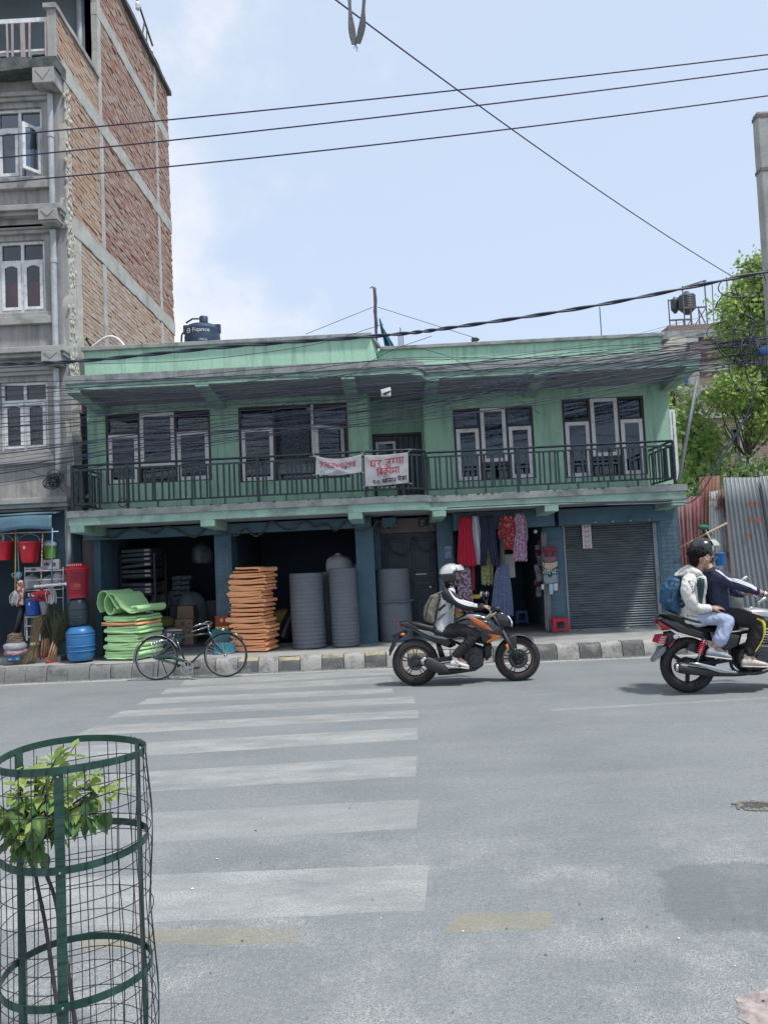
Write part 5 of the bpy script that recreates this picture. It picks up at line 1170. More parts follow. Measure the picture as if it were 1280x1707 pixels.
for k, (pts_, lb_) in enumerate((([(143,607),(330,600),(520,575),(640,540)],0),([(460,680),(560,640),(640,590),(720,560)],0),([(700,580),(760,600),(840,650),(900,690)],0))):
 cable(bez([at(x_,y_,12.1) for x_,y_ in pts_]), .005, CABM, 'thin loose wire straying diagonally across the green house front', 'wire', 'stray wires across the house front')
# the sagging bundle of telephone and power cables
rd = random.Random(77); NB = 42
for k in range(NB):
 f = k/(NB-1); yl = 642+165*f + rd.gauss(0,5); yr = 566+rd.choice((0,4,9,14,22,30,38,45))+rd.gauss(0,3)
 if k % 6 == 5: yr -= rd.uniform(20,75)
 yd = 11.95+rd.uniform(-.12,.12); ym = (yl*.5+yr*.5)+rd.gauss(8,10)+(yl-720)*.12
 if k > NB-7: ym -= 14
 pts_ = [at(-220, yl+13+rd.gauss(0,4), yd), at(0, yl, yd), at(330, yl*.74+yr*.26+rd.gauss(5,6), yd), at(640, ym, yd), at(960, yl*.25+yr*.75+rd.gauss(8,8), yd), at(1265, yr, 12.4), at(1420, yr-8, 12.4), at(2600, yr-75, 12.3)]
 dark = rd.random() < .85
 cable(bez(pts_, 10), rd.choice((.003,.0038,.0045,.0055)) if k % 9 else .008, CABM if dark else MC['purple_wire'], 'black cable in the sagging bundle strung across the green balcony front', 'cable', 'sagging bundle of roadside cables')
# spare loops hanging at the pole
for k in range(9):
 c = at(1240+rd.gauss(0,16), 560+rd.gauss(0,40), 12.3); rx, rz = rd.uniform(.15,.42), rd.uniform(.2,.5); a0 = rd.uniform(0,6)
 pts_ = [c+Vector((rx*math.cos(a0+i*.3), .05*math.sin(i*.7), rz*math.sin(a0+i*.3)+.02*i*.3)) for i in range(19)]
 cable(pts_, .010, CABM, 'loose loop of spare black cable hanging by the concrete pole', 'cable', 'spare cable loops at the pole')
cable(bez([at(x_,y_,12.3) for x_,y_ in ((1262,640),(1240,700),(1205,760),(1160,830),(1120,838),(1000,842))]), .012, CABM, 'black cable drooping from the pole past the young tree to the balcony edge', 'cable')
cable(bez([at(x_,y_,12.33) for x_,y_ in ((745,847),(820,843),(940,838),(1040,836),(1120,834),(1150,826),(1190,770),(1250,690))]), .010, CABM, 'black cable lying along the right balcony edge and rising to the pole', 'cable')
q = MB(); c = at(1262,585,12.2); q.pillow([at(x_,y_,12.2) for x_,y_ in ((1262,582),(1275,577),(1281,588),(1272,594),(1264,590))], .04); tag(q.build('plastic_wrap', M('blue_wrap', (.02,.06,.20), .6, bump=.4), smooth=1), 'crumpled blue plastic wrap round the cables at the pole', 'wrap')
# junction box hung in the cables
jb = thing('junction_box', 'white plastic junction box with open lid hanging among the cables', 'box', at(643,655,11.9))
a_, b_ = at(635.5,661,11.9), at(651,649,11.9)
q = MB(); q.box(a_.x,b_.x,11.86,11.96,a_.z,b_.z); q.build('body', SASH, jb, bevel=.006)
q = MB(); q.prism([at(634,650,11.84), at(650,645,11.84), at(652,650,11.84), at(637,656,11.84)], (0,.012,0)); q.build('lid', SASH, jb); q = MB(); q.prism([at(638,657,11.845), at(648,650,11.845), at(649,654,11.845), at(641,659,11.845)], (0,.012,0)); q.build('opening', PLATE, jb)
# strap dangling from above the road, near the camera
hs = thing('hanging_strap', 'frayed black rubber strap loop dangling from a wire overhead', 'strap', at(596,-120,4.6))
STR = M('black_rubber_strap', (.03,.035,.05), .6, var=.3, sc=20, bump=.3)
for pts_, nm in (([(579,-120),(581,-40),(583,10),(586,45),(590,74)],'strap_end'), ([(612,-120),(609,-40),(606,10),(604,40),(597,72)],'strap_end')):
 P_ = bez([at(x_,y_,4.6) for x_,y_ in pts_], 8); q = MB(); n_ = len(P_)
 q.add([p+Vector((sx_*w_, sy_, 0)) for i, p in enumerate(P_) for w_ in (.016+.006*math.sin(i*.3),) for (sx_, sy_) in ((-1,-.004),(1,.004),(1,.010),(-1,.002))], [(4*i+j,4*i+(j+1)%4,4*i+4+(j+1)%4,4*i+4+j) for i in range(n_-1) for j in range(4)]+[(3,2,1,0),(4*n_-4,4*n_-3,4*n_-2,4*n_-1)])
 q.build(nm, STR, hs, smooth=1, ang=40)
q = MB(); e = at(594,74,4.6)
for k in range(5): q.tube([e, e+Vector((random.uniform(-.02,.03),0,-random.uniform(.01,.05)))], .0012, 4)
q.build('frayed_thread', STR, hs)
q = MB(); q.tube(span(at(-2500,-220,4.6), at(4200,-60,4.6), .05), .010, 6); tag(q.build('cable', CABM, smooth=1), 'dark cable overhead that the frayed strap hangs from', 'cable')
# ================================================================== goods on the pavement and in the shops
ORD = ('first','second','third','fourth','fifth','sixth','seventh','eighth','ninth','tenth','eleventh','twelfth','thirteenth','fourteenth','fifteenth','sixteenth','seventeenth','eighteenth','nineteenth','twentieth')
GRN_F = M('green_foam', (.40,.66,.31), .75, var=.06, sc=3, fine=.04, fsc=60, bump=.15, bsc=60); ORG_F = M('orange_foam', (.86,.40,.19), .75, var=.07, sc=3, fine=.05, fsc=60, bump=.2, bsc=60)
GREY_F = M('grey_foam', (.125,.14,.165), .55, var=.10, sc=2, fine=.06, fsc=25, bump=.15, bsc=30)
def ribbon_profile(pts, t):     # thick outline round an open polyline in (x, z)
 P = [Vector((p[0], p[1], 0)) for p in pts]; n_ = len(P); a = []; b = []
 for i in range(n_):
  d = (P[min(i+1,n_-1)]-P[max(i-1,0)]).normalized(); nn_ = Vector((-d.y, d.x, 0)); a.append(P[i]+nn_*t/2); b.append(P[i]-nn_*t/2)
 return a + b[::-1]
def fold_line(w, layers, pitch, rd):
 pts = []
 for i in range(layers):
  z = i*pitch; l_, r_ = rd.uniform(-.028,.028), w+rd.uniform(-.03,.03); xs_ = [l_+(r_-l_)*k/8 for k in range(9)]
  if i % 2: xs_ = xs_[::-1]
  s_ = 1 if i % 2 == 0 else -1
  pts += [(x, z+.006*math.sin(x*9+i)) for x in xs_]
  if i < layers-1:
   xe = xs_[-1]
   for k in range(1, 6): a_ = -PI/2+PI*k/6; pts.append((xe+s_*pitch*1.1*math.cos(a_), z+pitch/2+pitch/2*math.sin(a_)))
 return pts
def folded_mat(name, label, group, org, rot, w, d, layers, pitch, t, mat, seed, prof=None, skew=0):
 rd = random.Random(seed); pr = ribbon_profile(prof or fold_line(w, layers, pitch, rd), t); n_ = len(pr); nd = 7; m_ = MB(); vs_ = []
 c, s_ = math.cos(rot), math.sin(rot)
 for k in range(nd+1):
  y = d*k/nd
  for p in pr:
   x = p.x-w/2+skew*y+.010*noise.noise(Vector((p.x*4, y*5, seed))); z = p.y+.016*noise.noise(Vector((p.x*3+seed, y*4, p.y*6)))+.004*math.sin(y*12+seed); z = max(z, t*.5-.012)
   yy = y-d/2+.014*noise.noise(Vector((p.y*20, seed, k*.6))); vs_.append((org[0]+x*c-yy*s_, org[1]+x*s_+yy*c, org[2]+z))
 m_.add(vs_, [(k*n_+i, k*n_+(i+1)%n_, (k+1)*n_+(i+1)%n_, (k+1)*n_+i) for k in range(nd) for i in range(n_)])
 h_ = n_//2           # end faces as strips of quads
 for k in (0, nd):
  for i in range(h_-1):
   f = (k*n_+i, k*n_+i+1, k*n_+n_-2-i, k*n_+n_-1-i); m_.f.append(f if k else f[::-1]); m_.m.append(0)
 o = m_.build(name, mat, loc=org, smooth=1, ang=60); return tag(o, label, 'foam mat', group)
# green stack
gx, gy = -4.52, 13.02; z = .225; rd = random.Random(5)
names = ['bottom', 'second', 'third', 'fourth']
glab = ['green folded foam mat at the bottom of the green stack beside the bicycle','green folded foam mat lying on the bottom one of the green stack','green folded foam mat, third up in the green stack','green folded foam mat right under the thin orange one']
for i in range(4):
 folded_mat('folded_mat', glab[i], 'folded green foam mats', (gx+rd.uniform(-.02,.02), gy, z+.012), -.36, .60, .62, 4, .036, .033, GRN_F, 50+i); z += .139
folded_mat('folded_mat', 'thin orange folded foam mat pressed inside the green stack', None, (gx-.02, gy, z+.012), -.36, .66, .62, 2, .032, .027, ORG_F, 57); z += .062
folded_mat('folded_mat', 'green folded foam mat just above the thin orange one', 'folded green foam mats', (gx+.02, gy, z+.012), -.36, .62, .64, 3, .034, .030, GRN_F, 58); z += .10
curl = bez([(.30,.10,0),(.22,.03,0),(.12,.04,0),(.05,.14,0),(.07,.25,0),(.16,.31,0),(.28,.29,0),(.38,.20,0),(.50,.10,0),(.66,.05,0),(.82,.05,0),(.87,.09,0),(.83,.125,0),(.70,.12,0)], 5)
prof2 = [(p.x*.88, p.y*1.2) for p in curl]
folded_mat('folded_mat', 'big green foam mat curled over into a roll on top of the stack', None, (gx+.03, gy+.0, z+.012), -.42, .74, .66, 1, .03, .024, GRN_F, 60, prof=prof2)
folded_mat('folded_mat', 'second green foam layer tucked inside the curled mat on top', None, (gx-.10, gy+.02, z+.014), -.42, .66, .60, 1, .03, .02, GRN_F, 61, prof=[(-.07+p[0]*1.08, .002+p[1]*1.10) for p in prof2[10:42]])
tw_ = M('twine', (.40,.33,.22), .9); q = MB(); q.tube(bez([(gx+.05,gy-.36,.50),(gx+.22,gy-.28,.64),(gx+.34,gy-.18,.80),(gx+.36,gy-.05,.60),(gx+.30,gy-.2,.30)]), .006, 5); tag(q.build('twine', tw_), 'beige twine tied round the green foam stack', 'twine')
# orange stack: fourteen folded mats and a loose one on top
z = .225; rd = random.Random(8); ox, oy = -2.52, 13.30; k = 0
while z < 1.46:
 dx = rd.uniform(-.025,.02) + (.02*math.sin(z*5)); ly = rd.choice((2,3,3)); pt = rd.uniform(.032,.042)
 folded_mat('folded_mat', f'orange folded foam mat, {ORD[k]} from the bottom of the tall orange stack', 'folded orange foam mats', (ox+dx, oy+rd.uniform(-.015,.015), z+.012), -.26+rd.uniform(-.035,.035), .60, .46, ly, pt, pt*.90, ORG_F, 80+k); z += ly*pt-.004; k += 1
folded_mat('folded_mat', 'loose orange foam mat bent over the top of the tall orange stack', None, (ox+.04, oy, z+.012), -.46, .62, .5, 1, .03, .03, ORG_F, 120, prof=[(p.x, p.y) for p in bez([(.05,.01,0),(.3,.0,0),(.56,.0,0),(.61,.03,0),(.56,.06,0),(.3,.06,0),(.1,.07,0)], 5)])
# grey foam rolls
def foam_roll(label, cx, cy, r, z0, z1, seed, ripple=.006, flap=0, cord=None, ripn=18):
 t = thing('foam_roll', label, 'foam roll', (cx, cy, z0), 'grey foam rolls standing by the shop pillars'); rd = random.Random(seed)
 turns = 5; n_ = 44*turns; P = []
 for i in range(n_+1):
  f = i/n_; a_ = -f*turns*2*PI + seed; rr = r*(.25+.75*f); P.append((rr*math.cos(a_), rr*math.sin(a_)))
 if flap: a_ = seed-turns*2*PI; P += [(r*math.cos(a_-.04*k)+.0*k, r*math.sin(a_-.04*k)) for k in range(1,3)]
 nz_ = ripn*5; vs_ = []
 for j in range(nz_+1):
  zz = z0+(z1-z0)*j/nz_
  for th in (0, 1):
   for (x, y) in P:
    rr = math.hypot(x, y); kf = (rr/r)**2; g = 1+kf*(ripple*math.sin(2*PI*ripn*j/nz_+.5*noise.noise(Vector((x*5,y*5,j*.1))))/r + .012*noise.noise(Vector((x*2.2,y*2.2,zz*1.5+seed)))) - th*.016/max(rr,.05)
    vs_.append((cx+x*g+.012*math.sin(zz*2+seed), cy+y*g, zz+.012*noise.noise(Vector((x*4,y*4,seed)))*(j==nz_)))
 m = len(P); m_ = MB(); fs_ = []
 for j in range(nz_):
  for i in range(m-1):
   a_ = (j*2)*m+i; b_ = (j*2+2)*m+i; fs_.append((a_,a_+1,b_+1,b_)); fs_.append((a_+m+1,a_+m,b_+m,b_+m+1))
 for i in range(m-1): b_ = nz_*2*m+i; fs_.append((b_,b_+1,b_+m+1,b_+m))
 for i in (0, m-1):
  for j in range(nz_): fs_.append((j*2*m+i, (j*2+2)*m+i, (j*2+3)*m+i, (j*2+1)*m+i))
 m_.add(vs_, fs_); m_.build('sheet', GREY_F, t, smooth=1, ang=50)
 if cord is not None:
  q = MB(); q.tube([(cx+(r*1.02)*math.cos(2*PI*k/36), cy+r*1.02*math.sin(2*PI*k/36), cord+.01*math.sin(k)) for k in range(36)], .020, 6, closed=True); q.build('cord', GREY_F, t, smooth=1)
 return t
def base(px, py): return gr(px, py, .225)
p = at(517, 1060, 13.45); foam_roll('big rippled grey foam roll nearest the orange stack', p.x, 13.45, .315, .225, 1.50, 2.4, flap=1)
p = at(545, 1060, 13.82); foam_roll('thin grey foam roll standing squeezed behind the two big ones', p.x+.03, 13.86, .12, .26, 1.50, 1.2, ripn=14, ripple=.002)
p = at(577, 1060, 13.50); foam_roll('big rippled grey foam roll leaning on the blue pillar edge', p.x, 13.42, .265, .225, 1.56, .9, flap=1, ripn=22)
p = at(660, 1050, 13.9); foam_roll('grey foam roll tied with a cord before the navy door', p.x, 14.0, .335, .225, 1.50, 1.9, ripple=.0015, ripn=26, cord=.92)
PLW = M('woven_white_plastic', (.50,.50,.54), .6, var=.1, sc=4, fine=.06, fsc=120, bump=.5, bsc=14)
def sack(label, c, r, h, mat, seed, cat='sack', top=True, name='sack'):
 m_ = MB(); pr = [(.02,0),(.85,.01),(1.0,.12),(1.03,.4),(.98,.7),(.82,.88),(.45,.96),(.2,.98),(.28,1.06),(.05,1.08)] if top else [(.02,0),(.8,.0),(1.0,.2),(1.02,.5),(.95,.8),(.6,.97),(.02,1.0)]
 m_.lathe([(a*r, b*h) for a, b in pr], c, 'Z', 26)
 m_.v = [tuple(Vector(p)+Vector((noise.noise(Vector(p)*4+Vector((seed,0,0))), noise.noise(Vector(p)*4+Vector((0,seed,0))), .5*noise.noise(Vector(p)*5+Vector((0,0,seed)))))*r*.22) for p in m_.v]
 return tag(m_.build(name, mat, smooth=1, sub=1), label, cat)
DRUM = M('storage_box_grey', (.10,.10,.11), .6)
def carton(label, x0, x1, y0, y1, z0, z1, mat, rot=0, tape=True, name='carton', print_=None):
 t = thing(name, label, 'box', ((x0+x1)/2, (y0+y1)/2, z0)); m_ = MB(); m_.box(x0,x1,y0,y1,z0,z1); o_ = m_.build('body', mat, t, bevel=.006)
 if tape: q = MB(); q.box(x0+.001,x1-.001,y0-.003,y0,(z0+z1)/2-.004,(z0+z1)/2+.002); q.box((x0+x1)/2-.025,(x0+x1)/2+.025,y0+.0,y1,z1,z1+.003); q.build('tape', M('carton_tape', (.30,.24,.17), .4), t)
 if print_:
  for (txt, sz, x, z, mt) in print_:
   vs_, fs_ = font_mesh(txt, sz); q = MB(); q.add([(x0+x+v.x, y0-.004, z0+z+v.y) for v in vs_], fs_); q.build('print', mt, t)
 t.rotation_euler = (0,0,rot); return t
CART = M('brown_cardboard', (.30,.215,.15), .85, var=.08, sc=3); CARTD = M('carton_ink', (.06,.045,.035), .8)
carton('tall brown crate under the sacks behind the grey rolls', -1.35, -.75, 14.2, 14.7, .27, 1.42, CART, name='crate')
sack('bulging white woven sack standing on the crate above the grey rolls', (at(566,950,14.4).x, 14.45, 1.42), .24, .38, PLW, 3)
sack('smaller white sack peeping out beside the blue pillar', (at(592,955,14.4).x, 14.6, 1.42), .13, .20, PLW, 5)
BLKP = M('black_plastic_roll', (.02,.022,.028), .35, var=.2, sc=4)
q = MB(); a_, b_ = at(470,1066,13.75), at(489,1022,14.0); d_ = (b_-a_).normalized(); q.tube([a_, b_+d_*.15], .12, 18); q.tube([a_-d_*.004, a_+d_*.02], .07, 14); tag(q.build('plastic_roll', BLKP, smooth=1, ang=40), 'black plastic roll leaning between the orange stack and grey rolls', 'roll')
YELS = M('yellow_sack', (.34,.27,.07), .8, var=.15, sc=5, bump=.5)
for i, (zz, lb_) in enumerate(((.55,'dull yellow sack behind the orange stack, upper of two'),(.27,'dull yellow sack behind the orange stack, lower of two'))):
 sack(lb_, (at(474,1030,14.3).x, 14.35, zz), .22, .30, YELS, 8+i, top=False)
# boxes between shop one and the orange stack
TEALC = M('teal_carton', (.02,.20,.26), .6, var=.1, sc=4); REDT = M('red_tin', (.24,.02,.03), .45, var=.1, sc=5); YELC = M('yellow_print', (.60,.45,.04), .6)
a_, b_ = at(357,1066,13.6), at(386,1047,13.6); zb_ = a_.z
carton('black plastic crate at the foot of the blue pillar', a_.x, b_.x+.02, 13.45, 13.62, .225, zb_, DRUM, name='crate', tape=False)
carton('teal carton lying on the black crate by the pillar', a_.x, b_.x, 13.46, 13.60, zb_, b_.z, TEALC, tape=False)
c_, d_ = at(362,1047,13.6), at(383,1025,13.6)
rt = carton('red tin box with yellow emblem on the teal carton', c_.x, d_.x, 13.48, 13.58, b_.z+.001, d_.z, REDT, tape=False)
q = MB(); q.box(c_.x+.005,d_.x-.005,13.472,13.48,b_.z+.004,b_.z+.045); cxm = (c_.x+d_.x)/2; czm = (b_.z+d_.z)/2+.04; q.add([(cxm+dx*.035,13.472,czm+dz*.045) for dx,dz in ((0,-1),(1,0),(0,1),(-1,0))], [(0,1,2,3)]); q.build('emblem', YELC, rt)
q = MB(); q.box(a_.x+.04,a_.x+.18,13.446,13.45,.26,.29); tag(q.build('yellow_label', YELC), 'small yellow label on the black crate behind the bicycle wheel', 'label')
a2, b2 = at(358,1080,13.0), at(390,1071,13.0); carton('flat teal box on the pavement behind the bicycle wheel', a2.x, b2.x, 12.95, 13.1, .222, b2.z, TEALC, tape=False)
# inside shop one: rack of folded dark sheets, boxes, sacks, seated shopkeeper
RACK = M('dark_rack_steel', (.05,.06,.07), .5, metal=.3); DSH = M('dark_folded_sheet', (.11,.13,.15), .6, var=.3, sc=5, island=.4); TAGW = M('paper_tag', (.55,.56,.56), .7)
rk = thing('shelf_rack', 'dark steel rack at the left wall of the first shop, loaded with folded sheets', 'rack', (-4.9, 15.0, .27))
q = MB()
for X in (-5.24,-4.60):
 for Y_ in (14.55, 15.25): q.box(X-.02,X+.02,Y_-.02,Y_+.02,.27,2.0)
for z in (.45,.85,1.22,1.55,1.85): q.box(-5.24,-4.60,14.53,15.27,z-.02,z)
q.build('frame', RACK, rk)
rd = random.Random(3); k = 0
for zi, z in enumerate((.85,1.22,1.55,1.85)):
 for j in range(rd.choice((2,3))):
  m_ = MB(); zz = z+.003+j*.085; t_ = rd.uniform(-.06,.10); m_.prism([(-5.2,14.46,zz),(-4.64,14.46,zz+t_*.4),(-4.64,14.46,zz+.07+t_*.4),(-5.2,14.46,zz+.06)], (0,.7,0))
  o = tag(m_.build('folded_sheet', DSH, bevel=.012), f'dark folded sheet with tag, {ORD[j]} up on the {ORD[zi]} shelf of the rack', 'sheet', 'folded sheets on the dark rack')
  q = MB(); q.box(-4.76,-4.66,14.452,14.459,zz+.02+t_*.33,zz+.055+t_*.36); q.build('tag', TAGW, o)
FAB = two_tone('folded_fabric', [(.05,.07,.09),(.22,.27,.30)], 26, .5, .56, stretch=(.3,.3,3))
for i in range(6):
 m_ = MB(); z = .95+.10*i; m_.box(-4.52+rd.uniform(-.02,.02),-4.12+rd.uniform(-.03,.03),15.3,15.7,z,z+.09); tag(m_.build('folded_cloth', FAB, bevel=.03), f'pale folded cloth, {ORD[i]} from the bottom of the pile beside the dark rack', 'cloth', 'pile of folded cloth in the first shop')
carton('dark counter box under the cloth pile in the first shop', -4.55, -4.05, 15.25, 15.8, .27, .95, DRUM, tape=False, name='counter')
sack('clear plastic bag of goods hung high in the first shop', (-3.95, 15.6, 1.75), .22, .42, M('clear_bag', (.16,.20,.22), .3, var=.4, sc=8, bump=.8, bsc=20), 17, cat='bag', name='plastic_bag')
carton('dark wooden counter at the back of the first shop', -4.1, -3.45, 15.3, 15.7, .27, 1.02, M('dark_wood', (.035,.035,.04), .5), tape=False, name='counter')
a_, b_ = at(287,1070,14.2), at(321,1054,14.2)
ink = [('FRAGILE', .03, .03, .09, CARTD)]
zz = .27
for i, lb_ in enumerate(('brown carton at the bottom of three in the first shop','brown printed carton, middle of three in the first shop','brown printed carton on top of the three in the first shop')):
 t = carton(lb_, a_.x+.01*i, b_.x-.012*(i==2), 14.25+.02*i, 14.6, zz, zz+.155, CART)
 if i:
  q = MB(); x0 = a_.x+.01*i
  for k in range(4): q.box(x0+.12, x0+.20, 14.246+.02*i-.002, 14.25+.02*i, zz+.04+k*.022, zz+.05+k*.022)
  q.prism([(x0+.25,14.245+.02*i,zz+.09),(x0+.29,14.245+.02*i,zz+.05),(x0+.34,14.245+.02*i,zz+.11),(x0+.29,14.245+.02*i,zz+.075)], (0,.003,0)); q.build('print', CARTD, t)
 zz += .157
a_, b_ = at(295,1036,14.6), at(321,1010,14.6); carton('plain brown carton standing behind the printed ones', a_.x, b_.x, 14.65, 14.95, .27, b_.z, CART)
GREYB = M('grey_bale', (.17,.20,.23), .8, var=.2, sc=5, bump=.5)
sack('grey bundled bale at the back right of the first shop', (at(318,1020,15.2).x, 15.3, .27), .30, .95, GREYB, 23, top=False, cat='bale', name='bale')
PRS = two_tone('printed_sack', [(.30,.31,.36),(.06,.07,.12)], 7, .52, .56, stretch=(1,1,3))
for i, (px_, py_, r_, h_, lb_) in enumerate(((262,1072,.24,.36,'printed white sack lying low at the shop step'),(284,1068,.22,.34,'printed white sack next to the brown cartons'),(256,1040,.17,.24,'printed white sack tilted on the lower ones'))):
 p = at(px_, py_, 14.0); sack(lb_, (p.x, 14.0+.1*i, .27 if i < 2 else .60), r_, h_, PRS, 30+i, top=False)
sack('olive cloth bundle lying on the white sacks', (at(272,1030,14.2).x, 14.2, .62), .20, .20, M('olive_cloth', (.14,.13,.04), .85, var=.2, sc=4, bump=.6), 37, top=False, cat='bundle', name='cloth_bundle')
sack('crumpled white plastic bag behind the green stack', (at(246,1050,13.5).x, 13.75, .27), .15, .62, PLW, 41, cat='bag', name='plastic_bag')
# blue and dark barrels with the red basket on top
BLUB = M('blue_barrel', (.03,.155,.36), .38, var=.08, sc=3, fine=.03); DKB = M('dark_barrel', (.022,.038,.05), .4, var=.15, sc=3); REDP = M('red_plastic', (.50,.012,.028), .38, var=.06, sc=4); REDD = M('dark_red_plastic', (.33,.012,.035), .45, var=.08, sc=4)
def barrel(label, rows, Y, mat, ribs, cat='barrel'):
 t = thing('barrel', label, cat, (0,0,0)); q = MB(); cx_, P_ = lathe_px(q, rows, Y, 36, hollow=False); o_ = Vector((cx_, Y, P_[0][1])); t.location = o_; ORG[t.name] = o_
 q.build('body', mat, t, smooth=1, ang=45); R_ = max(p[0] for p in P_); z0, z1 = P_[0][1], P_[-1][1]
 q = MB()
 for f in ribs: q.lathe([(R_*.985, z0+(z1-z0)*f-.012), (R_*1.015, z0+(z1-z0)*f-.006), (R_*1.015, z0+(z1-z0)*f+.006), (R_*.985, z0+(z1-z0)*f+.012)], (cx_,Y,0), 'Z', 36, closed=True)
 q.build('rib', mat, t, smooth=1); return t, cx_, R_, z1
bt, bx_, br_, bz = barrel('blue ribbed plastic barrel on the pavement with a dark barrel on it', [(1100,117,153),(1094,114,157),(1060,112,158),(1052,113,157),(1045,118,152),(1043,124,146)], 12.85, BLUB, (.28,.42,.72,.80))
dt, dx_, dr_, dz = barrel('dark green-black plastic barrel stacked on the blue barrel', [(1042,118,146),(1038,115,148),(1008,115,147),(1000,119,144),(997,122,141)], 12.85, DKB, (.3,.6))
# red laundry basket: slatted wall with holes, domed lid
rb = thing('laundry_basket', 'red lattice plastic basket with domed lid on the dark barrel', 'basket', (dx_+.0, 12.85, dz)); p0, p1 = at(130,991,12.85), at(130,950,12.85); zb_, zt_ = dz+.003, p1.z; cxb = p0.x
r0_, r1_ = .150, .185; q = MB(); nc, nr = 40, 16
def bp(u, v): a_ = 2*PI*u; r_ = r0_+(r1_-r0_)*v; return Vector((cxb+r_*math.cos(a_), 12.85+r_*math.sin(a_)*.95, zb_+(zt_-zb_)*v))
vs_ = []; fs_ = []
for j in range(nr):
 for i in range(nc):
  u0_, u1_, v0, v1 = i/nc, (i+1)/nc, j/nr, (j+1)/nr
  solid_ = j in (0,1,nr-1) or (5 <= j <= 8 and 28 <= i <= 33)
  b = len(vs_)
  if solid_: vs_ += [bp(u0_,v0),bp(u1_,v0),bp(u1_,v1),bp(u0_,v1)]; fs_.append((b,b+1,b+2,b+3))
  else:
   du, dv = (u1_-u0_)*.22, (v1-v0)*.24; vs_ += [bp(u0_,v0),bp(u1_,v0),bp(u1_,v1),bp(u0_,v1),bp(u0_+du,v0+dv),bp(u1_-du,v0+dv),bp(u1_-du,v1-dv),bp(u0_+du,v1-dv)]
   fs_ += [(b,b+1,b+5,b+4),(b+1,b+2,b+6,b+5),(b+2,b+3,b+7,b+6),(b+3,b,b+4,b+7)]
q.add(vs_, fs_); q.build('basket_wall', REDD, rb, solid=.006)
q = MB(); q.lathe([(.001,zb_+.004),(r0_-.004,zb_+.004)], (cxb,12.85,0), 'Z', 40); q.build('base', REDD, rb)
q = MB(); q.lathe([(r1_*1.0,zt_),(r1_*1.09,zt_+.005),(r1_*1.09,zt_+.025),(r1_*1.0,zt_+.035),(r1_*.8,zt_+.085),(r1_*.45,zt_+.115),(.001,zt_+.125)], (cxb,12.85,0), 'Z', 40); q.build('lid', REDP, rb, smooth=1, ang=40)
q = MB()
for k in range(9):
 a_ = -PI/2+(k-4)*.20; s_ = Vector((cxb+r1_*.86*math.cos(a_), 12.85+r1_*.86*math.sin(a_)*1.0-.006, zt_+.082)); q.ball(s_, (.012,.008,.018), 6, 4)
q.build('lid_slot', M('pale_slot', (.60,.45,.45), .6), rb)
GOLD = M('gold_print', (.45,.22,.03), .6); ln_, w_ = brush(['2','0','2','0'], .045); q = MB(); ribbons(q, ln_, lambda x, zq: Vector((cxb+(r0_+.021)*math.cos(-PI/2+.05+x/.17), 12.85+(r0_+.021)*math.sin(-PI/2+.05+x/.17)*.95, zb_+(zt_-zb_)*.40+zq)), .008); q.build('lettering', GOLD, rb)
# left shop: hanging rail, buckets, mops, brooms, rack
LY = 12.95
q = MB(); q.tube([at(-40,891,LY), at(98,886,LY)], .009, 8); tag(q.build('hanging_rail', SASH, smooth=1), 'thin steel rail hung with buckets and mops before the household shop', 'rail')
def bucket(label, rows, Y, mat, handle=None, sticker=None, lid=None, group=None):
 t = thing('bucket', label, 'bucket', (0,0,0), group); q = MB(); cx_, P_ = lathe_px(q, rows, Y, 32); o_ = Vector((cx_, Y, min(p[1] for p in P_))); t.location = o_; ORG[t.name] = o_; q.build('body', mat, t, smooth=1, ang=40)
 R_ = max(p[0] for p in P_); zt_ = max(p[1] for p in P_)
 q = MB(); q.lathe([(R_*.97,zt_-.03),(R_*1.05,zt_-.025),(R_*1.05,zt_+.002),(R_*.97,zt_+.004)], (cx_,Y,0), 'Z', 32, closed=True); q.build('rim', mat, t, smooth=1, ang=40)
 if handle: q = MB(); q.tube(bez([(cx_+R_*1.03*math.cos(PI*k/10), Y, zt_+handle*math.sin(PI*k/10)) for k in range(11)], 3), .005, 6); q.build('handle', M('bucket_wire', (.5,.5,.52), .3, metal=.8), t, smooth=1)
 if sticker:
  for (dx, dz, w_, h_) in sticker:
   q = MB(); zz = zt_+dz; rr = R_*.97+.004
   q.add([(cx_+dx+sx*w_/2, Y-math.sqrt(max(.0001, rr*rr-(dx+sx*w_/2)**2))-.004, zz+sz*h_/2) for sx, sz in ((-1,-1),(1,-1),(1,1),(-1,1))], [(0,1,2,3)]); q.add([(cx_+dx+sx*w_/4, Y-rr-.006, zz+sz*h_/4-.005) for sx, sz in ((-1,-1),(1,-1),(0,1))], [(0,1,2)], 1); q.build('sticker', [TAGW, PLATE], t)
 if lid: q = MB(); q.lathe([(R_*1.06,zt_),(R_*1.06,zt_+.03),(R_*.9,zt_+.06),(R_*.5,zt_+lid),(0.001,zt_+lid+.005)], (cx_,Y,0), 'Z', 32); q.build('lid', SASH, t, smooth=1, ang=40)
 return t
bucket('red bucket hanging whole from the rail, wire handle up', [(938,39,61),(933,37,63),(908,33,66),(904,32,67)], LY, REDP, .135, [(0,-.10,.035,.05)], None)
bucket('red bucket with two white stickers cut by the frame edge', [(934,-9,18),(908,-14,21),(904,-15,22)], LY, REDP, .12, [(.02,-.10,.035,.05),(.03,-.20,.045,.045)], None)
q = MB(); p = at(3,897,LY-.05);
for k in range(3): q.lathe([(.05+.02*k,0),(.054+.02*k,.006),(.05+.02*k,.012)], (p.x,LY-.12-.01*k,p.z), 'Y', 18, closed=True)
tag(q.build('steel_strainer', SASH, smooth=1), 'shiny round strainer hung at the frame edge above a red bucket', 'strainer')
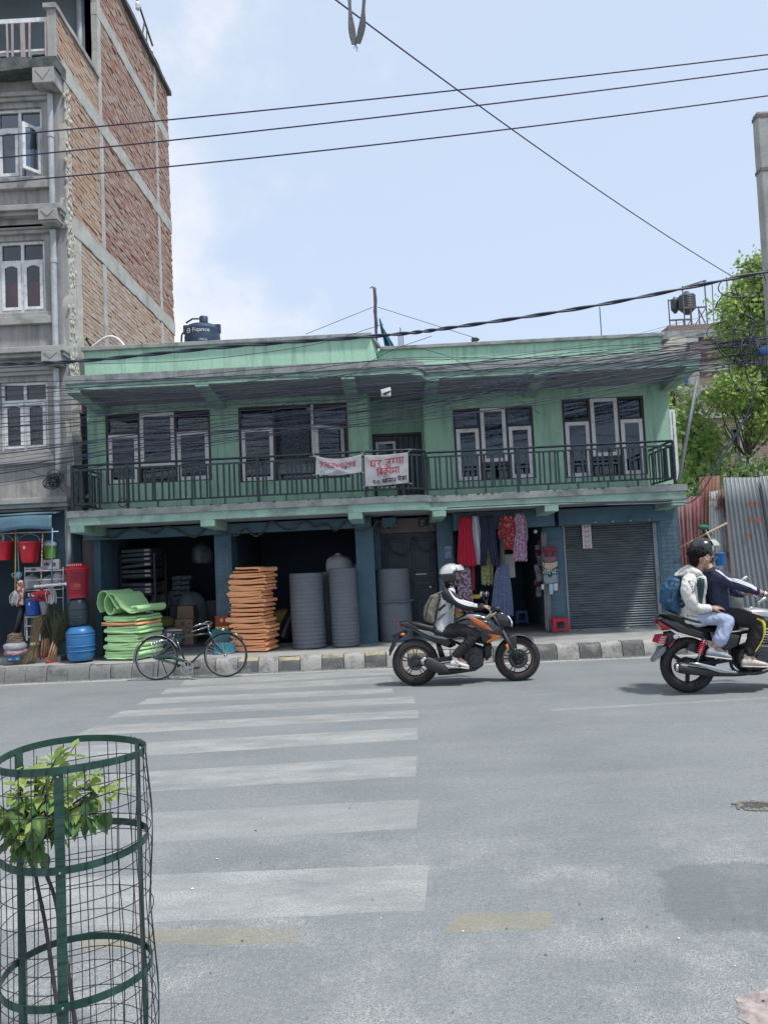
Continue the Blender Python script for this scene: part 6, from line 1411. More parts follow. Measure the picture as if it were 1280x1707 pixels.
GRNP = M('lime_plastic', (.16,.38,.03), .4, var=.06, sc=4)
bucket('lime green lidded pail with white lid on the shop rack', [(931,76,93),(912,74,94.5),(910,74,95)], 13.25, GRNP, None, [(-.06,-.04,.05,.03)], .09)
bucket('deep blue bucket standing on the step ladder', [(1025,45,66),(1004,43.5,67.5),(1001,43,68)], 13.0, M('deep_blue_plastic', (.015,.07,.34), .4), None, [(0,-.06,.03,.05)], None)
bucket('frosted grey bucket beside the deep blue one', [(1025,69,79),(1005,67,83),(1003,67,84)], 13.02, M('frosted_plastic', (.30,.31,.33), .5), None, None, None)
WBX = M('white_carton', (.55,.55,.55), .7, var=.06, sc=4); INK = M('grey_ink', (.12,.12,.14), .7)
def px_box(label, x0, y0, x1, y1, Y, dep, mat, cat_name='carton', prints=()):
 a_, b_ = at(x0,y1,Y), at(x1,y0,Y); t = thing(cat_name, label, 'box', ((a_.x+b_.x)/2, Y+dep/2, a_.z)); q = MB(); q.box(a_.x,b_.x,Y,Y+dep,a_.z,b_.z); q.build('body', mat, t, bevel=.005)
 for (fx, fz, w_, h_, m2) in prints: q = MB(); X = a_.x+(b_.x-a_.x)*fx; Z = a_.z+(b_.z-a_.z)*fz; q.pillow([(X+w_*math.cos(2*PI*k/12), Y-.002, Z+h_*math.sin(2*PI*k/12)) for k in range(12)], .002); q.build('print', m2, t)
 return t
px_box('white appliance carton with dark picture under the lime pail', 70, 932, 99, 950, 13.22, .25, WBX, prints=((.3,.55,.05,.03,INK),(.7,.5,.04,.04,INK)))
px_box('low white carton with pan picture on the rack', 41, 945, 69, 954, 13.1, .25, WBX, prints=((.55,.5,.05,.022,INK),(.2,.6,.04,.008,INK)))
rk = thing('display_rack', 'light steel display rack with pots and plastic bags at the household shop', 'rack', at(75,1010,13.15)); q = MB()
for px_ in (42, 70, 106):
 q.tube([at(px_,945,13.1), at(px_,1060,13.1)], .008, 6)
for py_ in (952, 967, 984, 998): q.tube([at(42,py_+1,13.1), at(107,py_-2,13.1)], .007, 6);
q.build('frame', SASH, rk); q = MB()
for py_ in (954, 985): a_, b_ = at(42,py_,13.1), at(107,py_,13.1); q.box(a_.x,b_.x,13.1,13.5,a_.z-.012,a_.z-.004)
q.build('shelf', RACK, rk)
BAGC = M('clear_plastic_bag', (.42,.44,.46), .25, var=.3, sc=10, bump=.9, bsc=25)
for i, (px_, py_, r_, h_, lb_) in enumerate(((56,983,.15,.26,'clear plastic bag of goods on the rack, nearer the pans'),(84,982,.13,.24,'clear plastic bag of goods on the rack behind the blue mop'),(101,976,.11,.30,'tall clear plastic bag at the end of the rack'))): p = at(px_,py_,13.3); sack(lb_, (p.x,13.3,p.z), r_, h_, BAGC, 60+i, cat='bag', name='plastic_bag')
q = MB(); p = at(57,992,13.15); q.lathe([(.001,0),(.10,.0),(.13,.03),(.13,.09),(.12,.09),(.11,.03),(.001,.02)], (p.x,13.2,p.z-.05), 'Z', 24); tag(q.build('pan', M('pan_steel', (.6,.6,.62), .25, metal=.8), smooth=1, ang=40), 'steel pan on the lower shelf of the display rack', 'pan')
SILV = M('silver_foil', (.62,.63,.65), .3, metal=.7, var=.2, sc=10, bump=.6, bsc=20)
q = MB(); q.tube(bez([at(58,978,12.8), at(70,977,12.8), at(90,975,12.8), at(115,973,12.8)], 8), [.03+.006*math.sin(k*1.7) for k in range(25)], 10); tag(q.build('foil_roll', SILV, smooth=1), 'long silver wrapped tube held out level before the rack', 'tube')
WHC = M('mop_white', (.50,.50,.50), .9, var=.2, sc=8, bump=.9, bsc=30)
def mop(label, top, bot, Y, hm, head, r_=.011, stripe=None, headmat=WHC):
 t = thing('mop', label, 'mop', at(*bot, Y)); q = MB(); q.tube([at(*top,Y), at(*bot,Y)], r_, 8); q.build('handle', hm, t, smooth=1)
 q = MB(); a_ = at(*bot,Y)
 for k in range(26):
  dx = random.gauss(0,.025); b_ = at(*head,Y)+Vector((dx*1.5, random.gauss(0,.03), random.uniform(-.02,.03))); q.tube(bez([a_, a_.lerp(b_,.4)+Vector((dx,random.gauss(0,.02),0)), b_], 4), .007, 5)
 q.build('head', headmat, t, smooth=1); return t
random.seed(31)
mop('mop with a yellow bamboo-pattern handle hanging at the shop front', (27,877), (26,984), LY-.08, M('yellow_pole', (.48,.36,.08), .5, var=.2, sc=12), (26,1008))
mop('mop with a pale blue handle hanging beside the yellow one', (30,893), (32,953), LY-.02, M('sky_pole', (.25,.42,.55), .5), (32,964), r_=.009, headmat=M('aqua_mop', (.20,.38,.48), .8))
mop('mop with a mid-blue handle hanging before the lime pail', (88,880), (87,976), LY-.1, M('blue_pole', (.12,.26,.50), .5, var=.2, sc=14), (88,1006), r_=.012)
bt_ = thing('broom', 'floor broom with red flowered handle and red plastic head', 'broom', at(69,990,LY-.1)); q = MB(); q.tube([at(72,887,LY-.1), at(69,976,LY-.1)], .012, 8); q.build('handle', two_tone('flower_pole', [(.55,.05,.06),(.70,.62,.55)], 26, .47, .53), bt_, smooth=1)
q = MB(); q.pillow([at(x_,y_,LY-.1) for x_,y_ in ((54,988),(66,985),(70,981),(74,985),(85,986),(85,991),(55,992))], .04); q.build('head', REDP, bt_, smooth=1); q = MB()
for k in range(40): u_ = k/39; p = at(57+u_*25,992,LY-.1); q.tube([p+Vector((0,random.uniform(-.03,.03),0)), p+Vector((random.gauss(0,.01),random.uniform(-.04,.04),-.09))], .004, 4)
q.build('bristles', REDD, bt_, kind='stuff')
q = MB(); q.pillow([at(x_,y_,LY+.05) for x_,y_ in ((60,994),(80,994),(82,1002),(58,1002))], .08); tag(q.build('dustpan', REDD, smooth=1), 'dark red plastic dustpan under the red broom head', 'dustpan')
FLW = two_tone('printed_bag', [(.55,.55,.50),(.05,.16,.10),(.45,.05,.05)], 11, .46, .54)
q = MB(); a_, b_ = at(29,1011,12.95), at(40.5,966,12.95); q.pillow([(a_.x,12.95,a_.z),(b_.x,12.95,a_.z+.02),(b_.x-.01,12.95,b_.z),(a_.x+.02,12.95,b_.z)], .05); tag(q.build('printed_bag', FLW, smooth=1), 'glossy printed bag with red lettering hanging behind the yellow mop', 'bag')
q = MB(); q.tube([at(40,1004,13.05), at(28,1056,13.05)], .05, 12); tag(q.build('rubber_roll', BLKP, smooth=1), 'dark rubber roll leaning beside the small step ladder', 'roll')
sl2 = thing('step_ladder', 'small grey steel step stool under the deep blue bucket', 'ladder', at(56,1066,13.0)); q = MB()
for px_ in (44.5, 66): q.bar(at(px_,1027,13.0), at(px_+1,1068,12.9), .025,.02); q.bar(at(px_,1027,13.25), at(px_+1,1066,13.4), .025,.02)
for py_ in (1028, 1043, 1061): a_, b_ = at(43,py_,12.93), at(69,py_-1,12.93); q.box(a_.x,b_.x,12.92,13.05 if py_ > 1030 else 13.3,a_.z-.02,a_.z)
q.build('frame', M('ladder_steel', (.36,.37,.38), .5, var=.15, sc=6), sl2)
# brooms
STRAW = M('broom_straw', (.20,.155,.09), .9, var=.25, sc=20, island=.35); GRASSB = M('broom_grass', (.085,.095,.055), .9, var=.25, sc=20, island=.45); WOODH = M('broom_wood', (.52,.29,.16), .6, var=.12, sc=10); REDH = M('red_dip', (.48,.02,.04), .5)
def grass_broom(label, foot, joint, tip, Y, group, seed, spread=.16, nst=80):
 rd = random.Random(seed); f, j, e = [at(*p, Y) for p in (foot, joint, tip)]; t = thing('grass_broom', label, 'broom', f, group); d_ = (j-f)
 q = MB(); q.tube([f+d_*.16, j], .016, 8); q.build('handle', WOODH, t, smooth=1); q = MB(); q.tube([f, f+d_*.17], .017, 8); q.build('handle_end', REDH, t, smooth=1)
 q = MB()
 for k in range(nst):
  b_ = e+Vector((rd.gauss(0,spread*.55), rd.gauss(0,spread*.35), rd.uniform(-.22,.06))); s_ = j+Vector((rd.gauss(0,.010),rd.gauss(0,.010),rd.uniform(-.03,.02))); m_ = s_.lerp(b_,.5)+Vector((rd.gauss(0,.015),rd.gauss(0,.015),0)); q.tube([s_, m_, b_], [.0035,.003,.0012], 3, caps=False)
  for _ in range(2): c_ = m_.lerp(b_, rd.random()); q.tube([c_, c_+(b_-m_)*.35+Vector((rd.gauss(0,.03),rd.gauss(0,.02),0))], [.002,.001], 3, caps=False)
 q.build('bristles', GRASSB, t, kind='stuff'); return t
for i, (a, b, c) in enumerate((((69,1097),(72,1062),(80,1018)),((74,1098),(76,1062),(88,1014)),((78,1096),(79.5,1061),(92,1012)),((82,1094),(82,1060),(98,1018)))): grass_broom(f'upright grass broom with red-dipped handle, {ORD[i]} from the ladder in its bundle', a, b, c, 12.98+.03*i, 'upright grass brooms', 200+i)
for i, (a, b, c) in enumerate((((78,1107),(90,1068),(104,1020)),((82,1108),(93,1072),(106,1026)),((87,1107),(95.5,1075),(109,1035)),((91,1106),(96.5,1077),(108,1040)))): grass_broom(f'slanting grass broom with red-dipped handle, {ORD[i]} from the ladder among the leaning four', a, b, c, 12.85+.03*i, 'slanting grass brooms', 220+i)
rd = random.Random(90)
for i, (lb_, top, mid, bot, sp) in enumerate((('straw hand broom tied in the middle, brush end down on the pavement', (64,1030), (56,1074), (44,1104), .13), ('second straw broom standing against the ladder, stems up', (66,1028), (62,1072), (58,1100), .05))):
 t = thing('straw_broom', lb_, 'broom', at(*bot,12.85)); q = MB(); a_, m_, b_ = [at(*p,12.88+.06*i) for p in (top,mid,bot)]
 for k in range(110):
  u_ = Vector((rd.gauss(0,.035),rd.gauss(0,.03),0)); v_ = Vector((rd.gauss(0,sp*.55),rd.gauss(0,.06),rd.uniform(-.03,.05))); q.tube([a_+u_*1.1+Vector((0,0,rd.uniform(-.05,.03))), m_+u_*.6, b_+v_], [.003,.004,.002], 3, caps=False)
 q.build('bristles', STRAW, t, kind='stuff'); q = MB(); q.lathe([(.045,-.03),(.055,0),(.045,.03)], (m_.x,m_.y,m_.z), 'Z', 14); q.build('binding', tw_, t, smooth=1)
q = MB(); c_ = at(26,1068,12.9)
for k in range(7): q.tube([c_+Vector((.13*math.cos(i*.7+k)*(1-.05*k), .10*math.sin(i*.7+k), .025*k-.05+.012*math.sin(i*2.1+k))) for i in range(11)], .022, 6)
tag(q.build('rope_coil', M('jute_rope', (.19,.145,.10), .95, var=.3, sc=12, bump=.8, bsc=60), smooth=1), 'heap of brown jute rope on top of the bundled cloths', 'rope')
sack('silvery cloth bundle pressed under the jute rope', (at(27,1082,12.9).x,12.92,at(27,1082,12.9).z-.02), .19, .14, M('silver_cloth', (.33,.33,.36), .7, var=.2, sc=8, bump=.5), 71, top=False, cat='bundle', name='cloth_bundle')
sack('purple striped cloth bundle under the silvery one', (at(27,1090,12.9).x,12.92,at(27,1090,12.9).z-.03), .21, .13, two_tone('purple_stripe', [(.16,.10,.13),(.34,.24,.27)], 8, .48, .53, stretch=(1,1,6)), 72, top=False, cat='bundle', name='cloth_bundle')
px_box('plastic crate under the cloth bundles', 12, 1091, 44, 1104, 12.85, .25, DRUM, 'crate'); px_box('small bright blue carton on the pavement edge of the household shop', 11, 1093, 33, 1102, 12.78, .06, M('blue_carton', (.04,.17,.36), .5), prints=((.3,.3,.03,.012,TAGW),(.8,.4,.02,.01,TAGW)))
q = MB(); a_ = at(-8,1065,13.3); q.ball(a_, (.10,.08,.12), 14, 10); tag(q.build('pink_bag', M('pink_plastic', (.42,.08,.16), .5), smooth=1), 'pink plastic bundle at the left edge of the frame', 'bag')
mb = MB(); mb.box(-11, -5.75, 13.0, 13.40, .19, .30); tag(mb.build('shop_step', pv, pave, bevel=.02))
# clothes shop: hanging garments
def garment(name, label, cat, panels, Y, mat, folds=5, amp=.025, hanger=True, group=None):
 t = None
 for i, rows in enumerate(panels):
  def fn(u, v, rows=rows, i=i):
   k = min(int(v*(len(rows)-1)), len(rows)-2); f = v*(len(rows)-1)-k; y_ = rows[k][0]*(1-f)+rows[k+1][0]*f; xl = rows[k][1]*(1-f)+rows[k+1][1]*f; xr = rows[k][2]*(1-f)+rows[k+1][2]*f
   p = at(740+(xl+(xr-xl)*u)/6.4, 850+y_/6.4, Y); g = .25+.75*v; p.y += -amp*g*math.cos(u*folds*2*PI+i)+.02*noise.noise(Vector((u*3,v*2,Y*9+i)))-.03*math.sin(PI*u)
   if v == 1: p.z += .012*math.sin(u*folds*2*PI+i)
   return p
  q = MB(); q.grid(fn, folds*10, 22)
  if t is None:
   top = fn(.5, 0); t = thing(name, label, cat, (top.x, Y, top.z), group)
  q.build('cloth', mat, t, smooth=1, solid=.004)
 if hanger:
  q = MB(); a_, b_ = fn(.1,0) if len(panels) == 1 else fn(0,0), fn(.9,0); c_ = Vector(((a_.x+b_.x)/2, Y, max(a_.z,b_.z)+.05)); q.tube([a_, c_, b_], .006, 5); q.tube([c_, c_+Vector((0,0,.05))], .004, 5); q.build('hanger', IRON, t)
 return t
RSK = M('red_skirt_cloth', (.46,.012,.045), .75, var=.08, sc=4); WSK = M('lilac_white_cloth', (.62,.64,.72), .8, var=.06, sc=4); NVY = M('navy_cloth', (.030,.032,.075), .8, var=.15, sc=4)
RFL = two_tone('red_floral', [(.36,.02,.045),(.42,.30,.20),(.20,.02,.03)], 17, .53, .58); PFL = two_tone('purple_floral', [(.50,.48,.56),(.17,.10,.22),(.40,.20,.30)], 16, .46, .53); OLV = two_tone('olive_print', [(.15,.17,.06),(.30,.32,.16)], 26, .5, .55)
DOT = two_tone('blue_dotted', [(.42,.47,.56),(.075,.10,.20)], 48, .22, .30, kind='voronoi'); DOT2 = MC['blue_dotted']; MAN = two_tone('mauve_paisley', [(.11,.05,.10),(.36,.28,.33)], 17, .48, .55); RDP = M('deep_red_cloth', (.19,.012,.03), .85)
GY = 13.62
garment('skirt', 'long plain red skirt hanging at the clothes shop', 'skirt', [[(75,165,285),(200,155,300),(400,146,325),(560,138,348),(600,190,335)]], GY, RSK, 5)
garment('skirt', 'lilac-white skirt hanging half behind the red one', 'skirt', [[(65,300,360),(200,300,385),(400,310,410),(560,340,428),(580,350,400)]], GY+.08, WSK, 3)
garment('trousers', 'wide navy trousers hanging with an open gap between the legs', 'trousers', [[(70,388,465),(240,388,468),(400,386,466),(595,384,448)], [(70,463,540),(240,466,552),(400,474,562),(600,508,596)]], GY, NVY, 3)
garment('blouse', 'red blouse with golden floral print hanging between navy and lilac clothes', 'blouse', [[(60,610,740),(110,590,760),(180,600,775),(290,632,775),(420,640,745)], [(80,600,640),(180,578,632),(250,572,630),(305,580,625)]], GY, RFL, 4, .018)
garment('tunic', 'long lilac tunic with purple floral print and one visible sleeve', 'tunic', [[(35,770,850),(90,745,868),(200,765,872),(350,745,880),(545,728,884)], [(80,850,870),(180,845,886),(290,850,892),(330,870,888)]], GY-.03, PFL, 4, .018)
garment('trousers', 'olive printed trousers hanging low behind the navy ones', 'trousers', [[(380,440,500),(480,425,510),(600,392,525),(800,400,520)]], GY+.16, OLV, 3, .015, hanger=False)
garment('dress', 'long blue dress with tiny white dots hanging nearest the doorway', 'dress', [[(580,575,690),(700,535,700),(850,522,718),(1000,505,732),(1130,500,738)]], GY+.05, DOT, 5, .02, hanger=False)
garment('tunic', 'mauve paisley tunic hanging behind the silver helmet', 'tunic', [[(600,160,280),(750,140,285),(900,150,305),(1090,140,310)]], GY+.12, MAN, 3, .015, hanger=False)
garment('scarf', 'narrow deep red scarf hanging under the red skirt', 'scarf', [[(600,285,325),(720,288,328),(855,298,328)]], GY+.14, RDP, 1, .008, hanger=False)
GCUR = M('grey_curtain_cloth', (.20,.20,.20), .9, var=.15, sc=4)
garment('curtain', 'narrow grey curtain strip hanging in the middle of the clothes shop', 'curtain', [[(170,598,640),(400,596,642),(610,600,640)]], GY+.2, GCUR, 2, .01, hanger=False)
garment('curtain', 'long grey curtain strip by the doorway behind the underwear display', 'curtain', [[(230,1030,1090),(600,1040,1100),(900,1065,1130),(1290,1080,1145)]], 13.95, GCUR, 2, .015, hanger=False)
PALEB = M('pale_board', (.34,.34,.32), .8, var=.1, sc=4); q = MB(); a_, b_ = at(848,963,14.0), at(852,924,14.0); q.box(a_.x-.06,b_.x+.05,14.0,14.04,a_.z,b_.z); tag(q.build('pale_board', PALEB), 'narrow pale board hanging behind the dotted dress', 'board')
# yellow basket, orange bag, wire grid, blue stool inside
px_box('small yellow box on the table of the clothes shop', 788, 991, 800, 998, 13.9, .1, YELC); px_box('amber box under the mauve tunic', 760, 1012, 771, 1030, 13.8, .12, M('amber_box', (.40,.20,.03), .7))
gr_ = thing('wire_grid', 'black wire display grid behind the hanging trousers', 'grid', at(800,1000,14.0)); q = MB()
for k in range(9): q.tube([at(782+5*k,950,13.98), at(784+5*k,1000,13.98)], .003, 4)
for k in range(9): q.tube([at(782,952+6*k,13.98), at(824,950+6*k,13.98)], .003, 4)
q.build('wires', IRON, gr_, kind='stuff')
def stool(label, x0, x1, y0, y1, Y, mat):
 a_, b_ = at(x0,y1,Y), at(x1,y0,Y); w, h = b_.x-a_.x, b_.z-a_.z; cx_ = (a_.x+b_.x)/2; t = thing('stool', label, 'stool', (cx_,Y+w/2,a_.z)); q = MB(); q.box(cx_-w*.46,cx_+w*.46,Y+w*.04,Y+w*.96,b_.z-.025,b_.z); q.build('seat', mat, t, bevel=.012)
 q = MB()
 for s_ in (0, 1):      # four legs with an apron and foot ring
  Yf = Y+(w*.98 if s_ else 0)
  q.prism([(cx_-w*.5,Yf,a_.z),(cx_-w*.28,Yf,a_.z),(cx_-w*.24,Yf,b_.z-h*.30),(cx_-w*.18,Yf,b_.z-h*.24),(cx_+w*.18,Yf,b_.z-h*.24),(cx_+w*.24,Yf,b_.z-h*.30),(cx_+w*.28,Yf,a_.z),(cx_+w*.5,Yf,a_.z),(cx_+w*.45,Yf,b_.z-.012),(cx_-w*.45,Yf,b_.z-.012)], (0,.012,0))
  q.box(cx_-w*.27,cx_+w*.27,Yf+.001,Yf+.011,a_.z+h*.10,a_.z+h*.24)
  X = cx_+(w*.45 if s_ else -w*.46)
  q.box(X-.005,X+.007,Y+.013,Y+w*.97,b_.z-h*.25,b_.z-.013); q.box(X-.005,X+.007,Y+.013,Y+w*.25,a_.z,b_.z-h*.25); q.box(X-.005,X+.007,Y+w*.75,Y+w*.97,a_.z,b_.z-h*.25)
 q.build('legs', mat, t, bevel=.004); return t
stool('low red plastic stool on the pavement beside the rolling shutter', 921, 948, 1030.5, 1054, 13.80, REDP); stool('dark blue plastic stool inside the clothes shop doorway', 860, 880, 1017, 1040, 14.9, M('navy_plastic', (.015,.05,.16), .45))
# underwear display hanging on the pillar
uy = 13.86
def wear(label, pts, mat, cat='underwear', trim=None):
 t = thing('underwear', label, cat, at(740+pts[0][0]/6.4, 850+pts[0][1]/6.4, uy), 'underwear hung on the pillar'); q = MB(); q.pillow([at(740+x/6.4, 850+y/6.4, uy) for x,y in pts], .014); q.build('cloth', mat, t, smooth=1)
 if trim:
  for l_ in trim: q = MB(); q.tube(bez([at(740+x/6.4,850+y/6.4,uy-.018) for x,y in l_], 4), .006, 5); q.build('trim', PLATE if mat is not NVY else SASH, t)
 return t
CRM = M('beige_lace', (.46,.39,.28), .85, var=.1, sc=10); MRN = M('maroon_lace', (.17,.03,.055), .8, var=.3, sc=20); GRU = M('grey_lace', (.24,.27,.29), .85, var=.2, sc=12); TLT = M('teal_trim', (.03,.24,.30), .7); SPT = two_tone('spotted', [(.02,.02,.02),(.6,.6,.6)], 40, .5, .53)
wear('maroon underwear at the top of the pillar display', [(1045,390),(1200,390),(1203,440),(1175,505),(1080,505),(1045,440)], MRN, trim=[[(1060,430),(1085,450),(1100,500)],[(1190,430),(1165,450),(1150,500)]])
wear('mauve underwear second from the top of the pillar display', [(1050,500),(1200,498),(1190,540),(1140,560),(1100,560),(1055,535)], M('mauve_lace', (.22,.12,.16), .8))
wear('beige underwear in the middle of the pillar display', [(1048,555),(1100,565),(1150,565),(1210,545),(1205,600),(1150,636),(1095,636),(1050,600)], CRM, trim=[[(1055,540),(1070,580),(1050,605)]])
wear('black and white spotted underwear below the beige one', [(1048,632),(1210,628),(1212,670),(1130,690),(1050,672)], SPT)
o_ = wear('grey bra with teal edging at the bottom of the pillar display', [(1062,700),(1100,685),(1130,720),(1165,685),(1212,690),(1218,775),(1150,785),(1085,790),(1062,770)], GRU); q = MB(); q.tube(bez([at(740+x/6.4,850+y/6.4,uy-.02) for x,y in ((1068,690),(1100,690),(1130,720),(1160,690),(1205,680))],4), .008, 5); q.build('edging', TLT, o_)
for i, (x0, x1, y0, y1, mt, lb_) in enumerate(((1118,1165,790,900,M('aqua_pack',(.30,.52,.58),.5),'aqua sock pack clipped below the grey bra'),(1170,1212,785,860,WBX,'white sock pack beside the aqua one'),(1035,1065,795,850,WBX,'small white pack on the other side of the aqua one'))):
 q = MB(); q.pillow([at(740+x/6.4,850+y/6.4,uy-.02) for x,y in ((x0,y0),(x1,y0),(x1-3,y1),(x0+3,y1))], .012); tag(q.build('sock_pack', mt, smooth=1), lb_, 'pack')
q = MB(); random.seed(3)
for k in range(26): p = at(740+random.uniform(985,1030)/6.4, 850+random.uniform(330,900)/6.4, 14.05+random.uniform(0,.15)); q.pillow([p+Vector((dx,0,dz)) for dx,dz in ((-.05,-.04),(.05,-.05),(.045,.04),(-.04,.05))], .012, random.choice((0,1,2)))
tag(q.build('sock_string', [DSH, MRN, GREYB]), 'string of small dark packs hanging inside the doorway of the clothes shop', 'packs', kind='stuff')
q = MB(); p = at(892,886,13.95); q.lathe([(.001,-.02),(.03,-.02),(.035,0),(.02,.02),(.001,.02)], (p.x,13.95,p.z), 'Y', 14); tag(q.build('bulb', SASH, smooth=1), 'round white bulb under the lintel of the clothes shop', 'bulb')
# butterfly sticker sheet on the shutter
bs_ = thing('sticker_sheet', 'white hanging sheet of butterfly stickers on the rolling shutter', 'stickers', at(978,873,13.98)); a_, b_ = at(971.5,914.5,13.98), at(984,872.5,13.98); q = MB(); q.box(a_.x,b_.x,13.98,13.984,a_.z,b_.z); q.build('sheet', WBX, bs_)
q = MB(); q.tube([((a_.x+b_.x)/2,13.98,b_.z),((a_.x+b_.x)/2,13.98,b_.z+.12)], .003, 4); q.build('string', SASH, bs_)
PNK = M('pink_print', (.48,.16,.24), .6); LIL = M('lilac_print', (.30,.28,.46), .6)
for k in range(5):
 cx_, cz_ = (a_.x+b_.x)/2, b_.z-.055-.088*k; q = MB()
 for s_ in (-1, 1): q.add([(cx_+s_*x, 13.977, cz_+z) for x,z in ((.004,0),(.045,.03),(.05,.006),(.028,-.004),(.042,-.02),(.025,-.034))], [(0,1,2,3),(0,3,4,5)])
 q.build('butterfly', LIL if k == 3 else PNK, bs_)
# poster, garlands
q = MB(); a_, b_ = at(742,931,13.99), at(752,910,13.99); q.box(a_.x,b_.x,13.995,14.0,a_.z,b_.z); tag(q.build('poster', M('blue_poster', (.20,.26,.40), .6, var=.5, sc=14)), 'small faded blue paper poster on the brick pillar', 'poster')
GAR = M('dry_garland', (.085,.08,.065), .95, var=.4, sc=30)
def garland(pts, Y, label, group=None, r_=.012):
 P_ = bez([at(x_,y_,Y) for x_,y_ in pts], 12); q = MB(); rd = random.Random(len(pts))
 for p in P_:
  for _ in range(3): q.ball(p+Vector((rd.gauss(0,.008),rd.gauss(0,.006)-.004,rd.gauss(0,.008))), r_*rd.uniform(.6,1.1), 5, 4)
 tag(q.build('garland', GAR), label, 'garland', group)
garland([(150,884),(172,893),(190,897),(205,888),(222,880),(240,884),(262,889),(275,878),(292,882),(315,893),(330,893),(345,880),(358,884),(378,890)], 13.34, 'dry leaf garland strung along the lintel of the first shop')
garland([(378,888),(395,892),(410,882),(425,893),(440,886),(452,868),(470,880),(490,882),(508,868),(525,878),(545,875),(560,884),(580,868),(595,884),(618,882),(632,868),(648,885),(660,870),(664,884)], 13.34, 'dry leaf garland strung along the lintel of the second shop')
garland([(644,900),(655,918),(668,925),(680,920),(690,896)], 14.44, 'dry garland looped on the navy door, longer drop', 'garlands on the navy door', .009); garland([(690,896),(700,914),(710,919),(722,912),(727,896)], 14.44, 'dry garland looped on the navy door, shorter loop by the pillar', 'garlands on the navy door', .009)
q = MB(); a_ = at(648,858,13.7); q.box(a_.x-.13,a_.x+.12,13.66,14.4,2.25,2.42); tag(q.build('meter_box', BLUE, bevel=.01), 'blue painted meter box above the recess by the navy door', 'box')
# things on the balcony
q = MB(); c_ = at(141,834,12.6); random.seed(5)
for k in range(8): q.tube([c_+Vector((.12*math.cos(i*.6+k),.06*math.sin(i*.6+k),.03+.05*abs(math.sin(i*.3+k)))) for i in range(12)], .010, 5)
tag(q.build('hose_coil', BLKP, smooth=1), 'black coiled hose lying in the corner of the balcony', 'hose')
q = MB(); c_ = at(205,838,12.42); q.tube([c_+Vector((.07*math.cos(2*PI*k/20),0,.07*math.sin(2*PI*k/20))) for k in range(20)], .010, 6, closed=True); tag(q.build('hose_ring', BLKP, smooth=1), 'small black hose ring tied at the balcony rail foot', 'hose')
# ================================================================== bicycle by the kerb
BY = 11.82
def PB(cx, cy, dy=0): return at(100+cx/3.765, 840+cy/3.765, BY+dy)
CHR = M('chrome', (.55,.56,.58), .22, metal=.95, var=.1, sc=8); TYRE = M('tyre_rubber', (.015,.015,.017), .8, var=.25, sc=10, dirt=(.08,.075,.07), damt=.3, dsc=8); BFR = M('dark_green_enamel', (.010,.028,.026), .3, var=.15, sc=6, coat=.4); BLKM = M('black_metal', (.018,.018,.02), .4, var=.2, sc=8); ENG0 = M('dull_rim', (.26,.26,.27), .4, metal=.7, var=.2, sc=9); SADL = M('saddle_leather', (.05,.045,.05), .5)
BIC = thing('bicycle', 'old black roadster bicycle parked at the kerb beside the green foam stack', 'bicycle', (PB(820,1100).x, BY, 0.0))
RC, FC = PB(610,1005), PB(1043,1000); WR = .335
for c in (RC, FC): c.z = WR+.003
def bike_wheel(c, R_):
 w = bpy.data.objects.new('wheel', None); COL.objects.link(w); w.parent = BIC; ORG[w.name] = ORG[BIC.name].copy()
 q = MB(); q.tube([(c.x+(R_-.015)*math.cos(2*PI*k/56), c.y, c.z+(R_-.015)*math.sin(2*PI*k/56)) for k in range(56)], .015, 8, closed=True); q.build('tyre', TYRE, w, smooth=1)
 q = MB(); q.lathe([(R_-.028,-.012),(R_-.040,-.009),(R_-.040,.009),(R_-.028,.012)], c, 'Y', 56, closed=True); q.build('rim', ENG0, w, smooth=1, ang=40)
 q = MB(); q.lathe([(.012,-.05),(.022,-.035),(.016,-.02),(.016,.02),(.022,.035),(.012,.05)], c, 'Y', 14); q.build('hub', CHR, w, smooth=1)
 q = MB()
 for k in range(36):
  a_ = 2*PI*k/36; o_ = (-1)**k*.6; s_ = .030*(1 if k % 4 < 2 else -1); q.tube([(c.x+.02*math.cos(a_+o_),c.y+s_,c.z+.02*math.sin(a_+o_)),(c.x+(R_-.05)*math.cos(a_),c.y,c.z+(R_-.05)*math.sin(a_))], .0014, 3, caps=False)
 q.build('spokes', CHR, w, kind='stuff')
bike_wheel(RC, WR); bike_wheel(FC, WR)
BB, SC_, HT, HB = PB(800,1020), PB(722,838), PB(937,800), PB(962,868); BB.y = SC_.y = BY
q = MB(); q.tube([SC_+Vector((.01,0,0)), HT+Vector((.0,0,-.03))], .014, 10); q.tube([BB, HB], .014, 10); q.tube([BB, SC_+Vector((0,0,.03))], .014, 10); q.tube([HB+(HB-HT)*.1, HT-(HB-HT)*.1], .018, 10)
for s_ in (-1,1): q.tube([RC+Vector((0,.055*s_,0)), BB+Vector((-.06,.03*s_,0))], .009, 8); q.tube([RC+Vector((0,.055*s_,0)), SC_+Vector((0,.025*s_,-.02))], .008, 8)
q.build('frame', BFR, BIC, smooth=1)
q = MB()
for s_ in (-1,1): q.tube(bez([HB+Vector((.01,.045*s_,-.03)), HB.lerp(FC,.55)+Vector((-.012,.05*s_,0)), FC+Vector((0,.05*s_,0))]), [.013-.005*k/16 for k in range(17)], 8)
q.build('fork', BFR, BIC, smooth=1)
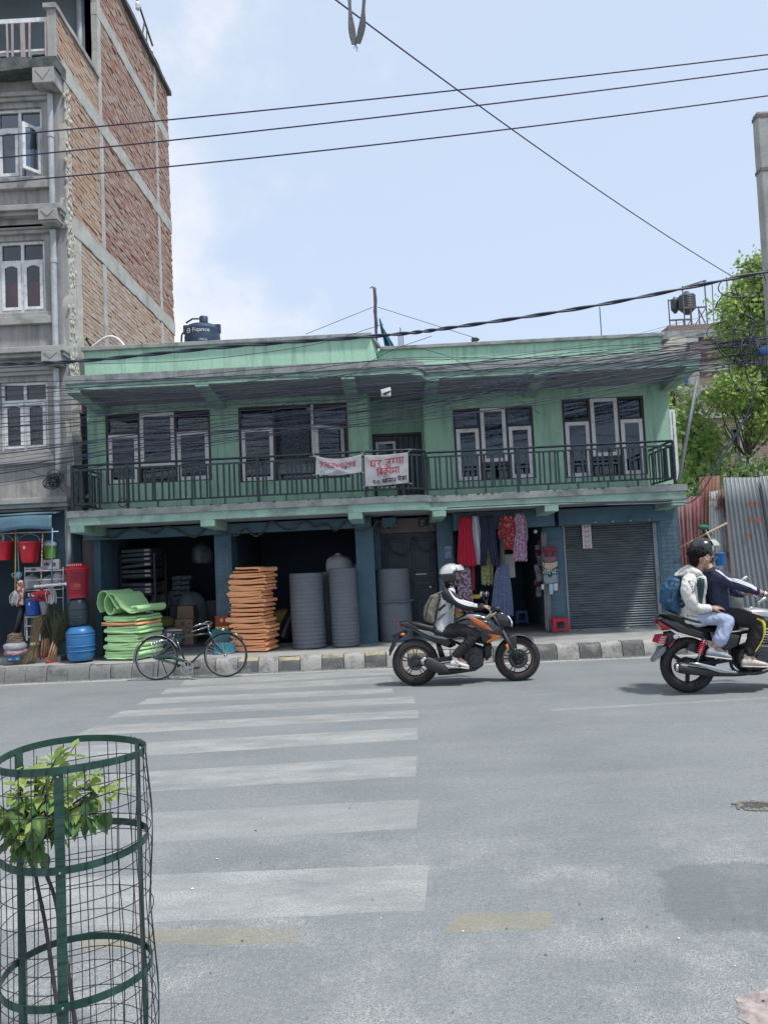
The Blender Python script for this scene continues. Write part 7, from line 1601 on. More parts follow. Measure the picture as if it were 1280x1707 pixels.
q = MB(); q.pillow([RC+Vector((-.05,-.05,.045)), RC+Vector((.2,-.05,.05)), BB+Vector((.06,-.05,.085)), BB+Vector((.10,-.05,.04)), BB+Vector((.06,-.05,.035)), RC+Vector((.2,-.05,.01)), RC+Vector((-.04,-.05,.0))], .012); q.build('chain_case', M('dark_green_paint', (.010,.045,.042), .35, var=.1, sc=6), BIC, smooth=1, ang=50)
q = MB(); cw = BB+Vector((.02,-.075,-.01)); q.lathe([(.085,-.003),(.10,-.003),(.10,.003),(.085,.003)], cw, 'Y', 32, closed=True); q.lathe([(.001,-.006),(.03,-.006),(.03,.006),(.001,.006)], cw, 'Y', 16)
for k in range(5): a_ = k*2*PI/5; q.bar(cw, cw+Vector((.088*math.cos(a_),0,.088*math.sin(a_))), .016, .006, (0,1,0))
q.build('chainwheel', CHR, BIC)
q = MB(); q.bar(cw+Vector((0,-.01,0)), cw+Vector((.16,-.015,.0)), .012, .02); q.bar(cw+Vector((0,.15,0)), cw+Vector((-.16,.155,0)), .012, .02); q.build('crank', CHR, BIC)
q = MB()
for (o_, y_) in ((Vector((.16,-.07,.0)),0),(Vector((-.16,.20,0)),0)): q.box(cw.x+o_.x-.04,cw.x+o_.x+.04,cw.y+o_.y-.04,cw.y+o_.y+.04,cw.z-.012,cw.z+.012)
q.build('pedal', BLKM, BIC, bevel=.004)
def guard(c, R_, a0, a1):
 m_ = MB(); n_ = 24; vs_ = []
 for k in range(n_+1):
  a_ = a0+(a1-a0)*k/n_
  for (dr, dy) in ((0,-.028),(.010,-.014),(.013,0),(.010,.014),(0,.028)): vs_.append((c.x+(R_+dr)*math.cos(a_), c.y+dy, c.z+(R_+dr)*math.sin(a_)))
 m_.add(vs_, [(k*5+j,k*5+j+1,k*5+j+6,k*5+j+5) for k in range(n_) for j in range(4)]); return m_.build('mudguard', CHR if c is RC else BFR, BIC, smooth=1, solid=.002)
guard(RC, WR+.016, math.radians(25), math.radians(190)); guard(FC, WR+.016, math.radians(40), math.radians(150))
q = MB(); st_ = SC_+Vector((-.015,0,.07)); q.tube([SC_, st_], .011, 8); q.build('seat_post', CHR, BIC, smooth=1)
q = MB(); q.loft([(st_+Vector((-.13,0,.02)), (0,.03,0), (0,0,.015)), (st_+Vector((-.10,0,.035)), (0,.095,0), (0,0,.03)), (st_+Vector((-.02,0,.035)), (0,.085,0), (0,0,.03)), (st_+Vector((.07,0,.035)), (0,.04,0), (0,0,.025)), (st_+Vector((.15,0,.028)), (0,.022,0), (0,0,.02))]); q.build('saddle', SADL, BIC, smooth=1, sub=1)
q = MB()
for s_ in (-1,1): q.lathe([(.016,-.0),(.018,.01),(.016,.045),(.018,.055)], (st_.x-.07, BY+.05*s_, st_.z-.05), 'Z', 12)
q.build('saddle_spring', CHR, BIC, smooth=1)
hs_ = HT+Vector((-.012,0,.10)); q = MB(); q.tube([HT, hs_], .012, 8); q.tube(bez([hs_+Vector((-.17,-.26,-.01)), hs_+Vector((-.06,-.25,.035)), hs_+Vector((.03,-.12,.02)), hs_, hs_+Vector((.03,.12,.02)), hs_+Vector((-.06,.25,.035)), hs_+Vector((-.17,.26,-.01))], 8), .011, 8); q.build('handlebar', CHR, BIC, smooth=1)
q = MB()
for s_ in (-1,1): q.tube([hs_+Vector((-.22,.262*s_,-.025)), hs_+Vector((-.10,.255*s_,.018))], .016, 10)
q.build('grip', BLKM, BIC, smooth=1)
q = MB()
for s_ in (-1,1): q.tube(bez([hs_+Vector((-.19,.262*s_,-.07)), hs_+Vector((-.08,.25*s_,-.045)), hs_+Vector((.02,.10*s_,-.03)), hs_+Vector((.0,.0,-.05))]), .006, 6)
q.tube([hs_+Vector((0,0,-.05)), HB.lerp(FC,.1)+Vector((.02,0,.02))], .005, 6); q.build('brake_rod', CHR, BIC, smooth=1)
q = MB(); rk0 = PB(555,858); rk1 = PB(680,866)
for s_ in (-1,-.33,.33,1): q.tube([(rk0.x,BY+.07*s_,rk0.z),(rk1.x,BY+.07*s_,rk0.z)], .006, 6)
for x_ in (rk0.x, (rk0.x+rk1.x)/2, rk1.x): q.tube([(x_,BY-.07,rk0.z),(x_,BY+.07,rk0.z)], .006, 6)
for s_ in (-1,1): q.tube([(rk0.x+.06,BY+.07*s_,rk0.z),RC+Vector((0,.06*s_,0))], .005, 6); q.tube([(rk0.x+.16,BY+.07*s_,rk0.z),RC+Vector((.01,.06*s_,0))], .005, 6)
q.tube([(rk1.x,BY,rk0.z), SC_], .006, 6); q.build('carrier', CHR, BIC, smooth=1)
q = MB(); q.tube([RC+Vector((.02,.06,-.02)), (RC.x-.05, BY+.16, .003)], .008, 6); q.tube([RC+Vector((.04,.05,-.0)), (RC.x+.12, BY+.17, .003)], .008, 6); q.build('stand', BLKM, BIC, smooth=1)
q = MB(); c_ = FC+Vector((.0,0,WR+.03)); q.lathe([(.001,-.03),(.02,-.03),(.03,.0),(.03,.02),(.001,.03)], c_+Vector((-.03,0,.02)), 'X', 12); q.build('dynamo_lamp', CHR, BIC, smooth=1)
# ================================================================== tree guard and sapling in the foreground
GRP = M('dark_green_paint_iron', (.007,.043,.031), .35, var=.2, sc=6, dirt=(.05,.10,.08), damt=.5, dsc=14, coat=.2, bump=.1); GWIRE = M('dark_wire', (.025,.030,.045), .45, metal=.3, var=.2, sc=10)
c = at(119, 1350, 2.6); GX, GYc = c.x, 2.62; GR_ = .228
TG = thing('tree_guard', 'round green iron tree guard with wire mesh standing at the near road edge', 'tree guard', (GX, GYc, 0))
def ring_r(z): return GR_*(1 + .022*max(0, .55-z)/.55)
def ringp(a_, z, dr=0): r_ = ring_r(z)+dr; return Vector((GX+r_*math.cos(a_)*1.02, GYc+r_*math.sin(a_)*.98, z))
for z in (1.105, .81, .40, .06):
 q = MB(); n_ = 64; vs_ = []
 for k in range(n_):
  a_ = 2*PI*k/n_
  for (dr, dz) in ((0,-.0115),(.005,-.0115),(.005,.0115),(0,.0115)): vs_.append(ringp(a_, z+dz+.004*math.sin(a_*2+z*9), dr+.003*math.sin(a_*3+z)))
 q.add(vs_, [(k*4+j, k*4+(j+1)%4, ((k+1)%n_)*4+(j+1)%4, ((k+1)%n_)*4+j) for k in range(n_) for j in range(4)]); q.build('hoop', GRP, TG, smooth=1, ang=40)
for a_ in (math.radians(-78), math.radians(42), math.radians(162)):
 q = MB(); n_ = 10; d_ = Vector((-math.sin(a_), math.cos(a_), 0)); vs_ = []
 for k in range(n_+1):
  z = 1.118*k/n_-.02
  for (w_, dr) in ((-.0145,-.007),(.0145,-.007),(.0145,-.001),(-.0145,-.001)): vs_.append(ringp(a_, z, dr)+d_*w_)
 q.add(vs_, [(k*4+j, k*4+(j+1)%4, k*4+4+(j+1)%4, k*4+4+j) for k in range(n_) for j in range(4)]+[(3,2,1,0),tuple(4*n_+j for j in range(4))]); po = q.build('post', GRP, TG)
 for z in (1.09,.80,.40): q = MB(); q.ball(ringp(a_, z, .006), (.004,.004,.004), 6, 4); q.build('rivet', CHR, po)
wm = bpy.data.objects.new('wire_mesh', None); COL.objects.link(wm); wm.parent = TG; ORG[wm.name] = ORG[TG.name].copy()
rd = random.Random(6); nv = 30
for k in range(nv):
 a_ = 2*PI*k/nv + rd.gauss(0,.03); w1, w2, ph = rd.gauss(0,.016), rd.gauss(0,.012), rd.uniform(0,6); bl = max(0, math.cos(a_-.2))*.012
 q = MB(); q.tube([ringp(a_ + w1*math.sin(z*3+ph)+w2*math.sin(z*7), z, .009+abs(.005*math.sin(z*5+ph))+bl*(1-z)*.5+ (.008*math.sin(z*11+ph) if math.cos(a_) > .6 else 0)) for z in [1.115*i/26 for i in range(27)]], .0017, 4, caps=False); q.build('wire', GWIRE, wm, smooth=1)
for k in range(16):
 z0 = 1.04-.068*k; t1, ph = rd.gauss(0,.010), rd.uniform(0,6)
 q = MB(); q.tube([ringp(2*PI*i/60, z0+t1*math.sin(2*PI*i/60+ph)+.005*math.sin(3*2*PI*i/60+ph), .011+.004*math.sin(2*2*PI*i/60+ph)+max(0,math.cos(2*PI*i/60-.2))*.005*(1-z0)) for i in range(60)], .0017, 4, closed=True); q.build('wire', GWIRE, wm, smooth=1)
# sapling
STEM = M('sapling_bark', (.045,.040,.038), .8, var=.3, sc=30, bump=.6, bsc=60)
SP = thing('sapling', 'young sapling with two dark stems and bright green leaves inside the tree guard', 'sapling', (GX+.01, GYc, 0))
def Pc(px, py, dy=0): return at(px, py, GYc+dy)
s1 = [(GX+.0,GYc+.02,0), Pc(104,1720,.0), Pc(88,1620,.02), Pc(76,1540,.01), Pc(62,1470,.0), Pc(55,1420,-.01), Pc(54,1395,-.01)]
s2 = [(GX+.03,GYc-.02,0), Pc(128,1720,-.02), Pc(113,1610,-.01), Pc(102,1550,0), Pc(90,1490,.0), Pc(70,1440,-.01), Pc(54,1398,-.01)]
top = Vector(s1[-1]); ends = []
for s_ in (s1, s2):
 P_ = bez(s_, 8); q = MB(); q.tube(P_, [(.0075-.0022*k/len(P_))*(1+.18*(k % 9 == 0)) for k in range(len(P_))], 8); q.build('stem', STEM, SP, smooth=1)
rd = random.Random(17)
tgt = [(40,1262,-.10),(62,1246,.05),(100,1238,-.02),(128,1226,.04),(80,1262,.1),(150,1255,-.10),(172,1265,.02),(190,1290,.05),(205,1300,-.05),(190,1340,-.02),(20,1300,.0),(10,1340,-.10),(30,1370,-.05),(90,1290,.10),(110,1320,-.12),(75,1350,-.12),(50,1320,-.06),(135,1300,.0),(165,1310,.1),(-20,1320,.05),(25,1400,-.05),(60,1415,-.06),(10,1355,.05),(100,1370,.06),(150,1345,.05),(-40,1350,0)]
tw = []
for (px, py, dy) in tgt:
 e = Pc(px, py+14, dy); m_ = top.lerp(e, .5)+Vector((rd.gauss(0,.012), rd.gauss(0,.012), .025)); P_ = bez([top+Vector((0,0,rd.uniform(-.06,.03))), m_, e], 6); tw.append(P_); q = MB(); q.tube(P_, [.0042*(1-.7*k/len(P_)) for k in range(len(P_))], 6); q.build('branch', STEM, SP, smooth=1)
def leaf_shader(name, ca, cb):
 m = bpy.data.materials.new(name); m.use_nodes = True; n = m.node_tree.nodes; l = m.node_tree.links; bs = n['Principled BSDF']; bs.inputs['Roughness'].default_value = .38
 oi = n.new('ShaderNodeObjectInfo'); r = n.new('ShaderNodeMix'); r.data_type = 'RGBA'; l.new(oi.outputs['Random'], r.inputs['Factor']); r.inputs['A'].default_value = (*ca,1); r.inputs['B'].default_value = (*cb,1)
 tcn = n.new('ShaderNodeTexCoord'); sx = n.new('ShaderNodeSeparateXYZ'); l.new(tcn.outputs['Object'], sx.inputs[0])
 ab = n.new('ShaderNodeMath'); ab.operation = 'ABSOLUTE'; l.new(sx.outputs['Y'], ab.inputs[0]); mr = n.new('ShaderNodeMapRange'); mr.inputs['From Max'].default_value = .03; mr.inputs['To Min'].default_value = 1.25; mr.inputs['To Max'].default_value = .92; l.new(ab.outputs[0], mr.inputs['Value'])
 wv = n.new('ShaderNodeTexWave'); wv.inputs['Scale'].default_value = 9; wv.inputs['Distortion'].default_value = 2; l.new(tcn.outputs['Object'], wv.inputs['Vector'])
 k = n.new('ShaderNodeVectorMath'); k.operation = 'SCALE'; l.new(r.outputs['Result'], k.inputs[0]); l.new(mr.outputs[0], k.inputs['Scale']); l.new(k.outputs[0], bs.inputs['Base Color'])
 b = n.new('ShaderNodeBump'); b.inputs['Strength'].default_value = .25; b.inputs['Distance'].default_value = .003; l.new(wv.outputs['Fac'], b.inputs['Height']); l.new(b.outputs[0], bs.inputs['Normal'])
 tr = n.new('ShaderNodeBsdfTranslucent'); k2 = n.new('ShaderNodeVectorMath'); k2.operation = 'SCALE'; k2.inputs['Scale'].default_value = 1.6; l.new(k.outputs[0], k2.inputs[0]); l.new(k2.outputs[0], tr.inputs[0])
 ms = n.new('ShaderNodeMixShader'); ms.inputs[0].default_value = .42; l.new(bs.outputs[0], ms.inputs[1]); l.new(tr.outputs[0], ms.inputs[2]); l.new(ms.outputs[0], n['Material Output'].inputs[0]); return m
LM = [leaf_shader('sapling_leaf', (.21,.32,.08), (.42,.50,.17)), leaf_shader('sapling_leaf_dark', (.07,.16,.06), (.17,.29,.09)), leaf_shader('sapling_leaf_yellow', (.36,.42,.08), (.42,.46,.14))]
def leaf_mesh(cup, bend, mat):
 q = MB(); n_ = 8
 wd = [0,.42,.78,.97,1.0,.88,.62,.28,0]; vs_ = []
 for i in range(n_+1):
  x = i/n_; w = wd[i]*(.26)
  for s_ in (-1,-.5,0,.5,1): vs_.append((x, w*s_, -bend*x*x + cup*abs(s_)*w + .012*math.sin(x*14)*abs(s_)))
 q.add(vs_, [(i*5+j, i*5+j+1, i*5+j+6, i*5+j+5) for i in range(n_) for j in range(4)]); return q.mesh('leaf', mat, smooth=1)
LMS = [[leaf_mesh(cu, be, m_) for cu, be in ((.25,.12),(.45,.30),(.1,.45),(.35,.05))] for m_ in LM]
def add_leaf(p, d, size, km):
 d = d.normalized(); u = Vector((rd.gauss(0,.35), rd.gauss(0,.35), 1)); sd_ = u.cross(d).normalized(); u = d.cross(sd_)
 m = Matrix((d, sd_, u)).transposed().to_4x4(); ob = bpy.data.objects.new('leaf', rd.choice(LMS[km])); COL.objects.link(ob); ob.parent = SP
 ob.matrix_local = Matrix.Translation(p-ORG[SP.name]) @ m @ Matrix.Scale(size, 4); ORG[ob.name] = ORG[SP.name]
for bi, P_ in enumerate(tw):
 n_ = 15
 for k in range(n_):
  f = .38+.62*(k+rd.random()*.6)/n_; i = min(int(f*(len(P_)-1)), len(P_)-1); p = P_[i]+Vector((rd.gauss(0,.006),rd.gauss(0,.006),rd.gauss(0,.006))); t_ = (P_[min(i+1,len(P_)-1)]-P_[max(i-1,0)]).normalized()
  sd_ = t_.cross(Vector((0,0,1))).normalized()*(1 if k % 2 else -1); low = p.z < Pc(50,1330).z
  d = t_*.5+sd_*rd.uniform(.3,.9)+Vector((rd.gauss(0,.25),rd.gauss(0,.25),rd.uniform(-.7,.15)-(.5 if low else 0)))
  km = 2 if rd.random() < .09 else (1 if (low and rd.random() < .65) or rd.random() < .12 else 0); add_leaf(p, d, rd.uniform(.034,.072)*(1.15 if low else 1), km)
# ================================================================== people: remeshed bodies and clothes
def blob(name, fill, voxel, mat, parent, it=6, wr=0., seed=0, wst=(7,7,3.5), kind=None):
 q = MB(); fill(q); me = q.mesh('tmp', mat); ob = bpy.data.objects.new('tmp', me); COL.objects.link(ob)
 r = ob.modifiers.new('r', 'REMESH'); r.mode = 'VOXEL'; r.voxel_size = voxel; s_ = ob.modifiers.new('s', 'SMOOTH'); s_.factor = .5; s_.iterations = it
 dg = bpy.context.evaluated_depsgraph_get(); m2 = bpy.data.meshes.new_from_object(ob.evaluated_get(dg)); bpy.data.objects.remove(ob); bpy.data.meshes.remove(me)
 n_ = len(m2.vertices); co = np.empty(n_*3); m2.vertices.foreach_get('co', co); co = co.reshape(-1,3)
 if wr:
  nr = np.empty(n_*3); m2.vertices.foreach_get('normal', nr); nr = nr.reshape(-1,3)
  d = np.array([noise.noise(Vector((p[0]*wst[0]+seed, p[1]*wst[1], p[2]*wst[2]+p[0]*2.5)))+1.1*(.28-abs(noise.noise(Vector((p[0]*15+seed, p[1]*13, p[2]*10+p[0]*8)))))+.3*noise.noise(Vector((p[0]*34, p[1]*30, p[2]*26+seed))) for p in co]); co = co + nr*(d*wr)[:,None]
 bv = BVHTree.FromPolygons([Vector(p) for p in co], [tuple(p.vertices) for p in m2.polygons])
 o = ORG[parent.name]; m2.vertices.foreach_set('co', (co-np.array(o)).ravel()); m2.name = name; m2.materials.clear(); m2.materials.append(mat)
 m2.polygons.foreach_set('use_smooth', [True]*len(m2.polygons)); m2.update()
 ob = bpy.data.objects.new(name, m2); COL.objects.link(ob); ob.parent = parent; ORG[ob.name] = o.copy()
 if kind: ob['kind'] = kind
 return ob, bv
def limb(q, pts, rs, seg=12):
 P_ = bez(pts, 5); n_ = len(P_); rr = []
 for i in range(n_): f = i/(n_-1)*(len(rs)-1); k = min(int(f), len(rs)-2); rr.append(rs[k]+(rs[k+1]-rs[k])*(f-k))
 q.tube(P_, rr, seg); q.ball(P_[0], rs[0]*.98); q.ball(P_[-1], rs[-1]*.98)
def head_shape(q, c, fd, up, s=1.0):
 fd = fd.normalized(); sd_ = up.cross(fd).normalized(); up = fd.cross(sd_); R_ = Matrix((fd, sd_, up)).transposed()
 def P(a, b, h): return c + (fd*a + sd_*b + up*h)*s
 def E(p, r): q.ball(p, Vector(r)*s, 16, 12, None, R_)
 E(P(-.012,0,.03), (.098,.076,.090)); E(P(.028,0,-.035), (.066,.060,.075)); E(P(.060,0,-.088), (.032,.036,.024)); E(P(.074,0,.028), (.022,.050,.016)); E(P(.082,0,-.006), (.016,.012,.030)); E(P(.098,0,-.022), (.017,.014,.012)); E(P(.084,0,-.055), (.015,.024,.008)); E(P(.082,0,-.068), (.014,.022,.008))
 for s_ in (-1,1): E(P(.055,.042*s_,-.018), (.026,.020,.020)); E(P(-.010,.076*s_,-.010), (.020,.010,.030))
 return P, R_
def hand_shape(q, w, d, n, grip=1.0, side=1):        # wrist, direction of the fingers, back-of-hand normal; fingers curl away from n
 d = d.normalized(); s_ = n.cross(d).normalized()*side; n = n - d*n.dot(d); n.normalize()
 q.ball(w+d*.048, (.048,.040,.017), 12, 8, None, Matrix((d, s_, n)).transposed()); limb(q, [w-d*.02, w+d*.03], [.024,.026])
 for k, (o_, ln) in enumerate(((-.030,.030),(-.010,.034),(.010,.032),(.030,.025))):
  p = w+d*.085+s_*o_; a_ = 0; pts = [w+d*.05+s_*o_*.8, p]
  for j in range(3): a_ += grip*(.75+.1*j); v = d*math.cos(a_)-n*math.sin(a_); p = p+v*ln*(1-.18*j); pts.append(p)
  for i in range(len(pts)-1): q.tube([pts[i], pts[i+1]], [.0098-.0008*i, .0094-.0009*i], 8); q.ball(pts[i+1], .0094-.0009*i, 8, 6)
 b = w+d*.03-s_*.030; pts = [w+d*.02-s_*.02, b+d*.02-s_*.010-n*.010, b+d*.045-s_*.012-n*.03, b+d*.062+s_*.0-n*.042]
 for i in range(3): q.tube([pts[i], pts[i+1]], [.0125-.001*i,.0115-.001*i], 8); q.ball(pts[i+1], .0115-.001*i, 8, 6)
def shoe(name, heel, toe, up, mat, sole, parent, ankle, w=.048):
 d = (toe-heel); L_ = d.length; d.normalize(); sd_ = Vector(up).cross(d).normalized(); up = d.cross(sd_).normalized()
 def ring(f, h, hw): c_ = heel+d*(L_*f)+up*(h*.5); return (c_, sd_*hw, up*(h*.5))
 o, bv = blob(name, lambda q: (q.loft([ring(.0,.05,.030), ring(.06,.075,.038), ring(.25,.085,.040), ring(.45,.075,.043), ring(.7,.055,.050), ring(.9,.042,.042), ring(1.0,.028,.02)]), limb(q, [heel+d*.06+up*.04, ankle], [.040,.041])), .008, mat, parent, 3)
 q = MB(); q.loft([(heel+d*(L_*f)-up*.006, sd_*hw, up*.011) for f, hw in ((-.01,.02),(.05,.040),(.3,.041),(.55,.046),(.75,.052),(.92,.044),(1.02,.015))]); q.build('sole', sole, o, smooth=1, ang=50)
 q = MB()
 for k in range(4): f = .38+.085*k; c_ = heel+d*(L_*f)+up*(.088-.022*k*.9); q.tube([c_-sd_*.026, c_+up*.006, c_+sd_*.026], .004, 5)
 q.build('lace', sole, o); return o
SKIN = M('skin', (.36,.205,.14), .5, var=.08, sc=6, bump=.05); HAIR = M('black_hair', (.008,.007,.008), .75, spec=.15, var=.3, sc=40, bump=.6, bsc=90); BTR = M('black_trousers', (.014,.014,.017), .85, var=.2, sc=6, bump=.3, bsc=120); JBLK = M('black_jersey', (.022,.020,.030), .8, var=.15, sc=5, bump=.25, bsc=140); GREYJ = M('grey_jacket_cloth', (.48,.49,.52), .75, var=.08, sc=5, bump=.3, bsc=90); WHS = M('white_stripe', (.62,.62,.64), .7); WSH = M('white_shoe', (.60,.58,.57), .6, var=.08, sc=10); SOLE = M('pale_sole', (.52,.50,.47), .7); OLB = M('olive_backpack_cloth', (.155,.145,.115), .85, var=.12, sc=6, bump=.5, bsc=140); HSILV = M('silver_helmet', (.52,.53,.55), .22, metal=.4, var=.08, sc=5, coat=.5); HBLK = M('black_helmet', (.015,.016,.02), .18, coat=.6, var=.1); EYE_W = M('eye_white', (.7,.68,.66), .3); EYE_D = M('eye_dark', (.02,.015,.012), .2); LIP = M('lips', (.30,.12,.10), .5)
def project(bv, x, z, y0, lift=.003):
 h = bv.ray_cast(Vector((x, y0, z)), Vector((0,1,0)), 3.0)
 return None if h[0] is None else h[0]+Vector((0,-lift,0))
def stripe_on(bv, pts, w, y0, name, mat, parent, lift=.004):
 q = MB(); P_ = bez([Vector((p.x, 0, p.z)) for p in pts], 8); last = None; vs_ = []
 for i in range(len(P_)):
  t = (P_[min(i+1,len(P_)-1)]-P_[max(i-1,0)]).normalized(); n_ = Vector((-t.z,0,t.x)); row = [project(bv, P_[i].x+n_.x*w*s_, P_[i].z+n_.z*w*s_, y0, lift) for s_ in (-.5,0,.5)]
  if None in row: continue
  vs_ += row
 n_ = len(vs_)//3
 if n_ > 1: q.add(vs_, [(3*i+j,3*i+j+1,3*i+j+4,3*i+j+3) for i in range(n_-1) for j in range(2)]); return q.build(name, mat, parent, smooth=1)
def text_on(bv, txt, size, o, d, y0, name, mat, parent, bold=0):
 d = Vector((d[0],0,d[1])).normalized(); u = Vector((-d.z,0,d.x)); vs_, fs_ = font_mesh(txt, size); P_ = []
 for v in vs_:
  w = o+d*v.x+u*v.y; h = project(bv, w.x, w.z, y0, .004); P_.append(h)
 fs_ = [f for f in fs_ if all(P_[i] is not None for i in f)]; P_ = [p if p is not None else o for p in P_]
 q = MB(); q.add(P_, fs_); q.build(name, mat, parent)
 return q
def visor_helmet(parent, c, r, shell, top, tilt, visor=None):
 # full-face helmet looking along +X: shell with a face opening, raised visor, chin bar
 h = bpy.data.objects.new('helmet', None); COL.objects.link(h); h.parent = parent; ORG[h.name] = ORG[parent.name].copy(); R_ = Matrix.Rotation(tilt, 3, 'Y')
 q = MB(); nu, nv = 36, 24
 def P(u, v):
  a_ = 2*PI*u; t = PI*v; x, y, z = math.sin(t)*math.cos(a_), math.sin(t)*math.sin(a_), math.cos(t); return c+R_ @ Vector((r*1.18*x-.01, r*.90*y, r*1.05*z*(1.0 if z > 0 else 1.10)))
 vs_ = [P(i/nu, j/nv) for j in range(nv+1) for i in range(nu)]; f0 = []; m0 = []
 for j in range(nv):
  for i in range(nu):
   a_ = (i+.5)/nu; a_ = a_ if a_ < .5 else a_-1; v = (j+.5)/nv
   if abs(a_) < .19 and .38 < v < .66: continue
   if v > .86: continue
   f0.append((j*nu+i, (j+1)*nu+i, (j+1)*nu+(i+1)%nu, j*nu+(i+1)%nu)); m0.append(1 if v < .45 else 0)
 q.add(vs_, f0); q.m = m0; q.build('shell', [shell, top], h, smooth=1, solid=.012)
 q = MB(); q.grid(lambda u, v: c+R_ @ Vector((r*1.24*math.cos((u-.5)*2.5)*math.sin(.75+v*.62)+.012, r*.96*math.sin((u-.5)*2.5)*math.sin(.75+v*.62), r*1.10*math.cos(.75+v*.62)+.012)), 16, 6); q.build('visor', visor or top, h, smooth=1, solid=.003)
 q = MB()
 for s_ in (-1,1): q.ball(c+R_ @ Vector((.03, r*.92*s_, .03)), (.022,.008,.022), 10, 6)
 q.build('visor_hinge', shell, h); return h
# --------------------------------------------------- motorcycle pieces
GLOSS = M('gloss_black_paint', (.012,.013,.016), .22, coat=.7, var=.1, sc=4); MATB = M('matt_black_plastic', (.022,.023,.026), .55, var=.2, sc=8, bump=.15, bsc=60); ENG = M('engine_metal', (.055,.057,.062), .45, metal=.7, var=.3, sc=14, bump=.3, bsc=50); ORGP = M('orange_paint', (.52,.12,.020), .3, coat=.6, var=.06); SILP = M('silver_paint', (.34,.35,.37), .28, metal=.5, coat=.5, var=.06); REDL = M('red_lens', (.30,.012,.025), .15, coat=.5); AMB = M('amber_lens', (.60,.17,.02), .2, coat=.4); CLEARL = M('clear_lens', (.62,.64,.66), .12, coat=.6); SEATM = M('seat_vinyl', (.016,.016,.017), .5, bump=.3, bsc=160); RIMB = M('black_alloy', (.018,.018,.02), .35, metal=.5, var=.2, sc=10); REDSH = M('red_spring', (.38,.02,.04), .4); ORIM = M('rim_tape', (.16,.075,.045), .5); MTYRE = M('motorcycle_tyre', (.013,.013,.015), .75, var=.25, sc=12, dirt=(.05,.047,.045), damt=.35, dsc=9)
def moto_wheel(parent, c, R_, tw, spokes, tape=True, disc=0, drum=0, wide=.020):
 w = bpy.data.objects.new('wheel', None); COL.objects.link(w); w.parent = parent; ORG[w.name] = ORG[parent.name].copy()
 q = MB(); pr = [(R_-tw*.95,-tw*.36),(R_-tw*.6,-tw*.5),(R_-tw*.25,-tw*.42),(R_-tw*.06,-tw*.20),(R_,0),(R_-tw*.06,tw*.20),(R_-tw*.25,tw*.42),(R_-tw*.6,tw*.5),(R_-tw*.95,tw*.36)]; q.lathe(pr, c, 'Y', 64, closed=True); q.build('tyre', MTYRE, w, smooth=1)
 q = MB()
 for k in range(60):
  a_ = 2*PI*k/60
  for s_ in (-1,1):
   p0 = c+Vector((R_*1.0*math.cos(a_), .004*s_, R_*1.0*math.sin(a_))); a2 = a_+.05*s_; p1 = c+Vector(((R_-tw*.15)*math.cos(a2), tw*.36*s_, (R_-tw*.15)*math.sin(a2))); q.bar(p0, p1, .010, .004, up=(p0-c))
 q.build('tread', MTYRE, w, kind='stuff')
 ri = R_-tw*.92; q = MB(); q.lathe([(ri+.010,-tw*.40),(ri-.014,-tw*.34),(ri-.022,0),(ri-.014,tw*.34),(ri+.010,tw*.40),(ri,0)], c, 'Y', 56, closed=True)
 for a_ in spokes:
  v = Vector((math.cos(a_),0,math.sin(a_))); q.bar(c+v*.03, c+v*(ri-.01), wide, .022, up=(0,1,0))
 q.lathe([(.03,-tw*.6),(.045,-tw*.4),(.045,tw*.4),(.03,tw*.6)], c, 'Y', 20); q.build('rim', RIMB, w, smooth=1, ang=35)
 if tape: q = MB(); q.lathe([(ri+.004,-tw*.415),(ri-.006,-tw*.41),(ri-.006,-tw*.395),(ri+.004,-tw*.40)], c, 'Y', 56, closed=True); q.build('rim_tape', ORIM, w)
 if disc:
  q = MB(); y_ = -tw*.62; q.lathe([(disc,y_-.002),(disc*.70,y_-.002),(disc*.70,y_+.002),(disc,y_+.002)], c, 'Y', 40, closed=True); q.build('brake_disc', ENG, w)
  q = MB(); q.lathe([(disc*.7,y_-.001),(disc*.35,y_-.004),(disc*.35,y_+.004),(disc*.7,y_+.001)], c, 'Y', 10, closed=True); q.build('disc_carrier', RIMB, w)
 if drum: q = MB(); q.lathe([(.001,-tw*.7),(drum*.8,-tw*.68),(drum,-tw*.5),(drum,tw*.5),(.001,tw*.6)], c, 'Y', 28); q.build('hub', ENG, w, smooth=1, ang=40)
 return w
def contact(c, R_): c.z = R_*.995; return c
def part(par, name, mat, fn, **k): q = MB(); fn(q); return q.build(name, mat, par, **k)
def part2(par, name, mat, fn, **k):
 for s_ in (-1,1): part(par, name, mat, lambda q: fn(q, s_), **k)
# =================================================== first motorcycle: black and orange, one rider
Y1 = 10.32
def A(cx, cy, dy=0): return at(620+cx/4, 860+cy/4, Y1+dy)
M1 = thing('motorcycle', 'black and orange sports motorcycle carrying one rider with an olive backpack', 'motorcycle', (A(630,1000).x, Y1, 0))
rc, fc = contact(A(290,980), .308), contact(A(968,946), .300)
moto_wheel(M1, rc, .308, .125, [k*2*PI/5+.3+s_ for k in range(5) for s_ in (-.14,.14)], wide=.012, drum=.06, disc=.10); moto_wheel(M1, fc, .300, .105, [k*2*PI/5+.5+s_ for k in range(5) for s_ in (-.14,.14)], wide=.012, disc=.128)
AP = lambda pts, dy=0: [A(x, y, dy) for x, y in pts]
part(M1, 'tail_cowl', GLOSS, lambda q: q.pillow(AP([(172,706),(232,698),(300,735),(420,775),(520,800),(560,860),(520,880),(400,840),(300,775),(215,738)]), .085), smooth=1, ang=50)
part2(M1, 'side_panel', SILP, lambda q, s_: q.pillow(AP([(300,755),(400,768),(500,800),(545,805),(500,826),(430,815),(360,790)], s_*.088), .010), smooth=1)
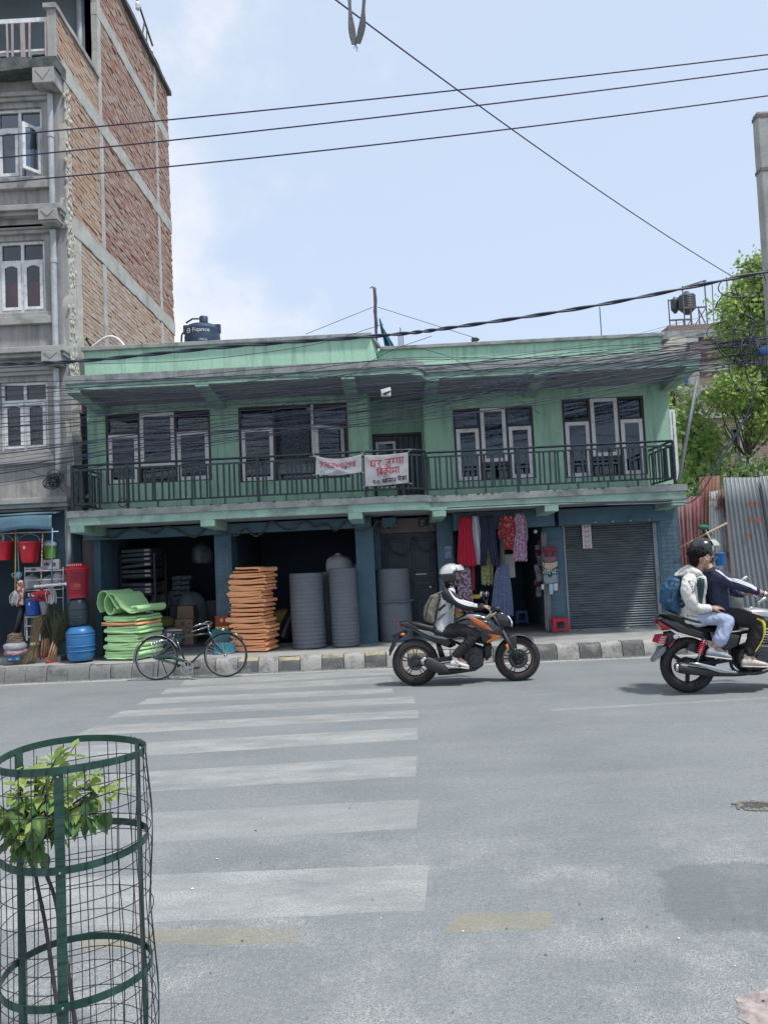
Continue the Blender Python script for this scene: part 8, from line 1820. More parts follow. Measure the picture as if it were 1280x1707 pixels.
part(M1, 'tail_light', REDL, lambda q: q.pillow(AP([(168,710),(182,704),(205,735),(195,745),(180,735)]), .05), smooth=1)
part(M1, 'seat', SEATM, lambda q: q.pillow(AP([(238,702),(300,706),(400,725),(480,770),(560,775),(590,770),(560,810),(450,800),(360,755),(260,720)]), .12), smooth=1)
part(M1, 'tail_tidy', MATB, lambda q: (q.pillow(AP([(130,795),(225,760),(240,775),(180,805),(150,880),(120,935),(112,925),(150,815)]), .03), q.tube([A(205,790,-.14), A(205,790,.14)], .012, 8)), smooth=1)
part(M1, 'number_plate', PLATE, lambda q: q.prism([A(155,800,-.09), A(188,800,-.09), A(122,925,-.09), A(112,905,-.09)], (0,.18,0)))
for s_ in (-1,1): part(M1, 'indicator', AMB, lambda q: q.ball(A(205,790,s_*.17), (.03,.025,.018), 10, 6), smooth=1)
part(M1, 'tank', GLOSS, lambda q: q.pillow(AP([(545,705),(600,665),(660,645),(740,650),(800,668),(850,720),(840,770),(760,790),(640,790),(570,770)]), .135, soft=((-1,.55),(-.8,.82),(-.35,1),(.35,1),(.8,.82),(1,.55))), smooth=1)
part2(M1, 'tank_side', SILP, lambda q, s_: q.pillow(AP([(560,700),(640,655),(720,662),(760,690),(700,690),(620,685)], s_*.115), .012), smooth=1)
part2(M1, 'shroud', GLOSS, lambda q, s_: q.pillow(AP([(640,690),(780,700),(850,740),(870,790),(780,850),(740,845),(720,800),(650,760)], s_*.15), .028), smooth=1)
part(M1, 'orange_flash', ORGP, lambda q: [q.pillow(AP(p_, s_*y_), .009) for s_ in (-1,1) for p_, y_ in (([(635,672),(690,680),(760,720),(815,772),(740,750),(680,715)],.172), ([(765,785),(860,800),(845,815),(765,848),(760,840),(800,812)],.178), ([(650,735),(700,745),(735,770),(700,765),(670,768),(660,755)],.172))], smooth=1)
part(M1, 'headlamp', GLOSS, lambda q: q.pillow(AP([(790,690),(810,650),(850,632),(890,650),(925,690),(930,730),(880,742),(830,735)]), .11), smooth=1)
part(M1, 'lamp_lens', CLEARL, lambda q: q.pillow(AP([(880,650),(912,668),(932,705),(930,738),(910,728),(900,690)]), .10), smooth=1)
part2(M1, 'frame', MATB, lambda q, s_: (q.tube(bez(AP([(820,690),(760,760),(640,830),(600,880),(570,960)], s_*.09)), .022, 8), q.tube(AP([(600,860),(480,810),(300,745)], s_*.08), .018, 8), q.tube(AP([(800,760),(740,900),(640,1010)], s_*.06), .016, 8)), smooth=1)
part2(M1, 'swingarm', MATB, lambda q, s_: q.bar(A(290,980,s_*.085), A(590,940,s_*.085), .035, .06), bevel=.008)
part(M1, 'engine', ENG, lambda q: (q.pillow(AP([(600,880),(680,850),(740,870),(745,960),(720,1010),(640,1020),(590,980)]), .13), q.lathe([(.001,-.155),(.07,-.15),(.08,-.12)], A(672,945), 'Y', 22), [q.pillow(AP([(690+8*k,835-12*k),(760+5*k,850-12*k),(765+5*k,857-12*k),(690+8*k,842-12*k)]), .10) for k in range(6)]), smooth=1, ang=40)
part(M1, 'radiator_shroud', MATB, lambda q: q.pillow(AP([(745,850),(795,850),(795,930),(760,965),(740,930)]), .09), smooth=1)
part(M1, 'belly_pan', MATB, lambda q: q.pillow(AP([(430,1040),(520,1020),(650,1020),(745,985),(735,1000),(690,1030),(520,1055),(440,1060)]), .08), smooth=1)
part(M1, 'exhaust', MATB, lambda q: (q.pillow(AP([(330,955),(350,935),(400,945),(480,990),(530,1035),(515,1050),(420,1045),(360,1010),(330,985)], -.15), .055), q.tube(bez([A(500,1030,-.13), A(600,1030,-.12), A(700,1010,-.08), A(745,930,-.02)]), .024, 8)), smooth=1)
part(M1, 'exhaust_cap', CHR, lambda q: q.pillow(AP([(322,960),(345,934),(372,945),(350,990),(330,990)], -.155), .05), smooth=1)
part(M1, 'shock', ENG, lambda q: (q.tube([A(440,850), A(480,960)], .03, 10), q.tube([A(430,855,-.06), A(455,945,-.06)], .012, 8)), smooth=1)
part2(M1, 'fork', MATB, lambda q, s_: (q.tube([A(800,655,s_*.10), A(880,790,s_*.10)], .021, 10), q.tube([A(865,765,s_*.10), A(975,965,s_*.10)], .030, 10)), smooth=1)
part(M1, 'front_mudguard', MATB, lambda q: (q.grid(lambda u, v: fc+Vector((.325*math.cos(math.radians(48+70*u)), .075*(v-.5)*2, .325*math.sin(math.radians(48+70*u))-.02*(2*v-1)**2)), 18, 6), [q.pillow(AP([(890,805),(960,800),(965,880),(930,890)], s_*.075), .008) for s_ in (-1,1)]), smooth=1, solid=.005)
for s_ in (-1,1): part(M1, 'reflector', AMB, lambda q: q.pillow(AP([(887,860),(903,852),(915,885),(897,888)], s_*.135), .012), smooth=1)
part(M1, 'brake_caliper', ENG, lambda q: q.pillow(AP([(900,905),(935,880),(955,910),(925,940)], -.09), .03), smooth=1)
part(M1, 'handlebar', MATB, lambda q: (q.tube(bez([A(745,612,-.36), A(790,612,-.28), A(815,640,-.1), A(815,640,.1), A(790,612,.28), A(745,612,.36)], 6), .012, 8), [q.tube([A(735,612,s_*.39), A(785,612,s_*.28)], .018, 10) for s_ in (-1,1)]), smooth=1)
part2(M1, 'hand_guard', M('olive_plastic', (.22,.21,.10), .4, var=.15, sc=8), lambda q, s_: q.pillow(AP([(745,690),(765,668),(830,640),(825,655),(770,690)], s_*.30), .02), smooth=1)
part2(M1, 'lever', CHR, lambda q, s_: q.tube(bez([A(740,600,s_*.34), A(790,640,s_*.33), A(755,680,s_*.37)]), .007, 6), smooth=1)
for s_ in (-1,1):
 mr_ = part(M1, 'mirror', MATB, lambda q: (q.ball(A(735 if s_ < 0 else 768,522,s_*.34), (.028,.06,.042), 14, 10), q.tube(bez([A(800,620,s_*.24), A(765,590,s_*.30), A(740 if s_ < 0 else 770,545,s_*.34)]), .008, 6)), smooth=1)
 part(mr_, 'glass', CLEARL, lambda q: q.ball(A(729 if s_ < 0 else 762,522,s_*.34), (.018,.052,.036), 12, 8), smooth=1)
part(M1, 'instrument', MATB, lambda q: q.pillow(AP([(800,610),(840,600),(860,625),(830,645)]), .08), smooth=1)
part2(M1, 'footpeg', ENG, lambda q, s_: (q.tube([A(590,1000,s_*.12), A(585,1000,s_*.26)], .014, 8), q.bar(A(600,985,s_*.14), A(520,940,s_*.13), .02, .05)), smooth=1)
part(M1, 'chain', ENG, lambda q: [q.tube([A(300,960+40*k,.10), A(600,935+35*k,.10)], .008, 5) for k in (0,1)])
P1 = thing('person', 'rider in grey and black jacket with white sleeve stripes and white shoes', 'person', (A(500,760).x, Y1, .78))
HC1 = A(535,402)
def body1(q):
 head_shape(q, HC1+Vector((.0,0,-.015)), Vector((1,-.05,-.06)), Vector((0,0,1)), .95); limb(q, [HC1+Vector((-.02,0,-.09)), A(508,500)], [.05,.055])
 q.loft([(A(508,505), (.08,0,0), (0,.13,0)), (A(495,600), (.09,0,0), (0,.13,0)), (A(488,700), (.09,0,0), (0,.13,0)), (A(490,760), (.09,0,0), (0,.14,0))])
 for s_ in (-1,1):
  limb(q, [A(500,520,s_*.17), A(605,598,s_*.26), A(725,606,s_*.32)], [.045,.038,.026]); hand_shape(q, A(728,606,s_*.325), Vector((1,0,.05)), Vector((0,-.0,1)), 1.05, 1)
  limb(q, [A(495,755,s_*.10), A(690,775,s_*.20), A(565,935,s_*.19)], [.07,.055,.036]); limb(q, [A(560,935,s_*.19), A(620,985,s_*.20)], [.034,.028])
blob('body', body1, .007, SKIN, P1, 3)
def jac1(q):
 q.loft([(A(516,478), (.045,0,.02), (0,.065,0)), (A(510,500), (.085,0,.0), (0,.165,0)), (A(500,530), (.105,0,0), (0,.195,0)), (A(490,610), (.115,0,0), (0,.190,0)), (A(478,700), (.120,0,0), (0,.180,0)), (A(466,762), (.128,0,0), (0,.185,0)), (A(466,775), (.12,0,0), (0,.18,0))])
j1, jb1 = blob('jacket', jac1, .010, GREYJ, P1, 5, .016, 3)
def slv1(q):
 for s_ in (-1,1): limb(q, [A(500,524,s_*.155), A(540,550,s_*.20), A(610,600,s_*.265), A(680,607,s_*.30), A(728,606,s_*.32)], [.080,.074,.060,.050,.040])
s1_, sb1 = blob('sleeves', slv1, .009, JBLK, P1, 4, .012, 5)
for k in range(3): stripe_on(sb1, [A(503+5*k,472+10*k,-.2), A(545+4*k,538+9*k,-.2), A(612,570+9*k,-.26), A(700,590+8*k,-.3)], .012, Y1-1, 'white_stripe', WHS, s1_)
stripe_on(jb1, [A(527,600,-.2), A(527,770,-.2)], .014, Y1-1, 'white_edge', WHS, j1); stripe_on(jb1, [A(490,590,-.2), A(440,640,-.2), A(415,675,-.2)], .03, Y1-1, 'strap', MATB, j1)
part(j1, 'hem', JBLK, lambda q: q.loft([(A(468,752), (.134,0,0), (0,.190,0)), (A(468,772), (.138,0,0), (0,.194,0)), (A(468,790), (.125,0,0), (0,.18,0))]), smooth=1)
def tr1(q):
 q.loft([(A(485,735), (.115,0,0), (0,.165,0)), (A(490,765), (.13,0,0), (0,.18,0)), (A(510,800), (.10,0,0), (0,.16,0))])
 for s_ in (-1,1): limb(q, [A(500,765,s_*.10), A(600,765,s_*.17), A(690,785,s_*.215)], [.098,.088,.075]); limb(q, [A(690,785,s_*.215), A(640,850,s_*.205), A(562,928,s_*.195)], [.075,.072,.058])
blob('trousers', tr1, .010, BTR, P1, 5, .016, 9)
for s_ in (-1,1):
 sh_ = shoe('shoe', A(520,1000,s_*.20), A(645,1012,s_*.205), (0,0,1), WSH, SOLE, P1, A(556,945,s_*.195))
 if s_ < 0: part(sh_, 'logo', BLKM, lambda q: q.prism([A(555,962,-.252), A(562,978,-.256), A(592,976,-.256), A(566,984,-.258), A(556,978,-.256)], (0,.004,0)))
visor_helmet(P1, HC1+Vector((-.005,0,.025)), .135, HBLK, HSILV, -.05)
part(P1, 'hair', HAIR, lambda q: [limb(q, [HC1+Vector((-.08,y_,-.08)), HC1+Vector((-.07,y_*1.1,-.15)), HC1+Vector((-.05,y_*1.2,-.19))], [.03,.024,.01], 8) for y_ in (-.06,-.03,0,.03,.06)], smooth=1)
def pack1(q): q.loft([(A(452,508), (.03,0,.01), (0,.08,0)), (A(425,530), (.075,0,.0), (0,.135,0)), (A(400,600), (.085,0,0), (0,.15,0)), (A(385,660), (.085,0,0), (0,.15,0)), (A(392,700), (.075,0,0), (0,.135,0)), (A(402,712), (.04,0,0), (0,.10,0))])
BP1 = thing('backpack', 'olive grey backpack on the back of the orange motorcycle rider', 'backpack', A(400,715)); b1_, bb1 = blob('bag', pack1, .009, OLB, BP1, 4, .012, 13)
stripe_on(bb1, [A(405,540,-.2), A(375,600,-.2), A(360,680,-.2)], .012, Y1-1, 'seam', MATB, BP1)
part(BP1, 'shoulder_strap', OLB, lambda q: [q.tube(bez([A(440,520,s_*.11), A(490,505,s_*.14), A(535,560,s_*.15), A(500,640,s_*.17), A(430,690,s_*.15)], 6), .016, 6) for s_ in (-1,1)], smooth=1)
# =================================================== second motorcycle: two people
Y2 = 9.0
def B(cx, cy, dy=0): return at(1080+cx/5.334, 860+cy/5.334, Y2+dy)
BP_ = lambda pts, dy=0: [B(x, y, dy) for x, y in pts]
M2 = thing('motorcycle', 'black motorcycle with chrome silencer and red tail light carrying two people', 'motorcycle', (B(350,1330).x+.6, Y2, 0))
rc, fc = contact(B(350,1330), .318), None; fc = rc+Vector((1.29,0,-.008)); fc.z = .30
moto_wheel(M2, rc, .318, .115, [math.radians(d) for d in (265,205,145,85,25,325)][::2], tape=False, wide=.045, drum=.085); moto_wheel(M2, fc, .300, .095, [math.radians(d) for d in (90,210,330)], tape=False, wide=.04, disc=.12)
part(M2, 'tail_cowl', GLOSS, lambda q: q.pillow(BP_([(48,908),(110,880),(260,930),(420,990),(540,1020),(600,1090),(560,1120),(420,1080),(250,1030),(190,1000),(90,935)]), .105), smooth=1, ang=50)
part(M2, 'seat', SEATM, lambda q: q.pillow(BP_([(100,872),(160,868),(300,930),(420,980),(560,985),(700,960),(800,950),(790,1010),(640,1040),(480,1040),(300,985),(170,915)]), .125), smooth=1)
part2(M2, 'grab_rail', MATB, lambda q, s_: q.tube(bez(BP_([(60,905),(110,870),(200,890),(300,935)], s_*.12)), .014, 8), smooth=1)
part(M2, 'tail_light', REDL, lambda q: q.pillow(BP_([(62,922),(100,935),(200,998),(150,1012),(112,1018),(92,985)]), .085), smooth=1)
part(M2, 'rear_fender', MATB, lambda q: q.pillow(BP_([(140,1030),(200,1020),(270,1070),(230,1100),(175,1170),(150,1150),(150,1100)]), .07), smooth=1)
plt_ = part(M2, 'number_plate', M('red_plate', (.42,.02,.06), .45), lambda q: q.prism([B(108,1068,-.10), B(173,1062,-.10), B(150,1140,-.10), B(82,1132,-.10)], (0,.20,.0)), bevel=.003)
def plate_txt(q):
 for j, (s_, h_) in enumerate((('प०२',.016),('91२',.018),('0276',.019))):
  ln_, w_ = brush(list(s_), h_); o_ = B(112-9*j,1086+22*j,-.104)
  ribbons(q, ln_, lambda x, z: (o_.x+x*(.060/w_), Y2-.104, o_.z+z), .0042)
part(plt_, 'lettering', WHS, plate_txt)
part(M2, 'mud_flap', M('grey_flap', (.20,.21,.23), .5), lambda q: q.pillow(BP_([(100,1160),(150,1150),(140,1200),(90,1255),(30,1296),(28,1285),(70,1220)]), .075), smooth=1)
for s_ in (-1,1): part(M2, 'indicator', CLEARL, lambda q: (q.ball(B(245,1075,s_*.17), (.030,.022,.028), 12, 8), q.tube([B(245,1075,s_*.16), B(250,1070,s_*.05)], .010, 6)), smooth=1)
part(M2, 'reflector', REDL, lambda q: q.pillow(BP_([(180,1160),(225,1110),(240,1100),(210,1150),(185,1175)], -.09), .008), smooth=1)
for s_ in (-1,1):
 sk = part(M2, 'shock_absorber', CHR, lambda q: q.tube([B(500,1090,s_*.15), B(435,1300,s_*.15)], .016, 10), smooth=1)
 def spring(q):
  a_, b_ = B(497,1100,s_*.15), B(452,1225,s_*.15); n_ = 90; d = (b_-a_).normalized(); x = d.orthogonal().normalized(); y = d.cross(x); q.tube([a_.lerp(b_,k/n_)+(x*math.cos(k*.55)+y*math.sin(k*.55))*.030 for k in range(n_+1)], .0075, 6)
 part(sk, 'spring', REDSH, spring, smooth=1)
part2(M2, 'swingarm', MATB, lambda q, s_: q.bar(B(330,1340,s_*.085), B(760,1270,s_*.085), .03, .055), bevel=.006)
part(M2, 'chain_guard', MATB, lambda q: q.pillow(BP_([(240,1290),(330,1250),(420,1270),(600,1290),(600,1320),(300,1330)], .08), .02), smooth=1)
part(M2, 'carburettor', ENG, lambda q: (q.lathe([(.001,-.05),(.05,-.05),(.05,.05),(.001,.05)], B(375,1165,-.06), 'Y', 18), q.lathe([(.001,-.04),(.04,-.04),(.04,.05),(.001,.05)], B(425,1190,-.06), 'Y', 18)), smooth=1, ang=40)
part(M2, 'silencer', ENG, lambda q: (q.loft([(B(255,1348,-.17), (0,.0,.055), (0,.055,0)), (B(290,1350,-.17), (0,0,.066), (0,.066,0)), (B(520,1385,-.17), (0,0,.055), (0,.055,0)), (B(760,1400,-.16), (0,0,.036), (0,.036,0)), (B(860,1400,-.15), (0,0,.028), (0,.028,0))]), q.tube(bez([B(850,1400,-.15), B(1000,1390,-.14), B(1100,1330,-.1), B(1140,1200,-.03)]), .024, 10)), smooth=1)
part(M2, 'heat_shield', CHR, lambda q: q.pillow(BP_([(360,1305),(440,1305),(560,1330),(700,1365),(790,1385),(785,1400),(640,1395),(540,1365),(430,1325)], -.235), .012), smooth=1)
part(M2, 'silencer_cap', CHR, lambda q: q.lathe([(.012,-.0),(.042,.0),(.052,.02),(.04,.03)], B(262,1348,-.17)+Vector((-.03,0,0)), 'X', 20), smooth=1)
part2(M2, 'frame', MATB, lambda q, s_: (q.tube(bez(BP_([(1180,860),(1060,980),(820,1040),(560,1050),(300,990)], s_*.07)), .018, 8), q.tube(bez(BP_([(1180,880),(1150,1200),(1060,1370),(760,1370),(720,1060)], s_*.09)), .018, 8)), smooth=1)
part(M2, 'engine', ENG, lambda q: (q.pillow(BP_([(760,1180),(900,1120),(1080,1130),(1120,1250),(1060,1370),(820,1380),(740,1300)]), .13), q.lathe([(.001,-.16),(.075,-.155),(.085,-.12)], B(960,1270), 'Y', 24), [q.pillow(BP_([(960+12*k,1120-22*k),(1120+8*k,1140-22*k),(1122+8*k,1150-22*k),(960+12*k,1130-22*k)]), .10) for k in range(6)]), smooth=1, ang=40)
part2(M2, 'side_panel', GLOSS, lambda q, s_: q.pillow(BP_([(540,1030),(700,1040),(830,1050),(800,1160),(680,1200),(580,1130)], s_*.125), .02), smooth=1)
part(M2, 'tank', SILP, lambda q: q.pillow(BP_([(780,850),(850,815),(960,812),(1080,830),(1180,870),(1190,930),(1100,980),(900,975),(790,940)]), .14, soft=((-1,.6),(-.75,.86),(-.3,1),(.3,1),(.75,.86),(1,.6))), smooth=1)
part2(M2, 'tank_panel', GLOSS, lambda q, s_: q.pillow(BP_([(800,900),(950,880),(1100,890),(1170,930),(1080,970),(900,970)], s_*.128), .012), smooth=1)
part(M2, 'fuel_cap', CHR, lambda q: q.lathe([(.04,0),(.04,.012),(.001,.016)], B(905,815)+Vector((0,0,-.005)), 'Z', 20), smooth=1)
part(M2, 'handlebar', CHR, lambda q: (q.tube(bez([B(1040,690,-.36), B(1120,720,-.30), B(1170,790,-.1), B(1170,790,.1), B(1120,720,.30), B(1040,690,.36)], 6), .012, 8), [q.tube([B(1030,690,s_*.40), B(1095,705,s_*.31)], .018, 10) for s_ in (-1,1)]), smooth=1)
part2(M2, 'lever', CHR, lambda q, s_: q.tube(bez([B(1130,700,s_*.3), B(1000,720,s_*.34), B(930,705,s_*.40)]), .008, 6), smooth=1)
for s_, (mx_, my_) in ((-1,(1000,745)),(1,(835,560))): part(M2, 'mirror', CHR, lambda q: (q.pillow([B(mx_-45,my_+20,s_*.38), B(mx_+30,my_-30,s_*.38), B(mx_+50,my_-12,s_*.38), B(mx_-15,my_+36,s_*.38)], .03), q.tube([B(mx_,my_,s_*.38), B(1130,740,s_*.25)], .008, 6)), smooth=1)
part(M2, 'headlamp', GLOSS, lambda q: (q.ball(B(1290,830), (.13,.11,.12), 18, 12), q.pillow(BP_([(1180,720),(1260,700),(1350,790),(1300,830),(1190,800)]), .10)), smooth=1)
part(M2, 'lamp_lens', CLEARL, lambda q: q.ball(B(1290,830)+Vector((.05,0,0)), (.09,.09,.10), 16, 10), smooth=1)
part2(M2, 'fork', CHR, lambda q, s_: q.tube([B(1190,780,s_*.09), fc+Vector((0,s_*.09,0))], .022, 10), smooth=1)
part(M2, 'front_mudguard', SILP, lambda q: q.grid(lambda u, v: fc+Vector((.325*math.cos(math.radians(20+140*u)), .065*(v-.5)*2, .325*math.sin(math.radians(20+140*u))-.02*(2*v-1)**2)), 20, 6), smooth=1, solid=.005)
part2(M2, 'footpeg', ENG, lambda q, s_: (q.tube([B(640,1290,s_*.10), B(640,1290,s_*.24)], .013, 8), q.tube([B(940,1350,s_*.10), B(940,1350,s_*.26)], .014, 8), q.bar(B(560,1330,s_*.11), B(700,1250,s_*.11), .015, .035)), smooth=1)
part(M2, 'leg_guard', M('yellow_guard', (.62,.52,.03), .4, var=.15, sc=20), lambda q: q.tube(bez([B(960,915,-.27), B(1020,950,-.28), B(1030,1040,-.29), B(1000,1130,-.28), B(950,1210,-.27)], 8), [.019]*10+[max(.006,.019-.0012*k) for k in range(23)], 8), smooth=1)
NAVJ = M('navy_jersey', (.020,.026,.065), .8, var=.12, sc=5, bump=.3, bsc=130); WHJ = M('white_jacket', (.60,.585,.56), .75, var=.05, sc=5, bump=.3, bsc=80); TEALJ = M('dark_teal_cloth', (.020,.055,.065), .8, var=.12, sc=5, bump=.3, bsc=90); JEAN = M('pale_jeans', (.36,.42,.58), .85, var=.10, sc=5, fine=.08, fsc=120, bump=.4, bsc=150); BLUBP = M('blue_backpack_cloth', (.022,.085,.17), .6, var=.2, sc=5, bump=.5, bsc=60); BEIS = M('beige_shoe', (.50,.45,.40), .7, var=.08, sc=10); GRYS = M('grey_canvas_shoe', (.27,.29,.33), .8, var=.12, sc=12)
P2 = thing('person', 'driver in navy jacket and dark helmet leaning forward to the handlebar', 'person', (B(640,860).x, Y2, .8)); HC2 = B(500,322,.10)
def body2(q):
 head_shape(q, HC2+Vector((.02,0,-.04)), Vector((1,-.1,-.08)), Vector((0,0,1)), .95); limb(q, [HC2+Vector((.0,0,-.11)), B(555,490)], [.05,.055])
 q.loft([(B(560,500), (.07,0,0), (0,.13,0)), (B(590,620), (.09,0,0), (0,.13,0)), (B(620,760), (.09,0,0), (0,.13,0)), (B(640,880), (.09,0,0), (0,.14,0))])
 for s_, e_, w_ in ((-1,(790,620),(960,668)),(1,(720,660),(930,690))):
  limb(q, [B(610,530,s_*.18), B(*e_,s_*.27), B(*w_,s_*.33)], [.045,.040,.030]); limb(q, [B(*w_,s_*.33), B(1020,690,s_*.345)], [.030,.026]); hand_shape(q, B(1010,688,s_*.345), Vector((1,0,-.1)), Vector((0,0,1)), 1.05, 1)
  limb(q, [B(650,870,s_*.10), B(985,930,s_*.20), B(890,1235,s_*.19)], [.075,.058,.040]); limb(q, [B(885,1230,s_*.19), B(960,1310,s_*.20)], [.036,.03])
blob('body', body2, .007, SKIN, P2, 3)
def jac2(q):
 q.loft([(B(552,462), (.05,0,.015), (0,.07,0)), (B(560,490), (.085,0,0), (0,.165,0)), (B(575,540), (.115,0,.0), (0,.205,0)), (B(590,650), (.130,0,0), (0,.195,0)), (B(610,760), (.135,0,0), (0,.18,0)), (B(630,850), (.135,0,0), (0,.175,0)), (B(636,880), (.125,0,0), (0,.17,0))])
 for s_, e_, w_ in ((-1,(795,615),(955,668)),(1,(720,655),(820,690))): limb(q, [B(610,540,s_*.16), B(680,565,s_*.215), B(*e_,s_*.275), B(*w_,s_*.33)], [.088,.080,.066,.048])
j2, jb2 = blob('jacket', jac2, .010, NAVJ, P2, 5, .016, 21)
for k in range(3): stripe_on(jb2, [B(598+12*k,478+4*k,-.2), B(690+5*k,548-12*k+20*k,-.25), B(790+2*k,566+14*k,-.28), B(880,605+12*k,-.3), B(948,640+10*k,-.33)], .011, Y2-1, 'white_stripe', WHS, j2)
def tr2(q):
 q.loft([(B(632,830), (.125,0,0), (0,.165,0)), (B(645,880), (.14,0,0), (0,.185,0)), (B(670,940), (.11,0,0), (0,.17,0))])
 for s_ in (-1,1): limb(q, [B(660,885,s_*.10), B(830,905,s_*.17), B(985,945,s_*.215)], [.105,.098,.082]); limb(q, [B(985,945,s_*.215), B(950,1080,s_*.205), B(890,1225,s_*.195)], [.082,.080,.062])
blob('trousers', tr2, .010, BTR, P2, 5, .016, 25)
for s_ in (-1,1): shoe('shoe', B(828,1330,s_*.20), B(1062,1335,s_*.21), (0,0,1), BEIS, SOLE, P2, B(880,1245,s_*.195))
visor_helmet(P2, HC2+Vector((-.005,0,.015)), .142, HBLK, HBLK, -.05, M('smoky_visor', (.42,.42,.38), .12, coat=.5))
P3 = thing('person', 'passenger with glasses in white and teal hooded jacket and pale jeans', 'person', (B(420,900).x, Y2, .85)); HC3 = B(462,378,-.17)
F3 = Vector((1,-.12,-.04))
def body3(q):
 head_shape(q, HC3, F3, Vector((-.06,0,1)), 1.0); limb(q, [HC3+Vector((-.01,0,-.08)), B(425,520,-.11)], [.052,.058])
 q.loft([(B(415,540,-.09), (.08,0,0), (0,.13,0)), (B(395,680), (.09,0,0), (0,.13,0)), (B(390,800), (.09,0,0), (0,.13,0)), (B(400,910), (.09,0,0), (0,.14,0))])
 for s_ in (-1,1):
  limb(q, [B(365,580,s_*.16-.08), B(390,785,s_*.24-.03), B(545,822,s_*.22)], [.045,.040,.028]); hand_shape(q, B(555,822,s_*.22), Vector((1,0,.10)), Vector((0,-.5,.87)), .35, 1)
  limb(q, [B(430,910,s_*.10), B(720,930,s_*.20), B(610,1140,s_*.20)], [.072,.055,.040]); limb(q, [B(608,1130,s_*.20), B(575,1200,s_*.20), B(640,1250,s_*.205)], [.038,.036,.03])
blob('body', body3, .006, SKIN, P3, 2)
f_ = F3.normalized(); sd3 = Vector((0,0,1)).cross(f_).normalized()
for s_ in (-1,1): part(P3, 'eye', EYE_W, lambda q: q.ball(HC3+f_*.080+sd3*.034*s_+Vector((0,0,.006)), (.010,.012,.008), 10, 8), smooth=1); part(P3, 'pupil', EYE_D, lambda q: q.ball(HC3+f_*.088+sd3*.035*s_+Vector((0,0,.006)), (.004,.007,.006), 8, 6), smooth=1)
part(P3, 'lips', LIP, lambda q: q.ball(HC3+f_*.098+Vector((.0,0,-.060)), (.006,.020,.007), 10, 6), smooth=1)
part(P3, 'glasses', CHR, lambda q: [(q.tube([HC3+f_*.108+sd3*(.036*s_)+sd3*.024*math.cos(2*PI*k/18)+Vector((0,0,.004+.018*math.sin(2*PI*k/18))) for k in range(18)], .0022, 5, closed=True), q.tube([HC3+f_*.104+sd3*.060*s_+Vector((0,0,.008)), HC3+f_*.0+sd3*.082*s_+Vector((0,0,.006))], .002, 5)) for s_ in (-1,1)], smooth=1)
def hair3(q):
 q.ball(HC3+Vector((-.028,0,.055)), (.112,.092,.082), 18, 12); q.ball(HC3+Vector((-.075,0,-.01)), (.055,.080,.085), 16, 10)
 rd_ = random.Random(4)
 for k in range(46):
  a_ = rd_.uniform(-PI,PI); e = rd_.uniform(.05,1.25); p = HC3+Vector((-.028,0,.055))+Vector((.108*math.cos(a_)*math.cos(e), .090*math.sin(a_)*math.cos(e), .080*math.sin(e))); d = Vector((rd_.uniform(-.2,.8), math.sin(a_)*.5, rd_.uniform(-.5,.4))).normalized(); q.tube([p-d*.02, p+d*.02, p+d*.035+Vector((0,0,-.01))], [.014,.009,.003], 6)
blob('hair', hair3, .006, HAIR, P3, 1, .004, 3, (40,40,20))
def jac3(q):
 q.loft([(B(425,520,-.11), (.06,0,.0), (0,.09,0)), (B(415,545,-.10), (.10,0,0), (0,.18,0)), (B(405,600,-.07), (.125,0,0), (0,.205,0)), (B(375,720,-.03), (.165,0,0), (0,.195,0)), (B(376,850), (.162,0,0), (0,.19,0)), (B(380,940), (.158,0,-.03), (0,.20,0)), (B(378,960), (.155,0,-.03), (0,.195,0))])
j3, jb3 = blob('jacket', jac3, .010, WHJ, P3, 5, .012, 33)
def slv3(q):
 for s_ in (-1,1): limb(q, [B(365,572,s_*.16-.08), B(345,660,s_*.215-.07), B(390,780,s_*.245-.03), B(450,825,s_*.24), B(535,822,s_*.22)], [.078,.074,.066,.060,.046])
sl3, sb3 = blob('sleeves', slv3, .009, WHJ, P3, 4, .014, 35)
def hood3(q): q.loft([(B(245,520,-.07), (.02,0,.02), (0,.05,0)), (B(300,500,-.09), (.03,0,.055), (0,.12,0)), (B(350,490,-.11), (.02,0,.075), (0,.15,0)), (B(410,510,-.12), (.02,0,.055), (0,.145,0)), (B(470,545,-.12), (.01,0,.02), (0,.10,0))])
h3, hb3 = blob('hood', hood3, .009, WHJ, P3, 4, .010, 37)
stripe_on(hb3, [B(225,508,-.2), B(262,490,-.2), B(300,480,-.2)], .10, Y2-1, 'hood_lining', TEALJ, h3, .006)
def panel_on(bv, quad, name, mat, par, lift=.004, n=10):
 a, b, c_, d = quad; q = MB(); g_ = {}; fs_ = []; vs_ = []
 for j in range(n+1):
  for i in range(n+1):
   u, v = i/n, j/n; p = (a*(1-u)+b*u)*(1-v)+(d*(1-u)+c_*u)*v; h = project(bv, p.x, p.z, Y2-1, lift)
   if h is not None: g_[(i,j)] = len(vs_); vs_.append(h)
 for j in range(n):
  for i in range(n):
   k = [(i,j),(i+1,j),(i+1,j+1),(i,j+1)]
   if all(x in g_ for x in k): fs_.append(tuple(g_[x] for x in k))
 q.add(vs_, fs_); return q.build(name, mat, par, smooth=1)
panel_on(jb3, BP_([(285,560),(350,545),(350,720),(280,690)], -.2), 'teal_panel', TEALJ, j3); panel_on(jb3, BP_([(400,550),(480,540),(490,800),(450,800)], -.2), 'teal_panel', TEALJ, j3)
for p_ in ([(355,740),(305,860),(310,905)], [(312,905),(400,935),(490,950)], [(486,860),(488,940)]): stripe_on(jb3, BP_(p_, -.2), .026, Y2-1, 'teal_band', TEALJ, j3, .005)
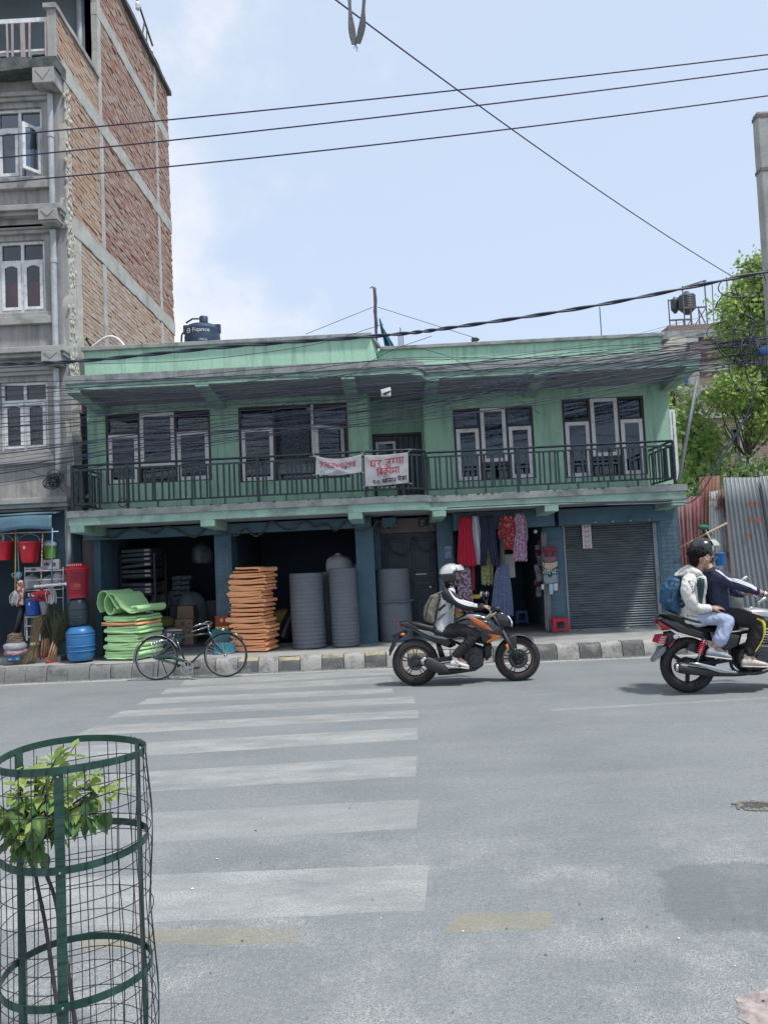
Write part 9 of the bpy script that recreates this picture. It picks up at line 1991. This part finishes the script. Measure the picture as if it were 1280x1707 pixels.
text_on(sb3, 'You Brave', .068, B(432,770,-.2), (-.38,.92), Y2-1, 'lettering', BLKM, sl3); text_on(jb3, 'SO', .085, B(258,780,-.2), (.95,.30), Y2-1, 'lettering', BLKM, j3); text_on(jb3, 'Be Brave', .030, B(352,895,-.2), (.98,-.16), Y2-1, 'lettering', BLKM, j3)
part(j3, 'zip', CHR, lambda q: q.tube(bez([p for p in (project(jb3, B(x,y,-.2).x, B(x,y,-.2).z, Y2-1, .004) for x,y in ((478,560),(484,650),(486,740),(484,800))) if p is not None]), .004, 5))
def tr3(q):
 q.loft([(B(405,880), (.12,0,0), (0,.165,0)), (B(420,920), (.13,0,0), (0,.18,0)), (B(450,960), (.10,0,0), (0,.16,0))])
 for s_ in (-1,1): limb(q, [B(440,915,s_*.10), B(590,905,s_*.17), B(705,930,s_*.215)], [.098,.088,.076]); limb(q, [B(705,930,s_*.215), B(670,1020,s_*.21), B(632,1108,s_*.205)], [.076,.078,.078])
blob('jeans', tr3, .010, JEAN, P3, 4, .012, 41)
for s_ in (-1,1):
 shoe('shoe', B(515,1240,s_*.205), B(735,1268,s_*.215), (.1,0,1), GRYS, SOLE, P3, B(572,1190,s_*.20))
def pack3(q): q.loft([(B(255,535), (.03,0,0), (0,.09,0)), (B(225,570), (.075,0,0), (0,.145,0)), (B(195,650), (.105,0,0), (0,.165,0)), (B(185,760), (.105,0,0), (0,.165,0)), (B(215,830), (.085,0,0), (0,.15,0)), (B(240,862), (.04,0,0), (0,.11,0))])
BP3 = thing('backpack', 'bulging dark blue backpack worn by the passenger in white', 'backpack', B(200,870)); b3_, bb3 = blob('bag', pack3, .009, BLUBP, BP3, 4, .018, 45, (9,9,3))
stripe_on(bb3, [B(235,560,-.2), B(170,660,-.2), B(160,780,-.2)], .010, Y2-1, 'pale_piping', SILP, BP3); stripe_on(bb3, [B(255,580,-.2), B(215,680,-.2), B(215,800,-.2)], .008, Y2-1, 'seam', MATB, BP3)
part(BP3, 'shoulder_strap', BLUBP, lambda q: [q.tube(bez([B(260,545,s_*.12), B(340,530,s_*.15), B(370,610,s_*.19)], 6), .016, 6) for s_ in (1,)], smooth=1)
stripe_on(jb3, [B(352,715,-.2), B(310,775,-.2), B(262,825,-.2)], .032, Y2-1, 'shoulder_strap', BLUBP, j3, .010)
# =================================================== shopkeeper sitting in the dark of the first shop
SKY_ = 15.7
P4 = thing('person', 'shopkeeper in a pale T-shirt sitting in the dark at the back of the first shop', 'person', (at(274,1010,SKY_).x, SKY_, .27)); hc4 = at(272,974,SKY_)
def body4(q):
 head_shape(q, hc4, Vector((.3,-1,-.1)), Vector((0,0,1)), .95); limb(q, [hc4+Vector((0,.01,-.09)), hc4+Vector((0,.03,-.18))], [.05,.055])
 q.loft([(hc4+Vector((0,.03,-.2)), (.15,0,0), (0,.08,0)), (hc4+Vector((0,.05,-.4)), (.14,0,0), (0,.09,0)), (hc4+Vector((0,.07,-.65)), (.15,0,0), (0,.11,0))])
 for s_ in (-1,1): limb(q, [hc4+Vector((.17*s_,.03,-.22)), hc4+Vector((.24*s_,-.03,-.42)), hc4+Vector((.12*s_,-.24,-.45))], [.045,.04,.028]); hand_shape(q, hc4+Vector((.12*s_,-.25,-.45)), Vector((-.3*s_,-1,-.1)), Vector((0,0,1)), .4); limb(q, [hc4+Vector((.09*s_,.05,-.65)), hc4+Vector((.13*s_,-.38,-.62)), hc4+Vector((.13*s_,-.34,-1.05+.0))], [.075,.06,.04]); limb(q, [hc4+Vector((.13*s_,-.34,-1.05)), hc4+Vector((.13*s_,-.48,-1.08))], [.04,.03])
blob('body', body4, .010, SKIN, P4, 2)
def shirt4(q):
 q.loft([(hc4+Vector((0,.03,-.17)), (.09,0,0), (0,.07,0)), (hc4+Vector((0,.035,-.2)), (.18,0,0), (0,.10,0)), (hc4+Vector((0,.05,-.4)), (.165,0,0), (0,.115,0)), (hc4+Vector((0,.07,-.66)), (.175,0,0), (0,.13,0))])
 for s_ in (-1,1): limb(q, [hc4+Vector((.16*s_,.03,-.22)), hc4+Vector((.22*s_,-.01,-.36))], [.075,.07])
blob('shirt', shirt4, .010, M('pale_tshirt', (.42,.46,.50), .85), P4, 3, .010, 51)
blob('hair', lambda q: q.ball(hc4+Vector((-.01,.02,.045)), (.085,.10,.085), 14, 10), .010, HAIR, P4, 1)
blob('trousers', lambda q: [limb(q, [hc4+Vector((.09*s_,.05,-.66)), hc4+Vector((.13*s_,-.38,-.63)), hc4+Vector((.13*s_,-.34,-.98))], [.10,.08,.06]) for s_ in (-1,1)], .012, BTR, P4, 3)
stool('small dark stool under the shopkeeper in the first shop', 264, 284, 1022, 1048, 15.6, MC['navy_plastic'])
